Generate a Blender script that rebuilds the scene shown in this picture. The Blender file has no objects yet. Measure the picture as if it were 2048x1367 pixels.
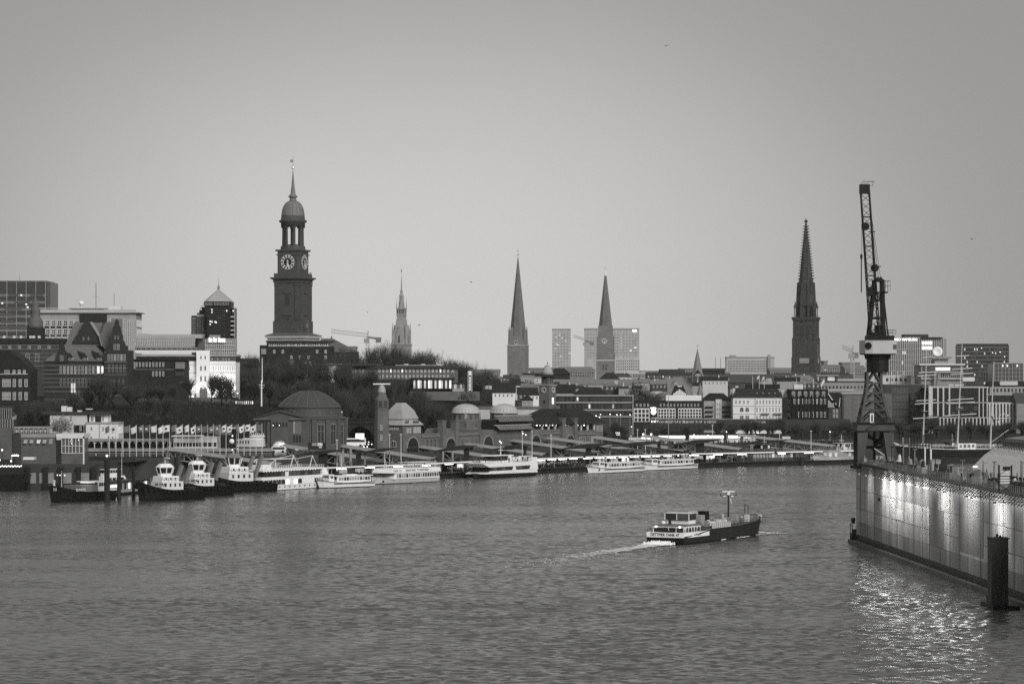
import bpy, math, random
import numpy as np
from mathutils import Vector, Matrix
random.seed(7)
RAD = math.radians
scene = bpy.context.scene
COL = scene.collection
# ------------------------------------------------------------------ camera
F, CAMZ, CX, HY = 5500.0, 36.0, 1024.0, 745.0     # focal length and horizon row in photo pixels, eye height in metres
cam_d = bpy.data.cameras.new('camera')
cam = bpy.data.objects.new('camera', cam_d); COL.objects.link(cam)
cam.location = (0, 0, CAMZ); cam.rotation_euler = (RAD(90), 0, 0)
cam_d.sensor_width = 36; cam_d.lens = F / 2048 * 36
cam_d.shift_y = (HY - 683.5) / 2048
cam_d.clip_start = 1; cam_d.clip_end = 40000
scene.camera = cam
# ------------------------------------------------------------------ sky, sun, exposure
SUN_AZ, SUN_EL = RAD(208), RAD(28.0)
world = bpy.data.worlds.new('World'); scene.world = world; world.use_nodes = True
nt = world.node_tree; nt.nodes.clear()
def nn(t, tp, **kw):
    n = t.nodes.new(tp)
    for k, v in kw.items(): setattr(n, k, v)
    return n
def math_n(t, op, a, b=None, c=None):
    n = nn(t, 'ShaderNodeMath', operation=op)
    for i, v in enumerate((a, b, c)):
        if v is None: continue
        if isinstance(v, (int, float)): n.inputs[i].default_value = v
        else: t.links.new(v, n.inputs[i])
    return n.outputs[0]
def ramp_n(t, fac, stops, interp='EASE'):
    n = nn(t, 'ShaderNodeValToRGB'); cr = n.color_ramp; cr.interpolation = interp
    while len(cr.elements) < len(stops): cr.elements.new(0.5)
    for e, (p, v) in zip(cr.elements, stops):
        e.position = p; e.color = (v, v, v, 1) if isinstance(v, (int, float)) else (*v, 1)
    t.links.new(fac, n.inputs[0]); return n.outputs[0]
tc = nn(nt, 'ShaderNodeTexCoord'); sx = nn(nt, 'ShaderNodeSeparateXYZ'); nt.links.new(tc.outputs['Generated'], sx.inputs[0])
az = math_n(nt, 'ARCTAN2', sx.outputs[0], sx.outputs[1])
el = math_n(nt, 'ARCSINE', sx.outputs[2])
az = math_n(nt, 'ADD', az, 0.032)
el2 = math_n(nt, 'MULTIPLY', math_n(nt, 'SUBTRACT', el, 0.020), 1.55)
ang = math_n(nt, 'SQRT', math_n(nt, 'ADD', math_n(nt, 'MULTIPLY', az, az), math_n(nt, 'MULTIPLY', el2, el2)))
ang = math_n(nt, 'DIVIDE', ang, 1.2)
glow = ramp_n(nt, ang, [(0.0, .56), (0.06, .52), (0.115, .405), (0.165, .295), (0.23, .25), (0.42, .28), (1.0, .32)], 'B_SPLINE')
sky = nn(nt, 'ShaderNodeTexSky', sky_type='NISHITA', sun_disc=False, sun_elevation=SUN_EL, sun_rotation=SUN_AZ, dust_density=5.0, air_density=1.5)
bw = nn(nt, 'ShaderNodeRGBToBW'); nt.links.new(sky.outputs[0], bw.inputs[0])
tot = math_n(nt, 'ADD', math_n(nt, 'MULTIPLY', glow, 10.0), math_n(nt, 'MULTIPLY', bw.outputs[0], 0.01))
cl = nn(nt, 'ShaderNodeTexNoise'); cl.inputs['Scale'].default_value = 7; cl.inputs['Detail'].default_value = 3
nt.links.new(tc.outputs['Generated'], cl.inputs['Vector'])
tot = math_n(nt, 'MULTIPLY', tot, math_n(nt, 'ADD', math_n(nt, 'MULTIPLY', cl.outputs[0], 0.10), 0.95))
tint = nn(nt, 'ShaderNodeCombineColor')
for i, k in enumerate((1.0, 0.993, 0.972)): nt.links.new(math_n(nt, 'MULTIPLY', tot, k), tint.inputs[i])
bg = nn(nt, 'ShaderNodeBackground'); bg.inputs[1].default_value = 0.1
nt.links.new(tint.outputs[0], bg.inputs[0])
wo = nn(nt, 'ShaderNodeOutputWorld'); nt.links.new(bg.outputs[0], wo.inputs[0])
sd = bpy.data.lights.new('sun', 'SUN'); sd.energy = 2.4; sd.angle = RAD(25); sd.color = (1, .99, .97)
so = bpy.data.objects.new('sun', sd); COL.objects.link(so); so.rotation_euler = (RAD(62), 0, RAD(28))
so.location = (0, 0, 400)
vs = scene.view_settings
scene.display_settings.display_device = 'sRGB'
vs.view_transform = 'Standard'; vs.look = 'None'; vs.exposure = 0.25; vs.gamma = 1.0; vs.use_curve_mapping = False
cy = scene.cycles
cy.max_bounces = 5; cy.diffuse_bounces = 2; cy.glossy_bounces = 3; cy.transmission_bounces = 3; cy.volume_bounces = 0
cy.transparent_max_bounces = 6; cy.use_denoising = False; cy.sample_clamp_indirect = .7; cy.use_adaptive_sampling = False
cy.caustics_reflective = False; cy.caustics_refractive = False

# ------------------------------------------------------------------ materials
MATS = {}
def mat(name, val, rough=.8, noise=.25, scale=.35, metal=0., spec=.16, stretch=(1, 1, 1), bump=0., rnd=0., emit=0., detail=5.):
    """procedural grey material: base value with noise weathering, optional per-object variation"""
    if name in MATS: return MATS[name]
    m = bpy.data.materials.new(name); m.use_nodes = True; t = m.node_tree
    b = t.nodes['Principled BSDF']
    b.inputs['Roughness'].default_value = rough; b.inputs['Metallic'].default_value = metal
    b.inputs['Specular IOR Level'].default_value = spec
    tcn = nn(t, 'ShaderNodeTexCoord'); mp = nn(t, 'ShaderNodeMapping'); mp.inputs['Scale'].default_value = stretch
    t.links.new(tcn.outputs['Object'], mp.inputs[0])
    no = nn(t, 'ShaderNodeTexNoise'); no.inputs['Scale'].default_value = scale; no.inputs['Detail'].default_value = detail
    no.inputs['Roughness'].default_value = .65
    t.links.new(mp.outputs[0], no.inputs['Vector'])
    f = math_n(t, 'ADD', math_n(t, 'MULTIPLY', math_n(t, 'SUBTRACT', no.outputs[0], .5), 2 * noise * 1.6), 1.0)
    if rnd:
        oi = nn(t, 'ShaderNodeObjectInfo')
        f = math_n(t, 'MULTIPLY', f, math_n(t, 'ADD', math_n(t, 'MULTIPLY', oi.outputs['Random'], 2 * rnd), 1 - rnd))
    v = math_n(t, 'MAXIMUM', math_n(t, 'MULTIPLY', f, val), 0.002)
    cc = nn(t, 'ShaderNodeCombineColor')
    for i in range(3): t.links.new(v, cc.inputs[i])
    t.links.new(cc.outputs[0], b.inputs['Base Color'])
    if bump:
        bn = nn(t, 'ShaderNodeBump'); bn.inputs['Strength'].default_value = .6; bn.inputs['Distance'].default_value = bump
        t.links.new(no.outputs[0], bn.inputs['Height']); t.links.new(bn.outputs[0], b.inputs['Normal'])
    if emit:
        b.inputs['Emission Color'].default_value = (1, .985, .95, 1); b.inputs['Emission Strength'].default_value = emit
        m.cycles.emission_sampling = 'NONE' if name != 'canopy_tube' else 'FRONT_BACK'
        if noise:
            t.links.new(math_n(t, 'MULTIPLY', math_n(t, 'MAXIMUM', f, .15), emit), b.inputs['Emission Strength'])
    MATS[name] = m; return m
def brickmat(name, val, bscale=1.0, mortar=1.6):
    m = mat(name, val, .9, .3, .25)
    t = m.node_tree; b = t.nodes['Principled BSDF']
    br = nn(t, 'ShaderNodeTexBrick'); br.inputs['Scale'].default_value = bscale
    tcn = nn(t, 'ShaderNodeTexCoord'); mp = nn(t, 'ShaderNodeMapping'); mp.inputs['Rotation'].default_value = (RAD(90), 0, 0)
    t.links.new(tcn.outputs['Object'], mp.inputs[0]); t.links.new(mp.outputs[0], br.inputs['Vector'])
    br.inputs['Color1'].default_value = (.85,) * 3 + (1,); br.inputs['Color2'].default_value = (1.15,) * 3 + (1,); br.inputs['Mortar'].default_value = (mortar,) * 3 + (1,)
    br.inputs['Mortar Size'].default_value = .015
    lk = b.inputs['Base Color'].links[0].from_socket
    mx = nn(t, 'ShaderNodeMix', data_type='RGBA', blend_type='MULTIPLY'); mx.inputs[0].default_value = 1
    t.links.new(lk, mx.inputs[6]); t.links.new(br.outputs[0], mx.inputs[7]); t.links.new(mx.outputs[2], b.inputs['Base Color'])
    return m
BRICK = brickmat('brick', .047, .8); BRICKD = brickmat('brick_dark', .022, .8); BRICKL = brickmat('brick_light', .17, .8)
STONE = mat('stone', .21, .9, .3, .3, bump=.1); STONED = mat('stone_dark', .12, .9, .35, .3, bump=.1); STONEL = mat('stone_light', .34, .85, .2, .3)
CONC = mat('concrete', .26, .9, .25, .2); CONCL = mat('concrete_light', .42, .85, .2, .2); CONCD = mat('concrete_dark', .045, .9, .35, .15)
PLAST = mat('plaster', .50, .8, .15, .15); PLASTW = mat('plaster_white', .72, .8, .12, .12); PLASTG = mat('plaster_grey', .3, .85, .2, .15)
ROOF = mat('roof_tile', .055, .85, .25, .5, stretch=(1, 1, 3), rnd=.2); ROOFD = mat('roof_slate', .018, .7, .3, .4, rnd=.2); ROOFL = mat('roof_copper', .32, .6, .2, .5, stretch=(1.5, 1.5, .15))
ROOFM = mat('roof_metal_mid', .17, .6, .25, .5, stretch=(2, 2, .15)); COPD = mat('copper_dark', .10, .6, .3, .7, stretch=(2, 2, .15))
WHITE = mat('white_paint', .78, .45, .10, .25, spec=.4); OFFW = mat('offwhite_paint', .60, .5, .12, .25); GREYP = mat('grey_paint', .28, .5, .2, .3); MIDP = mat('mid_paint', .16, .5, .25, .3)
DARKP = mat('dark_paint', .02, .5, .3, .3); BLACKP = mat('black_paint', .007, .45, .3, .4); STEEL = mat('steel', .22, .5, .3, .5, metal=.3); STEELD = mat('steel_dark', .03, .6, .4, .6)
RUST = mat('weathered_steel', .16, .7, .45, .5, stretch=(1, 1, .25), bump=.03)
GD = mat('glass_dark', .02, .08, 0, 1, spec=.6); GM = mat('glass_mid', .07, .15, .3, .4, spec=.7); GL = mat('glass_bright', .30, .2, .35, .3, spec=.6)
LIT = mat('lit_window', .5, .5, .35, .6, emit=.8); LITD = mat('lit_window_dim', .4, .5, .4, .5, emit=.28); LAMP = mat('lamp_glow', .8, .5, 0, 1, emit=2.8); TUBE = mat('tube_light', .8, .5, 0, 1, emit=1.15); SIGN = mat('sign_light', .8, .5, 0, 1, emit=1.5)
GROUND = mat('soil', .045, .95, .4, .06); PAVE = mat('paving', .045, .9, .3, .1); GRASSY = mat('hill_turf', .012, .95, .5, .12, bump=.4)
WOOD = mat('bark', .018, .95, .4, .8); TWIG = mat('twigs', .06, .95, .3, .3); LEAF = mat('evergreen_leaves', .02, .9, .4, .5)
SKIN = mat('skin', .35, .7, 0, 1); FLAGP = mat('flag_cloth', .62, .8, .2, 1.0, rnd=.15); FLAGD = mat('flag_cloth_dark', .12, .8, .4, 1.0, rnd=.4)

# ------------------------------------------------------------------ geometry helpers
def W(px, py, D): return Vector(((px - CX) / F * D, D, CAMZ - (py - HY) / F * D))     # photo pixel at a known distance -> metres
def wd(py, z=0.): return (CAMZ - z) * F / (py - HY)                                   # distance of a point at height z seen at row py
class MB:
    def __init__(s): s.v = []; s.f = []; s.m = []
    def add(s, vs, fs, mi=0):
        o = len(s.v); s.v += [tuple(p) for p in vs]; s.f += [tuple(i + o for i in f) for f in fs]; s.m += [mi] * len(fs); return s
    def box(s, x0, x1, y0, y1, z0, z1, mi=0):
        return s.add([(x0, y0, z0), (x1, y0, z0), (x1, y1, z0), (x0, y1, z0), (x0, y0, z1), (x1, y0, z1), (x1, y1, z1), (x0, y1, z1)],
                     [(0, 1, 5, 4), (1, 2, 6, 5), (2, 3, 7, 6), (3, 0, 4, 7), (4, 5, 6, 7), (3, 2, 1, 0)], mi)
    def cyl(s, x, y, z0, z1, r0, r1=None, n=10, mi=0, a0=0.):
        r1 = r0 if r1 is None else r1
        vs = [(x + r0 * math.cos(a0 + 2 * math.pi * i / n), y + r0 * math.sin(a0 + 2 * math.pi * i / n), z0) for i in range(n)]
        vs += [(x + r1 * math.cos(a0 + 2 * math.pi * i / n), y + r1 * math.sin(a0 + 2 * math.pi * i / n), z1) for i in range(n)]
        return s.add(vs, [(i, (i + 1) % n, n + (i + 1) % n, n + i) for i in range(n)] + [tuple(range(n - 1, -1, -1)), tuple(range(n, 2 * n))], mi)
    def lathe(s, prof, x=0, y=0, n=16, mi=0, a0=0., ys=1.):
        k = len(prof); vs = []
        for r, z in prof:
            vs += [(x + r * math.cos(a0 + 2 * math.pi * i / n), y + ys * r * math.sin(a0 + 2 * math.pi * i / n), z) for i in range(n)]
        fs = [(j * n + i, j * n + (i + 1) % n, (j + 1) * n + (i + 1) % n, (j + 1) * n + i) for j in range(k - 1) for i in range(n)]
        fs += [tuple(range(n - 1, -1, -1)), tuple(range((k - 1) * n, k * n))]
        return s.add(vs, fs, mi)
    def beam(s, p, q, w, h=None, mi=0):
        p = Vector(p); q = Vector(q); d = q - p
        if d.length < 1e-6: return s
        h = h or w; d.normalize(); up = Vector((0, 0, 1)) if abs(d.z) < .95 else Vector((0, 1, 0))
        a = d.cross(up).normalized() * (w / 2); b = a.cross(d).normalized() * (h / 2)
        vs = [p - a - b, p + a - b, p + a + b, p - a + b, q - a - b, q + a - b, q + a + b, q - a + b]
        return s.add(vs, [(0, 1, 5, 4), (1, 2, 6, 5), (2, 3, 7, 6), (3, 0, 4, 7), (4, 5, 6, 7), (3, 2, 1, 0)], mi)
    def prism(s, poly, y0, y1, mi=0):          # polygon in x,z pulled along y
        n = len(poly); vs = [(x, y0, z) for x, z in poly] + [(x, y1, z) for x, z in poly]
        return s.add(vs, [tuple(range(n)), tuple(range(2 * n - 1, n - 1, -1))] + [(i, n + i, n + (i + 1) % n, (i + 1) % n) for i in range(n)], mi)
    def prismz(s, poly, z0, z1, mi=0, k=1., c=(0, 0)):
        n = len(poly); vs = [(x, y, z0) for x, y in poly] + [(c[0] + (x - c[0]) * k, c[1] + (y - c[1]) * k, z1) for x, y in poly]
        return s.add(vs, [tuple(range(n - 1, -1, -1)), tuple(range(n, 2 * n))] + [(i, (i + 1) % n, n + (i + 1) % n, n + i) for i in range(n)], mi)
    def prismx(s, poly, x0, x1, mi=0):         # polygon in y,z pulled along x
        n = len(poly); vs = [(x0, y, z) for y, z in poly] + [(x1, y, z) for y, z in poly]
        return s.add(vs, [tuple(range(n)), tuple(range(2 * n - 1, n - 1, -1))] + [(i, n + i, n + (i + 1) % n, (i + 1) % n) for i in range(n)], mi)
    def hip(s, x0, x1, y0, y1, z0, z1, rx0, rx1, ry=None, ry1=None, mi=0):
        ry = (y0 + y1) / 2 if ry is None else ry; ry1 = ry + .02 if ry1 is None else ry1
        return s.add([(x0, y0, z0), (x1, y0, z0), (x1, y1, z0), (x0, y1, z0), (rx0, ry, z1), (rx1, ry, z1), (rx1, ry1, z1), (rx0, ry1, z1)],
                     [(0, 1, 5, 4), (1, 2, 6, 5), (2, 3, 7, 6), (3, 0, 4, 7), (4, 5, 6, 7), (3, 2, 1, 0)], mi)
    def ball(s, x, y, z, r, n=10, mi=0, zs=1.):
        k = 6; return s.lathe([(max(r * math.sin(math.pi * j / k), .01 * r), z - zs * r * math.cos(math.pi * j / k)) for j in range(k + 1)], x, y, n, mi)
    def loft(s, rings, mis=None, cap=True):
        n = len(rings[0]); vs = [p for r in rings for p in r]; o = len(s.v); s.v += [tuple(p) for p in vs]
        for j in range(len(rings) - 1):
            for i in range(n):
                s.f.append((o + j * n + i, o + j * n + (i + 1) % n, o + (j + 1) * n + (i + 1) % n, o + (j + 1) * n + i)); s.m.append(mis[i] if mis else 0)
        if cap:
            for j in (0, len(rings) - 1):
                s.f.append(tuple(o + j * n + i for i in range(n))); s.m.append(mis[0] if mis else 0)
        return s
    def mesh(s, name, mats, smooth=False):
        me = bpy.data.meshes.new(name); me.from_pydata(s.v, [], s.f)
        for m in (mats if isinstance(mats, (list, tuple)) else [mats]): me.materials.append(m)
        if any(s.m): me.polygons.foreach_set('material_index', s.m)
        if smooth: me.polygons.foreach_set('use_smooth', [True] * len(me.polygons))
        me.update(); return me
    def build(s, name, mats, parent=None, smooth=False, loc=None, rz=0., kind=None):
        return put(name, s.mesh(name, mats, smooth), parent, loc, rz, kind)
def put(name, me, parent=None, loc=None, rz=0., kind=None, sc=None):
    o = bpy.data.objects.new(name, me); COL.objects.link(o)
    if parent is not None: o.parent = parent
    if loc is not None: o.location = loc
    if rz: o.rotation_euler = (0, 0, rz)
    if sc is not None: o.scale = sc
    if kind: o['kind'] = kind
    return o
def tag(o, label, cat, group=None):
    o['label'] = label; o['category'] = cat
    if group: o['group'] = group
    return o
def thing(name, label, cat, loc, rz=0., group=None):
    o = bpy.data.objects.new(name, None); COL.objects.link(o); o.location = loc; o.rotation_euler = (0, 0, rz); o.empty_display_size = .5
    return tag(o, label, cat, group)
ORD = ['first', 'second', 'third', 'fourth', 'fifth', 'sixth', 'seventh', 'eighth', 'ninth', 'tenth', 'eleventh', 'twelfth', 'thirteenth', 'fourteenth', 'fifteenth', 'sixteenth', 'seventeenth', 'eighteenth', 'nineteenth', 'twentieth', 'twenty-first', 'twenty-second', 'twenty-third', 'twenty-fourth', 'twenty-fifth', 'twenty-sixth', 'twenty-seventh', 'twenty-eighth', 'twenty-ninth', 'thirtieth']
# lettering: default font turned into mesh, made before the scene fills up
TXT = {}
def text_mesh(s):
    if s in TXT: return TXT[s]
    if s[0] == '~':                     # lettering too small to read in the photo: strokes of the same rhythm, no words
        b = MB(); q = random.Random(len(s)); n = len(s) - 1; c = 1. / n
        for i, ch in enumerate(s[1:]):
            x = -.5 + i * c
            if ch == ' ': continue
            h = 1. if ch == 'X' else .78
            b.box(x + .04 * c, x + .36 * c, -.04, .04, 0, h); k = q.random()
            if k < .7: b.box(x + .36 * c, x + .86 * c, -.04, .04, h - .24, h)
            if k > .3: b.box(x + .6 * c, x + .9 * c, -.035, .035, 0, h - .24 if k < .7 else h)
            if k < .5: b.box(x + .36 * c, x + .6 * c, -.03, .03, 0, .2)
        TXT[s] = b.mesh('lettering', WHITE); return TXT[s]
    cu = bpy.data.curves.new('lettering', 'FONT'); cu.body = s; cu.extrude = .04; cu.align_x = 'CENTER'; cu.resolution_u = 3
    o = bpy.data.objects.new('lettering', cu); COL.objects.link(o)
    dg = bpy.context.evaluated_depsgraph_get(); me = bpy.data.meshes.new_from_object(o.evaluated_get(dg))
    bpy.data.objects.remove(o); bpy.data.curves.remove(cu)
    vs = [v.co.copy() for v in me.vertices]; x0 = min(v.x for v in vs); x1 = max(v.x for v in vs); y0 = min(v.y for v in vs); y1 = max(v.y for v in vs)
    for v in me.vertices: v.co = ((v.co.x - (x0 + x1) / 2) / (x1 - x0), -v.co.z, (v.co.y - y0) / (y1 - y0))
    TXT[s] = me; return me
for s_ in ('DETTMER TANK 47', 'TRBO HAMBURG', 'H', 'BUNKER', 'P & A', 'A'): text_mesh(s_)
def lettering(s, w, h, m, parent, loc, rz=0.):
    me = text_mesh(s).copy(); me.materials.clear(); me.materials.append(m)
    return put('lettering', me, parent, loc, rz, sc=(w, 1, h))
# windows: one mesh per size and style, shared by all alike
WIN = {}
def win_mesh(w, h, style, fr, gl):
    k = (round(w, 2), round(h, 2), style, fr.name, gl.name)
    if k in WIN: return WIN[k]
    b = MB(); t = min(.16, w * .16, h * .16); a = w / 2
    if style == 'arch':
        n = 6; pts = [(-a, 0), (a, 0)] + [(a * math.cos(math.pi * i / n), h - a + a * math.sin(math.pi * i / n)) for i in range(n + 1)]
        b.prism(pts, -.05, 0, 0); i2 = [(x * (1 - t / a), t + z * (h - 2 * t) / h) for x, z in pts]; b.prism(i2, -.09, -.052, 1)
        b.box(-t / 3, t / 3, -.13, -.092, t, h - t, 0)
    elif style == 'pane':
        b.box(-a, a, -.06, 0, 0, h, 1)
    else:
        b.box(-a, a, -.05, 0, 0, h, 1)
        b.box(-a, -a + t, -.16, -.052, 0, h, 0); b.box(a - t, a, -.16, -.052, 0, h, 0); b.box(-a + t, a - t, -.16, -.052, 0, t, 0); b.box(-a + t, a - t, -.16, -.052, h - t, h, 0)
        if style in ('cross', 'tee'):
            b.box(-t / 3, t / 3, -.13, -.054, t, h - t, 0)
            zz = h * (.5 if style == 'cross' else .66); b.box(-a + t, a - t, -.135, -.055, zz - t / 3, zz + t / 3, 0)
        if style == 'mull':
            b.box(-t / 3, t / 3, -.13, -.054, t, h - t, 0)
        if style == 'sill': b.box(-a - .15, a + .15, -.3, -.165, -.2, 0, 0)
    WIN[k] = b.mesh('window', [fr, gl]); return WIN[k]
def pick(gl):
    if not isinstance(gl, (list, tuple)): return gl
    r = random.random() * sum(p for _, p in gl)
    for g, p in gl:
        r -= p
        if r <= 0: return g
    return gl[0][0]
GMIX = [(GD, 6), (GM, 4), (LITD, .4), (LIT, .25)]; GDARK = [(GD, 8), (GM, 3)]; GBR = [(GM, 3), (GL, 4), (GD, 2)]
def winrow(parent, x0, x1, z0, z1, nx, ny, fw, fh, style='cross', fr=OFFW, gl=GMIX, y=0., face='F', skip=0., name='window'):
    """grid of window objects on a wall: F front (facing -y), R / L side walls (x0..x1 are then y values and y the wall's x), B back"""
    cw = (x1 - x0) / nx; ch = (z1 - z0) / ny
    for j in range(ny):
        for i in range(nx):
            if skip and random.random() < skip: continue
            me = win_mesh(cw * fw, ch * fh, style, fr, pick(gl)); c = x0 + (i + .5) * cw; z = z0 + (j + (1 - fh) / 2) * ch
            if face == 'F': put(name, me, parent, (c, y, z))
            elif face == 'B': put(name, me, parent, (c, y, z), math.pi)
            elif face == 'R': put(name, me, parent, (y, c, z), math.pi / 2)
            else: put(name, me, parent, (y, c, z), -math.pi / 2)
class Bld:
    """a building whose front is drawn in photo pixels at distance D; root Empty at its base"""
    def __init__(s, name, label, cat, pxc, pyb, D, rot=0., group=None):
        s.s = F / D; s.pxc = pxc; s.pyb = pyb; s.D = D; s.c = math.cos(rot)
        s.root = thing(name, label, cat, W(pxc, pyb, D), rot, group); s.name = name
    def X(s, px): return (px - s.pxc) / s.s / s.c
    def Z(s, py): return (s.pyb - py) / s.s
    def box(s, part, m, px0, px1, py0, py1, y0, y1, parent=None):
        return MB().box(s.X(px0), s.X(px1), y0, y1, s.Z(py1), s.Z(py0)).build(part, m, parent or s.root)
    def boxes(s, part, m, lst, parent=None, kind=None):
        b = MB()
        for px0, px1, py0, py1, y0, y1 in lst: b.box(s.X(px0), s.X(px1), y0, y1, s.Z(py1), s.Z(py0))
        return b.build(part, m, parent or s.root, kind=kind)
    def wins(s, px0, px1, py0, py1, nx, ny, fw=.55, fh=.6, style='cross', fr=OFFW, gl=GMIX, y=0., skip=0., parent=None):
        winrow(parent or s.root, s.X(px0), s.X(px1), s.Z(py1), s.Z(py0), nx, ny, fw, fh, style, fr, gl, y, 'F', skip)
    def swins(s, face, px, y0, y1, py0, py1, nx, ny, fw=.5, fh=.6, style='cross', fr=OFFW, gl=GMIX, parent=None):
        winrow(parent or s.root, y0, y1, s.Z(py1), s.Z(py0), nx, ny, fw, fh, style, fr, gl, s.X(px), face)
    def hip(s, part, m, px0, px1, pyT, pyE, y0, y1, r0, r1, ry=None, ry1=None, parent=None):
        return MB().hip(s.X(px0), s.X(px1), y0, y1, s.Z(pyE), s.Z(pyT), s.X(r0), s.X(r1), ry, ry1).build(part, m, parent or s.root)
    def poly(s, part, m, pts, y0, y1, parent=None):
        return MB().prism([(s.X(a), s.Z(b)) for a, b in pts], y0, y1).build(part, m, parent or s.root)
    def text(s, t, m, px0, px1, py0, py1, y=-.1):
        return lettering(t, s.X(px1) - s.X(px0), (py1 - py0) / s.s, m, s.root, (s.X((px0 + px1) / 2), y, s.Z(py1)))
def copy_tree(o, parent=None, loc=None, rz=None, label=None, group=None, sc=None):
    c = o.copy(); COL.objects.link(c); c.parent = parent
    if loc is not None: c.location = loc
    if rz is not None: c.rotation_euler = (0, 0, rz)
    if sc is not None: c.scale = sc
    if label: c['label'] = label
    if group: c['group'] = group
    for ch in o.children: copy_tree(ch, c)
    return c

# ------------------------------------------------------------------ ground, quay and water
QX = [-9000, -300, -128, -124, -95, -60, 0, 60, 120, 160, 300, 900, 9000]
QY = [836, 836, 842, 905, 930, 948, 1018, 1088, 1136, 1146, 1160, 1200, 1300]
def quay(x): return float(np.interp(x, QX, QY))
def sst(a, b, x):
    t = np.clip((x - a) / (b - a), 0, 1); return t * t * (3 - 2 * t)
def ground_z(x, y):
    v = y - np.interp(x, QX, QY)
    front = np.interp(x, [-260, -130, -120, -60, -20], [120, 120, 75, 95, 105])
    h = 16.5 * sst(front, front + 62, v) * (1 - sst(-34, 18, x - (y - 1130) * .12))
    h = h + 4.0 * sst(210, 420, v) * (1 - sst(-60, 60, x)) + 2.5 * sst(120, 500, v)
    return 7.2 + h
xs = np.concatenate([[-9000, -4500, -2000, -1000, -500], np.arange(-300, 321, 6.0), [400, 520, 700, 1000, 2000, 4500, 9000]])
vsn = np.concatenate([np.arange(0, 330, 6.0), [340, 370, 420, 500, 650, 900, 1300, 2000, 2800, 3700]])
gx, gv = np.meshgrid(xs, vsn); gy = np.interp(gx, QX, QY) + gv; gz = ground_z(gx, gy)
nx_, ny_ = len(xs), len(vsn)
b = MB(); b.v = list(zip(gx.ravel().tolist(), gy.ravel().tolist(), gz.ravel().tolist()))
b.f = [(j * nx_ + i, j * nx_ + i + 1, (j + 1) * nx_ + i + 1, (j + 1) * nx_ + i) for j in range(ny_ - 1) for i in range(nx_ - 1)]
b.m = [0 if vsn[j] < 60 or vsn[j] > 420 else 1 for j in range(ny_ - 1) for i in range(nx_ - 1)]
o = b.build('ground', [PAVE, GRASSY], smooth=True, kind='structure')
b = MB()
for i in range(len(QX) - 1):
    b.add([(QX[i], QY[i], -4), (QX[i + 1], QY[i + 1], -4), (QX[i + 1], QY[i + 1], 7.9), (QX[i], QY[i], 7.9), (QX[i], QY[i] + 1.2, 7.9), (QX[i + 1], QY[i + 1] + 1.2, 7.9), (QX[i + 1], QY[i + 1] + 1.2, 7), (QX[i], QY[i] + 1.2, 7)], [(0, 1, 2, 3), (3, 2, 5, 4), (4, 5, 6, 7)])
b.build('quay_wall', CONCD, kind='structure')
# water: displaced sheet in front, flat sheet around
def water_material():
    m = bpy.data.materials.new('river_water'); m.use_nodes = True; t = m.node_tree; p = t.nodes['Principled BSDF']
    p.inputs['Base Color'].default_value = (.060, .060, .058, 1); p.inputs['Roughness'].default_value = .16; p.inputs['IOR'].default_value = 1.33
    p.inputs['Specular IOR Level'].default_value = .9
    g = nn(t, 'ShaderNodeNewGeometry')
    def noise(scale, st, detail=3., dist=0.):
        mp = nn(t, 'ShaderNodeMapping'); mp.inputs['Scale'].default_value = st; t.links.new(g.outputs['Position'], mp.inputs[0])
        n = nn(t, 'ShaderNodeTexNoise'); n.inputs['Scale'].default_value = scale; n.inputs['Detail'].default_value = detail; n.inputs['Distortion'].default_value = dist
        t.links.new(mp.outputs[0], n.inputs['Vector']); return n.outputs[0]
    big = ramp_n(t, noise(.014, (.45, 1.6, 1), 4., .9), [(.38, .25), (.50, .75), (.62, 1.15)])
    dash = ramp_n(t, noise(.72, (.75, 1.15, 1), 6., .5), [(.49, 0.), (.58, .5), (.70, 1.1)])
    dash = math_n(t, 'ADD', dash, ramp_n(t, noise(.17, (.65, 1.1, 1), 5., .7), [(.54, 0.), (.64, .2), (.76, .45)]))
    fine = noise(1.5, (.8, 1.2, 1), 3., .2); side = noise(.7, (1, 1, 1), 3., .2)
    k = math_n(t, 'ADD', math_n(t, 'MULTIPLY', math_n(t, 'MULTIPLY', dash, big), .8), math_n(t, 'MULTIPLY', math_n(t, 'SUBTRACT', fine, .44), .17))
    off = nn(t, 'ShaderNodeCombineXYZ'); t.links.new(math_n(t, 'MULTIPLY', math_n(t, 'SUBTRACT', side, .5), .30), off.inputs[0]); t.links.new(math_n(t, 'MULTIPLY', k, -1.), off.inputs[1])
    va = nn(t, 'ShaderNodeVectorMath', operation='ADD'); t.links.new(g.outputs['Normal'], va.inputs[0]); t.links.new(off.outputs[0], va.inputs[1])
    vn = nn(t, 'ShaderNodeVectorMath', operation='NORMALIZE'); t.links.new(va.outputs[0], vn.inputs[0]); t.links.new(vn.outputs[0], p.inputs['Normal'])
    return m
WATER = water_material()
rng = np.random.default_rng(3)
rows = np.linspace(1405, 922, 640); ncol = 470
Dr = CAMZ * F / (rows - HY); pxs = np.linspace(-140, 2190, ncol)
Xg = (pxs[None, :] - CX) / F * Dr[:, None]; Yg = np.repeat(Dr[:, None], ncol, 1)
sp = np.maximum(np.abs(np.gradient(Dr)), (pxs[1] - pxs[0]) / F * Dr)[:, None]
patch = .55 + .6 * (0.5 + .5 * np.sin(Xg * .021 + Yg * .013 + 1.3 * np.sin(Yg * .02))) * (.6 + .4 * np.sin(Yg * .05 - Xg * .008))
Zg = np.zeros_like(Xg)
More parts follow.
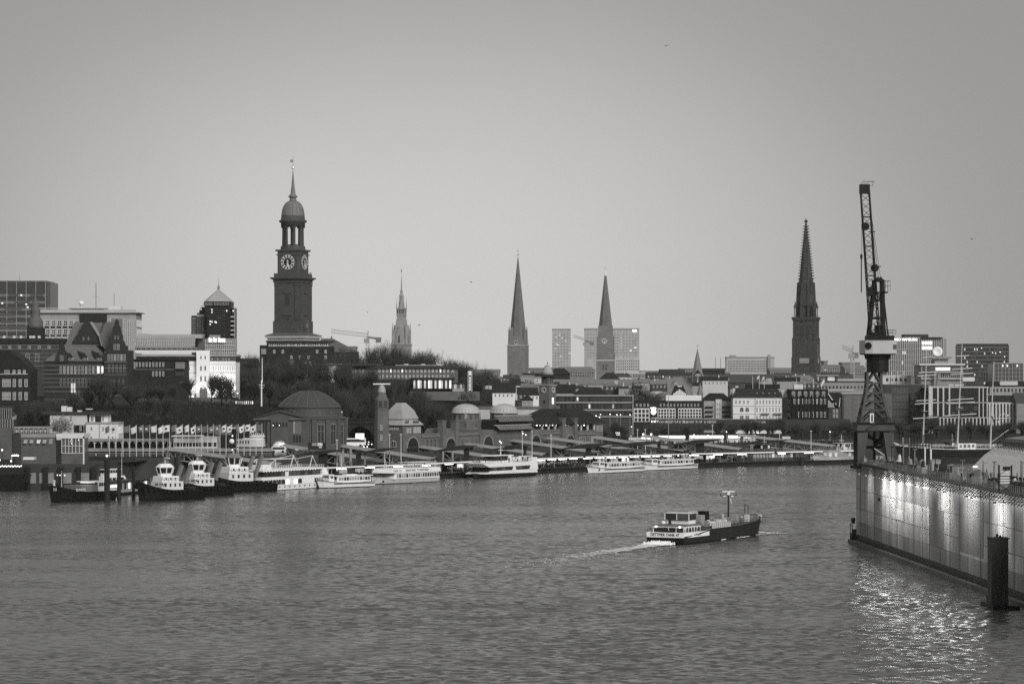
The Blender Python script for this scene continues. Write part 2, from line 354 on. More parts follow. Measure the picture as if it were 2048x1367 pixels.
for i in range(80):
    lam = .8 * (4.2 / .8) ** rng.random(); th = RAD(-70) + rng.normal() * .75; k = 2 * math.pi / lam
    amp = .0062 * lam ** .9 * (.6 + .8 * rng.random())
    wv = np.sin(k * (Xg * math.cos(th) + Yg * math.sin(th)) + rng.random() * 6.28 + .5 * np.sin(Xg * .05 * rng.random() + Yg * .03))
    Zg += amp * np.clip((lam / sp - 2.2) / 3, 0, 1) * (wv + .25 * wv * wv)
Zg *= patch
b = MB(); b.v = list(zip(Xg.ravel().tolist(), Yg.ravel().tolist(), Zg.ravel().tolist()))
nr = len(rows); idx = np.arange((nr - 1) * ncol).reshape(nr - 1, ncol)[:, :-1].ravel()
me = bpy.data.meshes.new('river'); fa = np.stack([idx, idx + 1, idx + ncol + 1, idx + ncol], 1)
me.vertices.add(nr * ncol); me.vertices.foreach_set('co', np.stack([Xg, Yg, Zg], 2).ravel())
me.loops.add(fa.size); me.loops.foreach_set('vertex_index', fa.ravel()); me.polygons.add(len(fa)); me.polygons.foreach_set('loop_start', np.arange(0, fa.size, 4)); me.polygons.foreach_set('use_smooth', np.ones(len(fa), bool)); me.update(calc_edges=True)
me.materials.append(WATER); put('river', me, kind='structure')
b = MB(); z = -.55
b.add([(-9000, -600, z), (9000, -600, z), (9000, 1400, z), (-9000, 1400, z)], [(0, 1, 2, 3)]); b.build('river_outer_water', WATER, kind='structure')
# hazy air: one even box round everything
hm = bpy.data.materials.new('hazy_air'); hm.use_nodes = True; t = hm.node_tree; t.nodes.clear()
pv = nn(t, 'ShaderNodeVolumePrincipled'); pv.inputs['Density'].default_value = HAZE if 'HAZE' in globals() else 0.30e-4; pv.inputs['Color'].default_value = (.92, .92, .91, 1); pv.inputs['Anisotropy'].default_value = .2
mo = nn(t, 'ShaderNodeOutputMaterial'); t.links.new(pv.outputs[0], mo.inputs['Volume'])
b = MB().box(-9500, 9500, -700, 5200, -6, 190); o = b.build('haze', hm, kind='stuff')
# ================================================================== landmark towers
def clock(parent, loc, rz, r, hour, minute, dark=DARKP, pale=OFFW):
    b = MB().cyl(0, 0, 0, .25, r, r, 24); me = b.mesh('clock_face', dark)
    c = put('clock_face', me, parent, loc, 0); c.rotation_euler = (RAD(90), 0, rz)
    b = MB(); n = 32
    for i in range(n):
        a0, a1 = 2 * math.pi * i / n, 2 * math.pi * (i + 1) / n
        q = [(k * r * math.cos(a), k * r * math.sin(a)) for k, a in ((.60, a0), (1.0, a0), (1.0, a1), (.60, a1))]; b.prismz(q, .26, .36)
    b.build('dial_ring', pale, c)
    nm = MB().box(-.11 * r, .11 * r, .66 * r, .93 * r, .37, .42).mesh('numeral', dark)
    for i in range(12):
        if i % 12 == 0 and False: continue
        o = put('numeral', nm, c); o.rotation_euler = (0, 0, -2 * math.pi * i / 12)
    for nme, an, L, w in (('hour_hand', hour, .52, .10), ('minute_hand', minute, .86, .07)):
        o = MB().box(-w * r, w * r, -.3 * r, L * r, .44, .5).build(nme, WHITE, c); o.rotation_euler = (0, 0, -RAD(an))
    return c
# --- great church tower with columned lantern and copper dome
D = 1570; t = Bld('clock_tower', 'tall dark church tower with big clock, columned lantern and copper dome', 'church tower', 586, 700, D, RAD(-20)); t.c = 1; R = t.root; s = t.s
z = t.Z
TW = mat('church_brick', .065, .9, .3, .2); TWM = mat('church_copper', .16, .65, .3, .5, stretch=(2, 2, .12))  # brick tone lifted, part of the haze is in its colour
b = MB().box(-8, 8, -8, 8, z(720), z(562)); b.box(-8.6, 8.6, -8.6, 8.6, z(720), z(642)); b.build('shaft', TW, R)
for fx in (0, 1):
    for sx in (-1, 1):
        bb = MB().box(sx * 6.3 - 1.3, sx * 6.3 + 1.3, -8.45, -8.01, z(640), z(572)); bb.box(sx * 6.3 - 1.6, sx * 6.3 + 1.6, -8.7, -8.01, z(572), z(567)); o = bb.build('pilaster', TW, R); o.rotation_euler = (0, 0, fx * math.pi / 2)
    for (za, zb, w) in ((657, 634, 2.3), (612, 590, 2.0)):
        o = put('window', win_mesh(w * 1.5, (za - zb) / s, 'arch', TW, GD), R, (0, -8.02, z(za)) if fx == 0 else (8.02, 0, z(za)), fx * math.pi / 2)
        o = MB().box(-2.6, 2.6, -8.6, -8.2, z(zb - 3), z(zb - 6)).build('hood_mould', TW, R); o.rotation_euler = (0, 0, fx * math.pi / 2)
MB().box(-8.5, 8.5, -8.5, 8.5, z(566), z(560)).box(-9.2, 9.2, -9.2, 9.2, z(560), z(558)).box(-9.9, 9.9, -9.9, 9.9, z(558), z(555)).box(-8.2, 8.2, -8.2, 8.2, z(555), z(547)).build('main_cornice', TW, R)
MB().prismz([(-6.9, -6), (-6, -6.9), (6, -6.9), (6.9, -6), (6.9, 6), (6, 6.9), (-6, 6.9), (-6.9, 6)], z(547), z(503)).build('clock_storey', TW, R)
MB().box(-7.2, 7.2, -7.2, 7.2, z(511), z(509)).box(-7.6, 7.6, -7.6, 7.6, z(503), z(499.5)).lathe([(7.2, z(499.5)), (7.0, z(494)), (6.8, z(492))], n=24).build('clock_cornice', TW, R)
clock(R, (0, -7.0, z(525)), 0, 4.2, 180, 163); clock(R, (7.0, 0, z(525)), math.pi / 2, 4.2, 180, 163)
for i in range(8):
    a = RAD(20 + 45 * i + 10); x, y = 5.55 * math.cos(a), 5.55 * math.sin(a)
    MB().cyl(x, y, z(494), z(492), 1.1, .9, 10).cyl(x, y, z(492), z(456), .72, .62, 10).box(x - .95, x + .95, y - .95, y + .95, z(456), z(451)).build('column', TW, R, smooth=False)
MB().cyl(0, 0, z(494), z(451), 1.5, 1.5, 8).build('stair_core', TW, R)
b = MB()
for i in range(24):
    a = 2 * math.pi * i / 24; b.beam((4.6 * math.cos(a), 4.6 * math.sin(a), z(494)), (4.6 * math.cos(a), 4.6 * math.sin(a), z(489)), .22)
b.lathe([(4.75, z(489.4)), (4.75, z(489)), (4.45, z(489)), (4.45, z(489.4))], n=24); b.build('railing', TW, R)
MB().lathe([(6.9, z(452)), (6.9, z(446)), (7.9, z(444)), (8.1, z(441.5)), (7, z(440)), (6.7, z(433))], n=24).build('entablature', TW, R, True)
MB().lathe([(6.6, z(433)), (6.5, z(430)), (6.25, z(424)), (5.75, z(416)), (4.9, z(409.5)), (3.6, z(404.5)), (2.2, z(402.2))], n=24).build('dome', TWM, R, True)
rb = MB()
for i in range(16):
    a = 2 * math.pi * i / 16; pr = [(6.62, 433), (6.3, 424), (5.8, 416), (4.95, 409.5), (3.65, 404.5), (2.25, 402.2)]
    for (r0, p0), (r1, p1) in zip(pr, pr[1:]): rb.beam((r0 * math.cos(a), r0 * math.sin(a), z(p0)), (r1 * math.cos(a), r1 * math.sin(a), z(p1)), .18)
rb.build('dome_ribs', TWM, R)
MB().lathe([(2.1, z(403)), (2.1, z(400)), (1.85, z(399)), (1.85, z(395.5)), (2.6, z(394.5)), (2.75, z(393.5)), (1.9, z(390)), (1.35, z(387)), (1.3, z(382)), (.95, z(374)), (.55, z(358)), (.25, z(343))], n=12).build('spire', TWM, R, True)
MB().ball(0, 0, z(335.5), .75).build('ball', mat('gilding', .5, .3, 0, 1, metal=.6), R)
MB().beam((0, 0, z(343)), (0, 0, z(313)), .14).build('vane_pole', STEEL, R); MB().box(-1.7, -.1, -.05, .05, z(324.5), z(319.5)).build('vane', GREYP, R)
# pale base cornice under the tower
MB().box(-11.2, 11.2, -10.5, 12, z(681), z(676)).box(-12.2, 12.2, -11.5, 13, z(676), z(671)).build('base_cornice', CONCL, R)
MB().hip(-12.6, 12.6, -11.9, 13.4, z(671), z(666), -8.6, 8.6, -8.6, 8.6).build('base_roof', COPD, R)
MB().beam((12.2, -6, z(671)), (12.2, -6, z(640)), .16).box(10.9, 12.1, -6.05, -5.95, z(655), z(648)).build('flagpole', STEEL, R)
MB().box(-11.5, 11.5, -10.8, 14, -18, z(681)).build('base_block', BRICKD, R)
# --- ruined gothic spire, nearly black
D = 2050; t = Bld('gothic_tower', 'black openwork gothic church spire behind the dockside crane', 'church tower', 1612, 760, D, RAD(-14)); t.c = 1; R = t.root; s = t.s; z = t.Z
NG = mat('sooty_stone', .05, .9, .5, .35, bump=.2); k = 1 / s
MB().box(-27 * k * .82, 27 * k * .82, -9, 9, -4, z(684)).build('lower_stage', NG, R)
MB().box(-9.3, 9.3, -9.3, 9.3, z(760), z(714)).build('plinth', NG, R)
MB().box(-8.3, 8.3, -8.3, 8.3, z(686), z(641)).build('belfry', NG, R)
for fx in (0, 1):
    for dx in (-2.2, 2.2):
        o = put('window', win_mesh(2.2, 28 * k, 'arch', NG, GM), R, (dx, -8.9, z(716)) if fx == 0 else (8.9, dx, z(716)), fx * math.pi / 2)
        o = put('window', win_mesh(2.0, 26 * k, 'arch', NG, GD), R, (dx, -8.32, z(676)) if fx == 0 else (8.32, dx, z(676)), fx * math.pi / 2)
    o = MB().box(-3.6, 3.6, -9.5, -9.05, z(726), z(716)).build('portal_panel', CONC, R); o.rotation_euler = (0, 0, fx * math.pi / 2)
    for dx in (-5.0, 0., 5.0):
        o = MB().add([(dx - 1.9, -8.7, z(668)), (dx + 1.9, -8.7, z(668)), (dx, -8.7, z(648)), (dx - 1.9, -8.1, z(668)), (dx + 1.9, -8.1, z(668)), (dx, -8.1, z(648))], [(0, 1, 2), (0, 3, 4, 1), (1, 4, 5, 2), (2, 5, 3, 0)]).build('gable', NG, R); o.rotation_euler = (0, 0, fx * math.pi / 2)
for sx in (-1, 1):
    for sy in (-1, 1):
        b = MB().box(sx * 8.2 - 1.4, sx * 8.2 + 1.4, sy * 8.2 - 1.4, sy * 8.2 + 1.4, -4, z(714)); b.box(sx * 8.0 - 1.2, sx * 8.0 + 1.2, sy * 8 - 1.2, sy * 8 + 1.2, z(714), z(676)); b.box(sx * 7.6 - 1.0, sx * 7.6 + 1, sy * 7.6 - 1, sy * 7.6 + 1, z(676), z(637)); b.cyl(sx * 8.1, sy * 8.1, z(676), z(668), .9, .05, 6)
        b.build('buttress', NG, R)
        b = MB()
        for dx, dy in ((-.55, -.55), (.55, -.55), (.55, .55), (-.55, .55)): b.box(sx * 7.1 + dx - .2, sx * 7.1 + dx + .2, sy * 7.1 + dy - .2, sy * 7.1 + dy + .2, z(634), z(616))
        b.box(sx * 7.1 - 1, sx * 7.1 + 1, sy * 7.1 - 1, sy * 7.1 + 1, z(616), z(612)).cyl(sx * 7.1, sy * 7.1, z(612), z(601), .8, .05, 6); b.build('pinnacle', NG, R)
        MB().cyl(sx * 4.5, sy * 4.5, z(585), z(570), .8, .6, 6).cyl(sx * 4.5, sy * 4.5, z(570), z(556), .55, .05, 6).build('upper_pinnacle', NG, R)
MB().box(-9.1, 9.1, -9.1, 9.1, z(641), z(638)).box(-9.5, 9.5, -9.5, 9.5, z(638), z(634)).build('gallery', NG, R)
A8 = RAD(22.5)
for i in range(8):
    a = A8 + i * math.pi / 4; MB().beam((7.3 * math.cos(a), 7.3 * math.sin(a), z(634)), (6.0 * math.cos(a), 6.0 * math.sin(a), z(565)), 1.5).build('octagon_pier', NG, R)
MB().lathe([(6.9, z(612)), (6.7, z(600)), (6.0, z(566)), (5.2, z(560))], n=8, a0=A8).build('octagon', NG, R)
MB().lathe([(5.6, z(634)), (5.6, z(612))], n=8, a0=A8).build('octagon_core', NG, R)
MB().lathe([(5.2, z(562)), (3.0, z(502)), (.75, z(448)), (.5, z(444))], n=8, a0=A8).build('spire', NG, R)
b = MB()
for i in range(8):
    a = A8 + i * math.pi / 4
    for j in range(20):
        f = j / 20.; zz = z(558) + f * (z(448) - z(558)); r = 5.1 * (1 - f) + .75 * f + .25
        b.beam((r * math.cos(a), r * math.sin(a), zz), ((r + 1.0) * math.cos(a), (r + 1.0) * math.sin(a), zz + .6), .45)
b.build('crockets', NG, R)
MB().lathe([(.4, z(446)), (1.5, z(443)), (1.1, z(441)), (.3, z(439)), (.1, z(435))], n=8).build('finial', NG, R)
# --- spire of the main church in the middle
def spire_church(name, label, pxc, D, rot, prof, body, extra):
    t = Bld(name, label, 'church tower', pxc, 765, D, rot); t.c = 1; k = 1 / t.s; cs = math.cos(abs(rot)) + math.sin(abs(rot))
    m1 = mat('church_copper_far', .13, .7, .25, .3); m2 = mat('church_brick_far', .17, .9, .3, .2)  # copper and brick kept paler: distance haze put into their colour
    A = math.pi / 8
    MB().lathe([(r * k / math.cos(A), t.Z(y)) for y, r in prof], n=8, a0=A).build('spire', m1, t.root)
    for nm, y0, y1, hw0, hw1 in body:
        h0, h1 = hw0 * k / cs, hw1 * k / cs
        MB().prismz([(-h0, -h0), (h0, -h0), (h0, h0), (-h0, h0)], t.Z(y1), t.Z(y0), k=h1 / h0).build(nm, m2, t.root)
    return t, k, cs, m1, m2
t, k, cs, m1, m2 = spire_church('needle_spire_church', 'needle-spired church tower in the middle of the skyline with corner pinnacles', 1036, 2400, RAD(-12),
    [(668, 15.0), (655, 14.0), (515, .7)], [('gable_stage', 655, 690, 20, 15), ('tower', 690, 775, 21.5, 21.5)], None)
R = t.root; z = t.Z; h = 21.5 * k / cs
MB().box(-h - .5, h + .5, -h - .5, h + .5, z(691.5), z(689.5)).build('cornice', mat('pale_band', .4), R)
for sx in (-1, 1):
    for sy in (-1, 1): MB().cyl(sx * h * .82, sy * h * .82, z(690), z(660), 1.0, .7, 6).cyl(sx * h * .82, sy * h * .82, z(660), z(651), .6, .05, 6).build('pinnacle', m1, R)
    pts = [(-h, 690), (h, 690), (0, 664)]
for fx, rz in ((0, 0), (1, math.pi / 2)):
    o = MB().prism([(-h * .98, z(689)), (h * .98, z(689)), (0, z(662))], -h * .97, -h * .3).build('gable', m2, R); o.rotation_euler = (0, 0, rz)
    o = MB().prism([(-2.4, z(714)), (2.4, z(714)), (2.4, z(704)), (0, z(702)), (-2.4, z(704))], -h - .1, -h + .1).build('window', MIDP, R); o.rotation_euler = (0, 0, rz)
    for dx in (-3.6, 3.6):
        o = MB().prism([(dx - 1.6, z(735)), (dx + 1.6, z(735)), (dx + 1.6, z(727)), (dx, z(725)), (dx - 1.6, z(727))], -h - .1, -h + .1).build('window', MIDP, R); o.rotation_euler = (0, 0, rz)
    clock(R, (0, -h * .98, z(685)) if not fx else (h * .98, 0, z(685)), rz, 2.1, 180, 163, DARKP, OFFW)
MB().ball(0, 0, z(509), .7).beam((0, 0, z(516)), (0, 0, z(497)), .22).box(-1.0, .1, -.05, .05, z(502), z(500.5)).build('weathercock', GREYP, R)
MB().prismx([(-8, -3), (8, -3), (8, z(752)), (0, z(735)), (-8, z(752))], h, h + 26).build('nave_roof', m1, R)
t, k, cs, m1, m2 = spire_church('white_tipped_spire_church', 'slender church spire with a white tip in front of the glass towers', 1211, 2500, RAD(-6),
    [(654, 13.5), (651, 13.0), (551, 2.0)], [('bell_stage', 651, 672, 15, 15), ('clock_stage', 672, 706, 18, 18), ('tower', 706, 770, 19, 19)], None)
R = t.root; z = t.Z; h = 18.2 * k / cs
MB().lathe([(.9, z(551.5)), (.55, z(540))], n=8).build('tip', WHITE, R); MB().ball(0, 0, z(536), .8).beam((0, 0, z(541)), (0, 0, z(533)), .2).build('ball', OFFW, R)
clock(R, (-.6, -18 * k / cs - .02, z(682)), 0, 2.6, 180, 163, MIDP, OFFW)
h = 19 * k / cs; MB().box(-h - .2, h + .2, -h - .2, h + .2, z(721), z(719.5)).build('string_course', OFFW, R)
for dx in (-1.4, 1.4): MB().box(dx - .7, dx + .7, -h - .08, -h + .1, z(740), z(728)).build('window', GM, R)
# --- town hall tower
D = 2300; t = Bld('town_hall_tower', 'pale ornate town hall tower with stepped lantern above the bare trees', 'tower', 803, 765, D, RAD(-16)); t.c = 1; R = t.root; z = t.Z; k = 1 / t.s; cs = 1.24
TH = mat('town_hall_copper', .28, .7, .25, .4); THS = mat('town_hall_stone', .28, .9, .3, .3)
def sq(hw): h = hw * k / cs; return [(-h, -h), (h, -h), (h, h), (-h, h)]
MB().prismz(sq(20), -6, z(690)).build('body', THS, R); MB().prismz(sq(21.5), z(690), z(687.5)).build('cornice', THS, R)
MB().prismz(sq(18.5), z(687.5), z(650), k=12 / 18.5).prismz(sq(12), z(650), z(638), k=10 / 12).build('roof', TH, R)
for fx, rz in ((0, 0), (1, math.pi / 2), (2, math.pi), (3, -math.pi / 2)):
    h = 18.5 * k / cs
    o = MB().prism([(-2.6, z(690)), (2.6, z(690)), (2.6, z(668)), (0, z(650)), (-2.6, z(668))], -h - .2, -h + 3).build('dormer', TH, R); o.rotation_euler = (0, 0, rz)
    o = put('window', win_mesh(1.8, 16 * k, 'arch', THS, GD), R); o.location = Matrix.Rotation(rz, 3, 'Z') @ Vector((0, -h - .25, z(686))); o.rotation_euler = (0, 0, rz)
    for dx in (-.75, .75):
        x = 18.5 * k / cs * dx; y = -18.5 * k / cs * (.9 if dx > 0 else .9)
    c = Matrix.Rotation(rz, 3, 'Z') @ Vector((h * .93, -h * .93, 0)); MB().cyl(c.x, c.y, z(690), z(662), .9, .8, 6).cyl(c.x, c.y, z(662), z(644), .8, .05, 6).build('corner_turret', TH, R)
    c = Matrix.Rotation(rz, 3, 'Z') @ Vector((9.6 * k / cs, -9.6 * k / cs, 0)); MB().cyl(c.x, c.y, z(616), z(608), .5, .3, 6).cyl(c.x, c.y, z(608), z(593), .25, .04, 6).build('finial', TH, R)
MB().prismz(sq(9.4), z(638), z(631)).prismz(sq(10.6), z(631), z(628.5)).prismz(sq(9), z(628.5), z(627)).prismz(sq(10.8), z(618.5), z(616)).prismz(sq(6), z(628), z(617)).build('lantern_storey', TH, R)
for fx in range(4):
    for j in range(5):
        c = Matrix.Rotation(fx * math.pi / 2, 3, 'Z') @ Vector((-9 * k / cs + j * 18 * k / cs / 4, -9 * k / cs, 0)); MB().box(c.x - .3, c.x + .3, c.y - .3, c.y + .3, z(627), z(618.5)).build('column', TH, R)
MB().lathe([(6.5 * k, z(616)), (6 * k, z(612)), (4.6 * k, z(604)), (4.0 * k, z(603)), (4.0 * k, z(594)), (4.6 * k, z(593)), (4.4 * k, z(590)), (2.4 * k, z(588)), (2.4 * k, z(584)), (2.9 * k, z(582)), (1.5 * k, z(580)), (1.1 * k, z(570)), (.6 * k, z(556))], n=8, a0=A8).build('stepped_spire', TH, R)
MB().ball(0, 0, z(554.5), .6).build('ball', OFFW, R); MB().beam((0, 0, z(556)), (0, 0, z(537)), .18).lathe([(.1, z(545)), (.7, z(541)), (.1, z(538))], n=6).build('vane', TH, R)

# ================================================================== generic city building
def house(name, label, px0, px1, pyT, pyB, D, dep, wall, w=None, roof=None, cat='building', rot=0., lw=None, extra_base=40, group=None, side=True):
    """w: list of (px0,px1,py0,py1,nx,ny,fw,fh,style,frame,glass); roof: (kind, pyTop, material, over)"""
    t = Bld(name, label, cat, (px0 + px1) / 2, pyB, D, rot, group)
    MB().box(t.X(px0), t.X(px1), 0, dep, t.Z(pyB + extra_base), t.Z(pyT)).build('wall', wall, t.root)
    for q in (w or []):
        a0, a1, y0, y1, nx, ny = q[:6]; fw, fh, st, fr, gl = (list(q[6:]) + [.55, .6, 'mull', OFFW, GMIX][len(q) - 6:])
        t.wins(a0, a1, y0, y1, nx, ny, fw, fh, st, fr, gl)
        if side:
            px = px1 if (px0 + px1) / 2 < CX else px0; n2 = max(1, int(dep / ((t.X(a1) - t.X(a0)) / nx)))
            n2 = min(n2, 5); winrow(t.root, dep * .05, dep * .95, t.Z(y1), t.Z(y0), n2, ny, min(fw, .55), fh, st, fr, gl, t.X(px), 'R' if px == px1 else 'L')
    if roof:
        kind, pt, rm = roof[:3]; ov = roof[3] if len(roof) > 3 else .5
        x0, x1, z0, z1 = t.X(px0) - ov, t.X(px1) + ov, t.Z(pyT), t.Z(pt)
        if kind == 'flat': MB().box(x0, x1, -ov, dep + ov, z0, z1).build('roof', rm, t.root)
        elif kind == 'gable': MB().prismx([(-ov, z0), (dep + ov, z0), (dep / 2, z1)], x0, x1).build('roof', rm, t.root)
        elif kind == 'gablef': MB().prism([(x0, z0), (x1, z0), ((x0 + x1) / 2, z1)], -ov, dep + ov).build('roof', rm, t.root)
        elif kind == 'hip':
            i = min((x1 - x0) * .35, dep * .45, (z1 - z0) * 1.1); MB().hip(x0, x1, -ov, dep + ov, z0, z1, x0 + i, x1 - i, dep * .4, dep * .6).build('roof', rm, t.root)
        elif kind == 'mansard':
            i = (z1 - z0) * .5; MB().hip(x0, x1, -ov, dep + ov, z0, z1, x0 + i, x1 - i, i, dep - i).build('roof', rm, t.root)
        elif kind == 'parapet':
            MB().box(x0, x1, -ov, -.002, z0, z1).box(x0, x1, dep + .002, dep + ov, z0, z1).box(x0, x0 + ov, 0, dep, z0, z1).box(x1 - ov, x1, 0, dep, z0, z1).build('parapet', rm, t.root)
    return t
def bands(t, m, px0, px1, pys, h=1.2, proud=.25, name='floor_bands', dep=None):
    b = MB()
    for py in pys: b.box(t.X(px0) - .05, t.X(px1) + .05, -proud, -.002 if dep is None else dep, t.Z(py + h), t.Z(py))
    return b.build(name, m, t.root)
def mullions(t, m, px0, px1, py0, py1, n, w=.25, proud=.3, name='mullion'):
    me = MB().box(-w / 2, w / 2, -proud, -.003, 0, (py1 - py0) / t.s).mesh(name, m)
    for i in range(n + 1): put(name, me, t.root, (t.X(px0 + (px1 - px0) * i / n), 0, t.Z(py1)))
# --- hazy glass towers and slabs far behind
GTW = mat('far_glass', .38, .3, .3, .15, spec=.7)  # pale glass tone has the haze of distance mixed in
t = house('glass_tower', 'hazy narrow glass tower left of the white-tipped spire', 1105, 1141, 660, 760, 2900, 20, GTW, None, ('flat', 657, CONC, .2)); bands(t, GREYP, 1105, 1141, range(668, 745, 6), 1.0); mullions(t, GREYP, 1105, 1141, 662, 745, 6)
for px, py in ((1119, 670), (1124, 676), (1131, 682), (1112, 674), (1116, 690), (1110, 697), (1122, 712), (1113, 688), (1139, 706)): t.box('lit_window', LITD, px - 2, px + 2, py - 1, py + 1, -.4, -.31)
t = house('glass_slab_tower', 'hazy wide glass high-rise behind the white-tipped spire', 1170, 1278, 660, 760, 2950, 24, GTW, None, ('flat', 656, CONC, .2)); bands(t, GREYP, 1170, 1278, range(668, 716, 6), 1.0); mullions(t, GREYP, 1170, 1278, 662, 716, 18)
t.box('podium', CONCL, 1229, 1279, 717, 760, -6, -.5); t.wins(1231, 1278, 719, 741, 11, 4, .5, .5, 'pane', OFFW, GM, y=-6.01)
t.box('roof_sign', SIGN, 1265, 1273, 659, 663, -.6, -.35)
for i, py in enumerate((668, 674, 680, 686, 693, 712)): t.box('lit_window', LITD, 1241, 1243, py, py + 2, -.42, -.31)
for px, py in ((1268, 694), (1259, 700)): t.box('lit_window', LIT, px, px + 5, py, py + 1.5, -.42, -.31)
t = house('long_slab_block', 'long pale hazy slab block on the horizon left of the gothic spire', 1453, 1549, 716, 765, 3000, 18, mat('far_slab', .38, .8, .15, .1), [(1456, 1534, 720, 744, 26, 5, .6, .5, 'pane', CONC, GM)], ('flat', 713, CONC, .3)); t.box('stair_tower', CONC, 1535, 1541, 709, 765, -2, -.02); t.box('roof_plant', CONC, 1461, 1473, 710, 713, 2, 12)
# small distant blocks along the horizon
FAR = [(940, 1000, 742, 'gable'), (1055, 1110, 741, 'flat'), (1110, 1190, 737, 'hip'), (1282, 1330, 741, 'flat'), (1360, 1445, 736, 'flat'), (1430, 1460, 744, 'flat'), (1540, 1590, 739, 'gable'), (1640, 1680, 729, 'flat'), (1648, 1655, 721, 'flat'), (1684, 1720, 724, 'flat'), (1690, 1730, 734, 'gable'), (690, 712, 692, 'flat'), (1320, 1365, 744, 'gable'), (915, 945, 738, 'gable')]
for i, (a, c, y, k) in enumerate(FAR):
    house('distant_block', 'faint distant roof block on the horizon, %s of such from left to right' % ORD[sorted(q[0] for q in FAR).index(a)], a, c, y + 3, 772, 2300 + 60 * (i % 5) if i != 11 else 2900, 25, mat('far_block', .2, .9, .3, .2), [(a + 2, c - 2, y + 5, y + 17, max(3, int((c - a) / 5)), 2, .5, .5, 'pane', OFFW, GDARK)], (k, y if k == 'flat' else y - 4, ROOFM, .4), group='distant roofs', side=False)
# --- city middle distance
house('dormer_house', 'dark hip-roofed house with row of round dormer windows beside clock tower', 1100, 1140, 748, 790, 1500, 18, BRICKD, None, ('hip', 736, ROOFD, .6))
t = house('pyramid_roof_house', 'dark pyramid-roofed house below the white-tipped spire', 1200, 1240, 760, 800, 1480, 16, BRICK, None, ('hip', 745, ROOFD, .8))
t = house('terrace_house', 'long low grey terrace with skylights behind the clock tower', 1110, 1265, 768, 800, 1420, 14, PLASTG, [(1115, 1260, 769, 776, 16, 1, .5, .6, 'pane', OFFW, GBR)], ('gable', 758, ROOFM, .5))
t = house('office_block', 'grey office block with rows of narrow windows left of small grey spire', 1290, 1392, 748, 800, 1700, 20, BRICK, [(1294, 1388, 750, 768, 16, 3, .45, .6, 'mull', GREYP, GMIX)], ('flat', 745, CONCD, .3)); t.box('penthouse', CONCD, 1320, 1370, 738, 745, 3, 14)
t = house('pale_corner_block', 'pale block with striped cladding at left end of office row', 1255, 1290, 746, 800, 1650, 16, PLASTG, [(1266, 1289, 748, 755, 8, 1, .5, .8, 'pane', OFFW, GM), (1257, 1289, 757, 763, 4, 1, .5, .7, 'mull', OFFW, GD)], ('flat', 744, OFFW, .3))
t = house('dark_office', 'dark flat-topped office with antenna masts right of small grey spire', 1403, 1450, 740, 800, 1900, 20, BRICKD, [(1405, 1448, 743, 770, 9, 4, .5, .5, 'pane', GREYP, GDARK)], ('flat', 736, CONCD, .3))
for px in (1432, 1442): MB().beam((t.X(px), 4, t.Z(736)), (t.X(px), 4, t.Z(715)), .25).build('antenna', STEELD, t.root)
t = house('long_roof_range', 'long dark tiled roof range with skylights under the slab block', 1404, 1600, 765, 800, 1600, 14, BRICK, [(1406, 1500, 768, 778, 14, 1, .4, .8, 'mull', GREYP, GDARK)], ('gable', 748, ROOF, .5))
for px in (1436, 1446, 1454): t.box('skylight', GL, px, px + 5, 756, 762, 1.2, 2.2)
t = house('railed_roof_hall', 'wide brown hall with railed roof terrace in front of gothic spire', 1555, 1700, 760, 800, 1750, 24, BRICK, [(1560, 1695, 764, 774, 14, 1, .4, .6, 'mull', GREYP, GDARK)], ('gable', 745, ROOF, .4))
t = house('penthouse_block', 'low block with lit glass penthouse and flat canopy right of gothic spire', 1640, 1745, 764, 800, 1500, 18, CONC, [(1642, 1742, 770, 778, 14, 1, .5, .6, 'pane', OFFW, GMIX)], ('flat', 762, CONCD, .3))
t.box('glass_penthouse', GM, 1652, 1676, 752, 762, 2, 10); t.box('lit_pane', LITD, 1656, 1670, 753, 761, 1.8, 1.98); t.box('canopy', CONC, 1633, 1678, 749, 751.5, 0, 12); t.box('upper_block', CONCD, 1648, 1700, 745, 749, 4, 14)
b = MB()
for i in range(40): b.box(t.X(1676 + i * 1.7) - .06, t.X(1676 + i * 1.7) + .06, -.05, .05, t.Z(762), t.Z(758))
b.box(t.X(1676), t.X(1744), -.06, .06, t.Z(758), t.Z(757.4)); b.build('railing', OFFW, t.root)
t.box('lift_house', CONCL, 1650, 1656, 738, 741, 6, 9)
# small white-and-brick church with grey spire
t = Bld('seamens_church', 'small brick church with pointed grey spire above lattice-fronted block', 'church', 1395, 815, 1370); R = t.root; z = t.Z
MB().box(-2.3, 2.3, -2.3, 2.3, -4, z(752)).build('tower', BRICK, R); MB().lathe([(3.3, z(752)), (2.7, z(746)), (1.5, z(722)), (.12, z(697))], n=8, a0=A8).build('spire', mat('spire_slate', .2, .6, .2, .4), R)
for sx in (-1, 1): MB().prism([(-2.3, z(752)), (2.3, z(752)), (0, z(738))], sx * 2.3 - .3, sx * 2.3 + .3).build('gable', BRICKD, R)
MB().beam((0, 0, z(697)), (0, 0, z(687)), .12).box(-.5, .5, -.05, .05, z(692), z(691.3)).build('cross', STEEL, R)
MB().cyl(0, 0, 0, .2, .75, .75, 16).build('clock_face', LITD, R).location = (0, -2.4, z(749)); R.children[-1].rotation_euler = (RAD(90), 0, 0)
for dx in (-.7, .7): put('window', win_mesh(.7, 3.4, 'arch', STONED, GD), R, (dx, -2.32, z(765)))
MB().prismx([(-.5, -4), (12, -4), (12, z(790)), (5.7, z(756)), (-.5, z(790))], t.X(1335), -2.4).build('nave', mat('nave_roof', .17, .7, .2, .4, stretch=(3, 3, .3)), R)
MB().prism([(t.X(1330), z(792)), (t.X(1355), z(792)), (t.X(1352), z(757))], 2, 3).build('transept_gable', ROOFM, R)
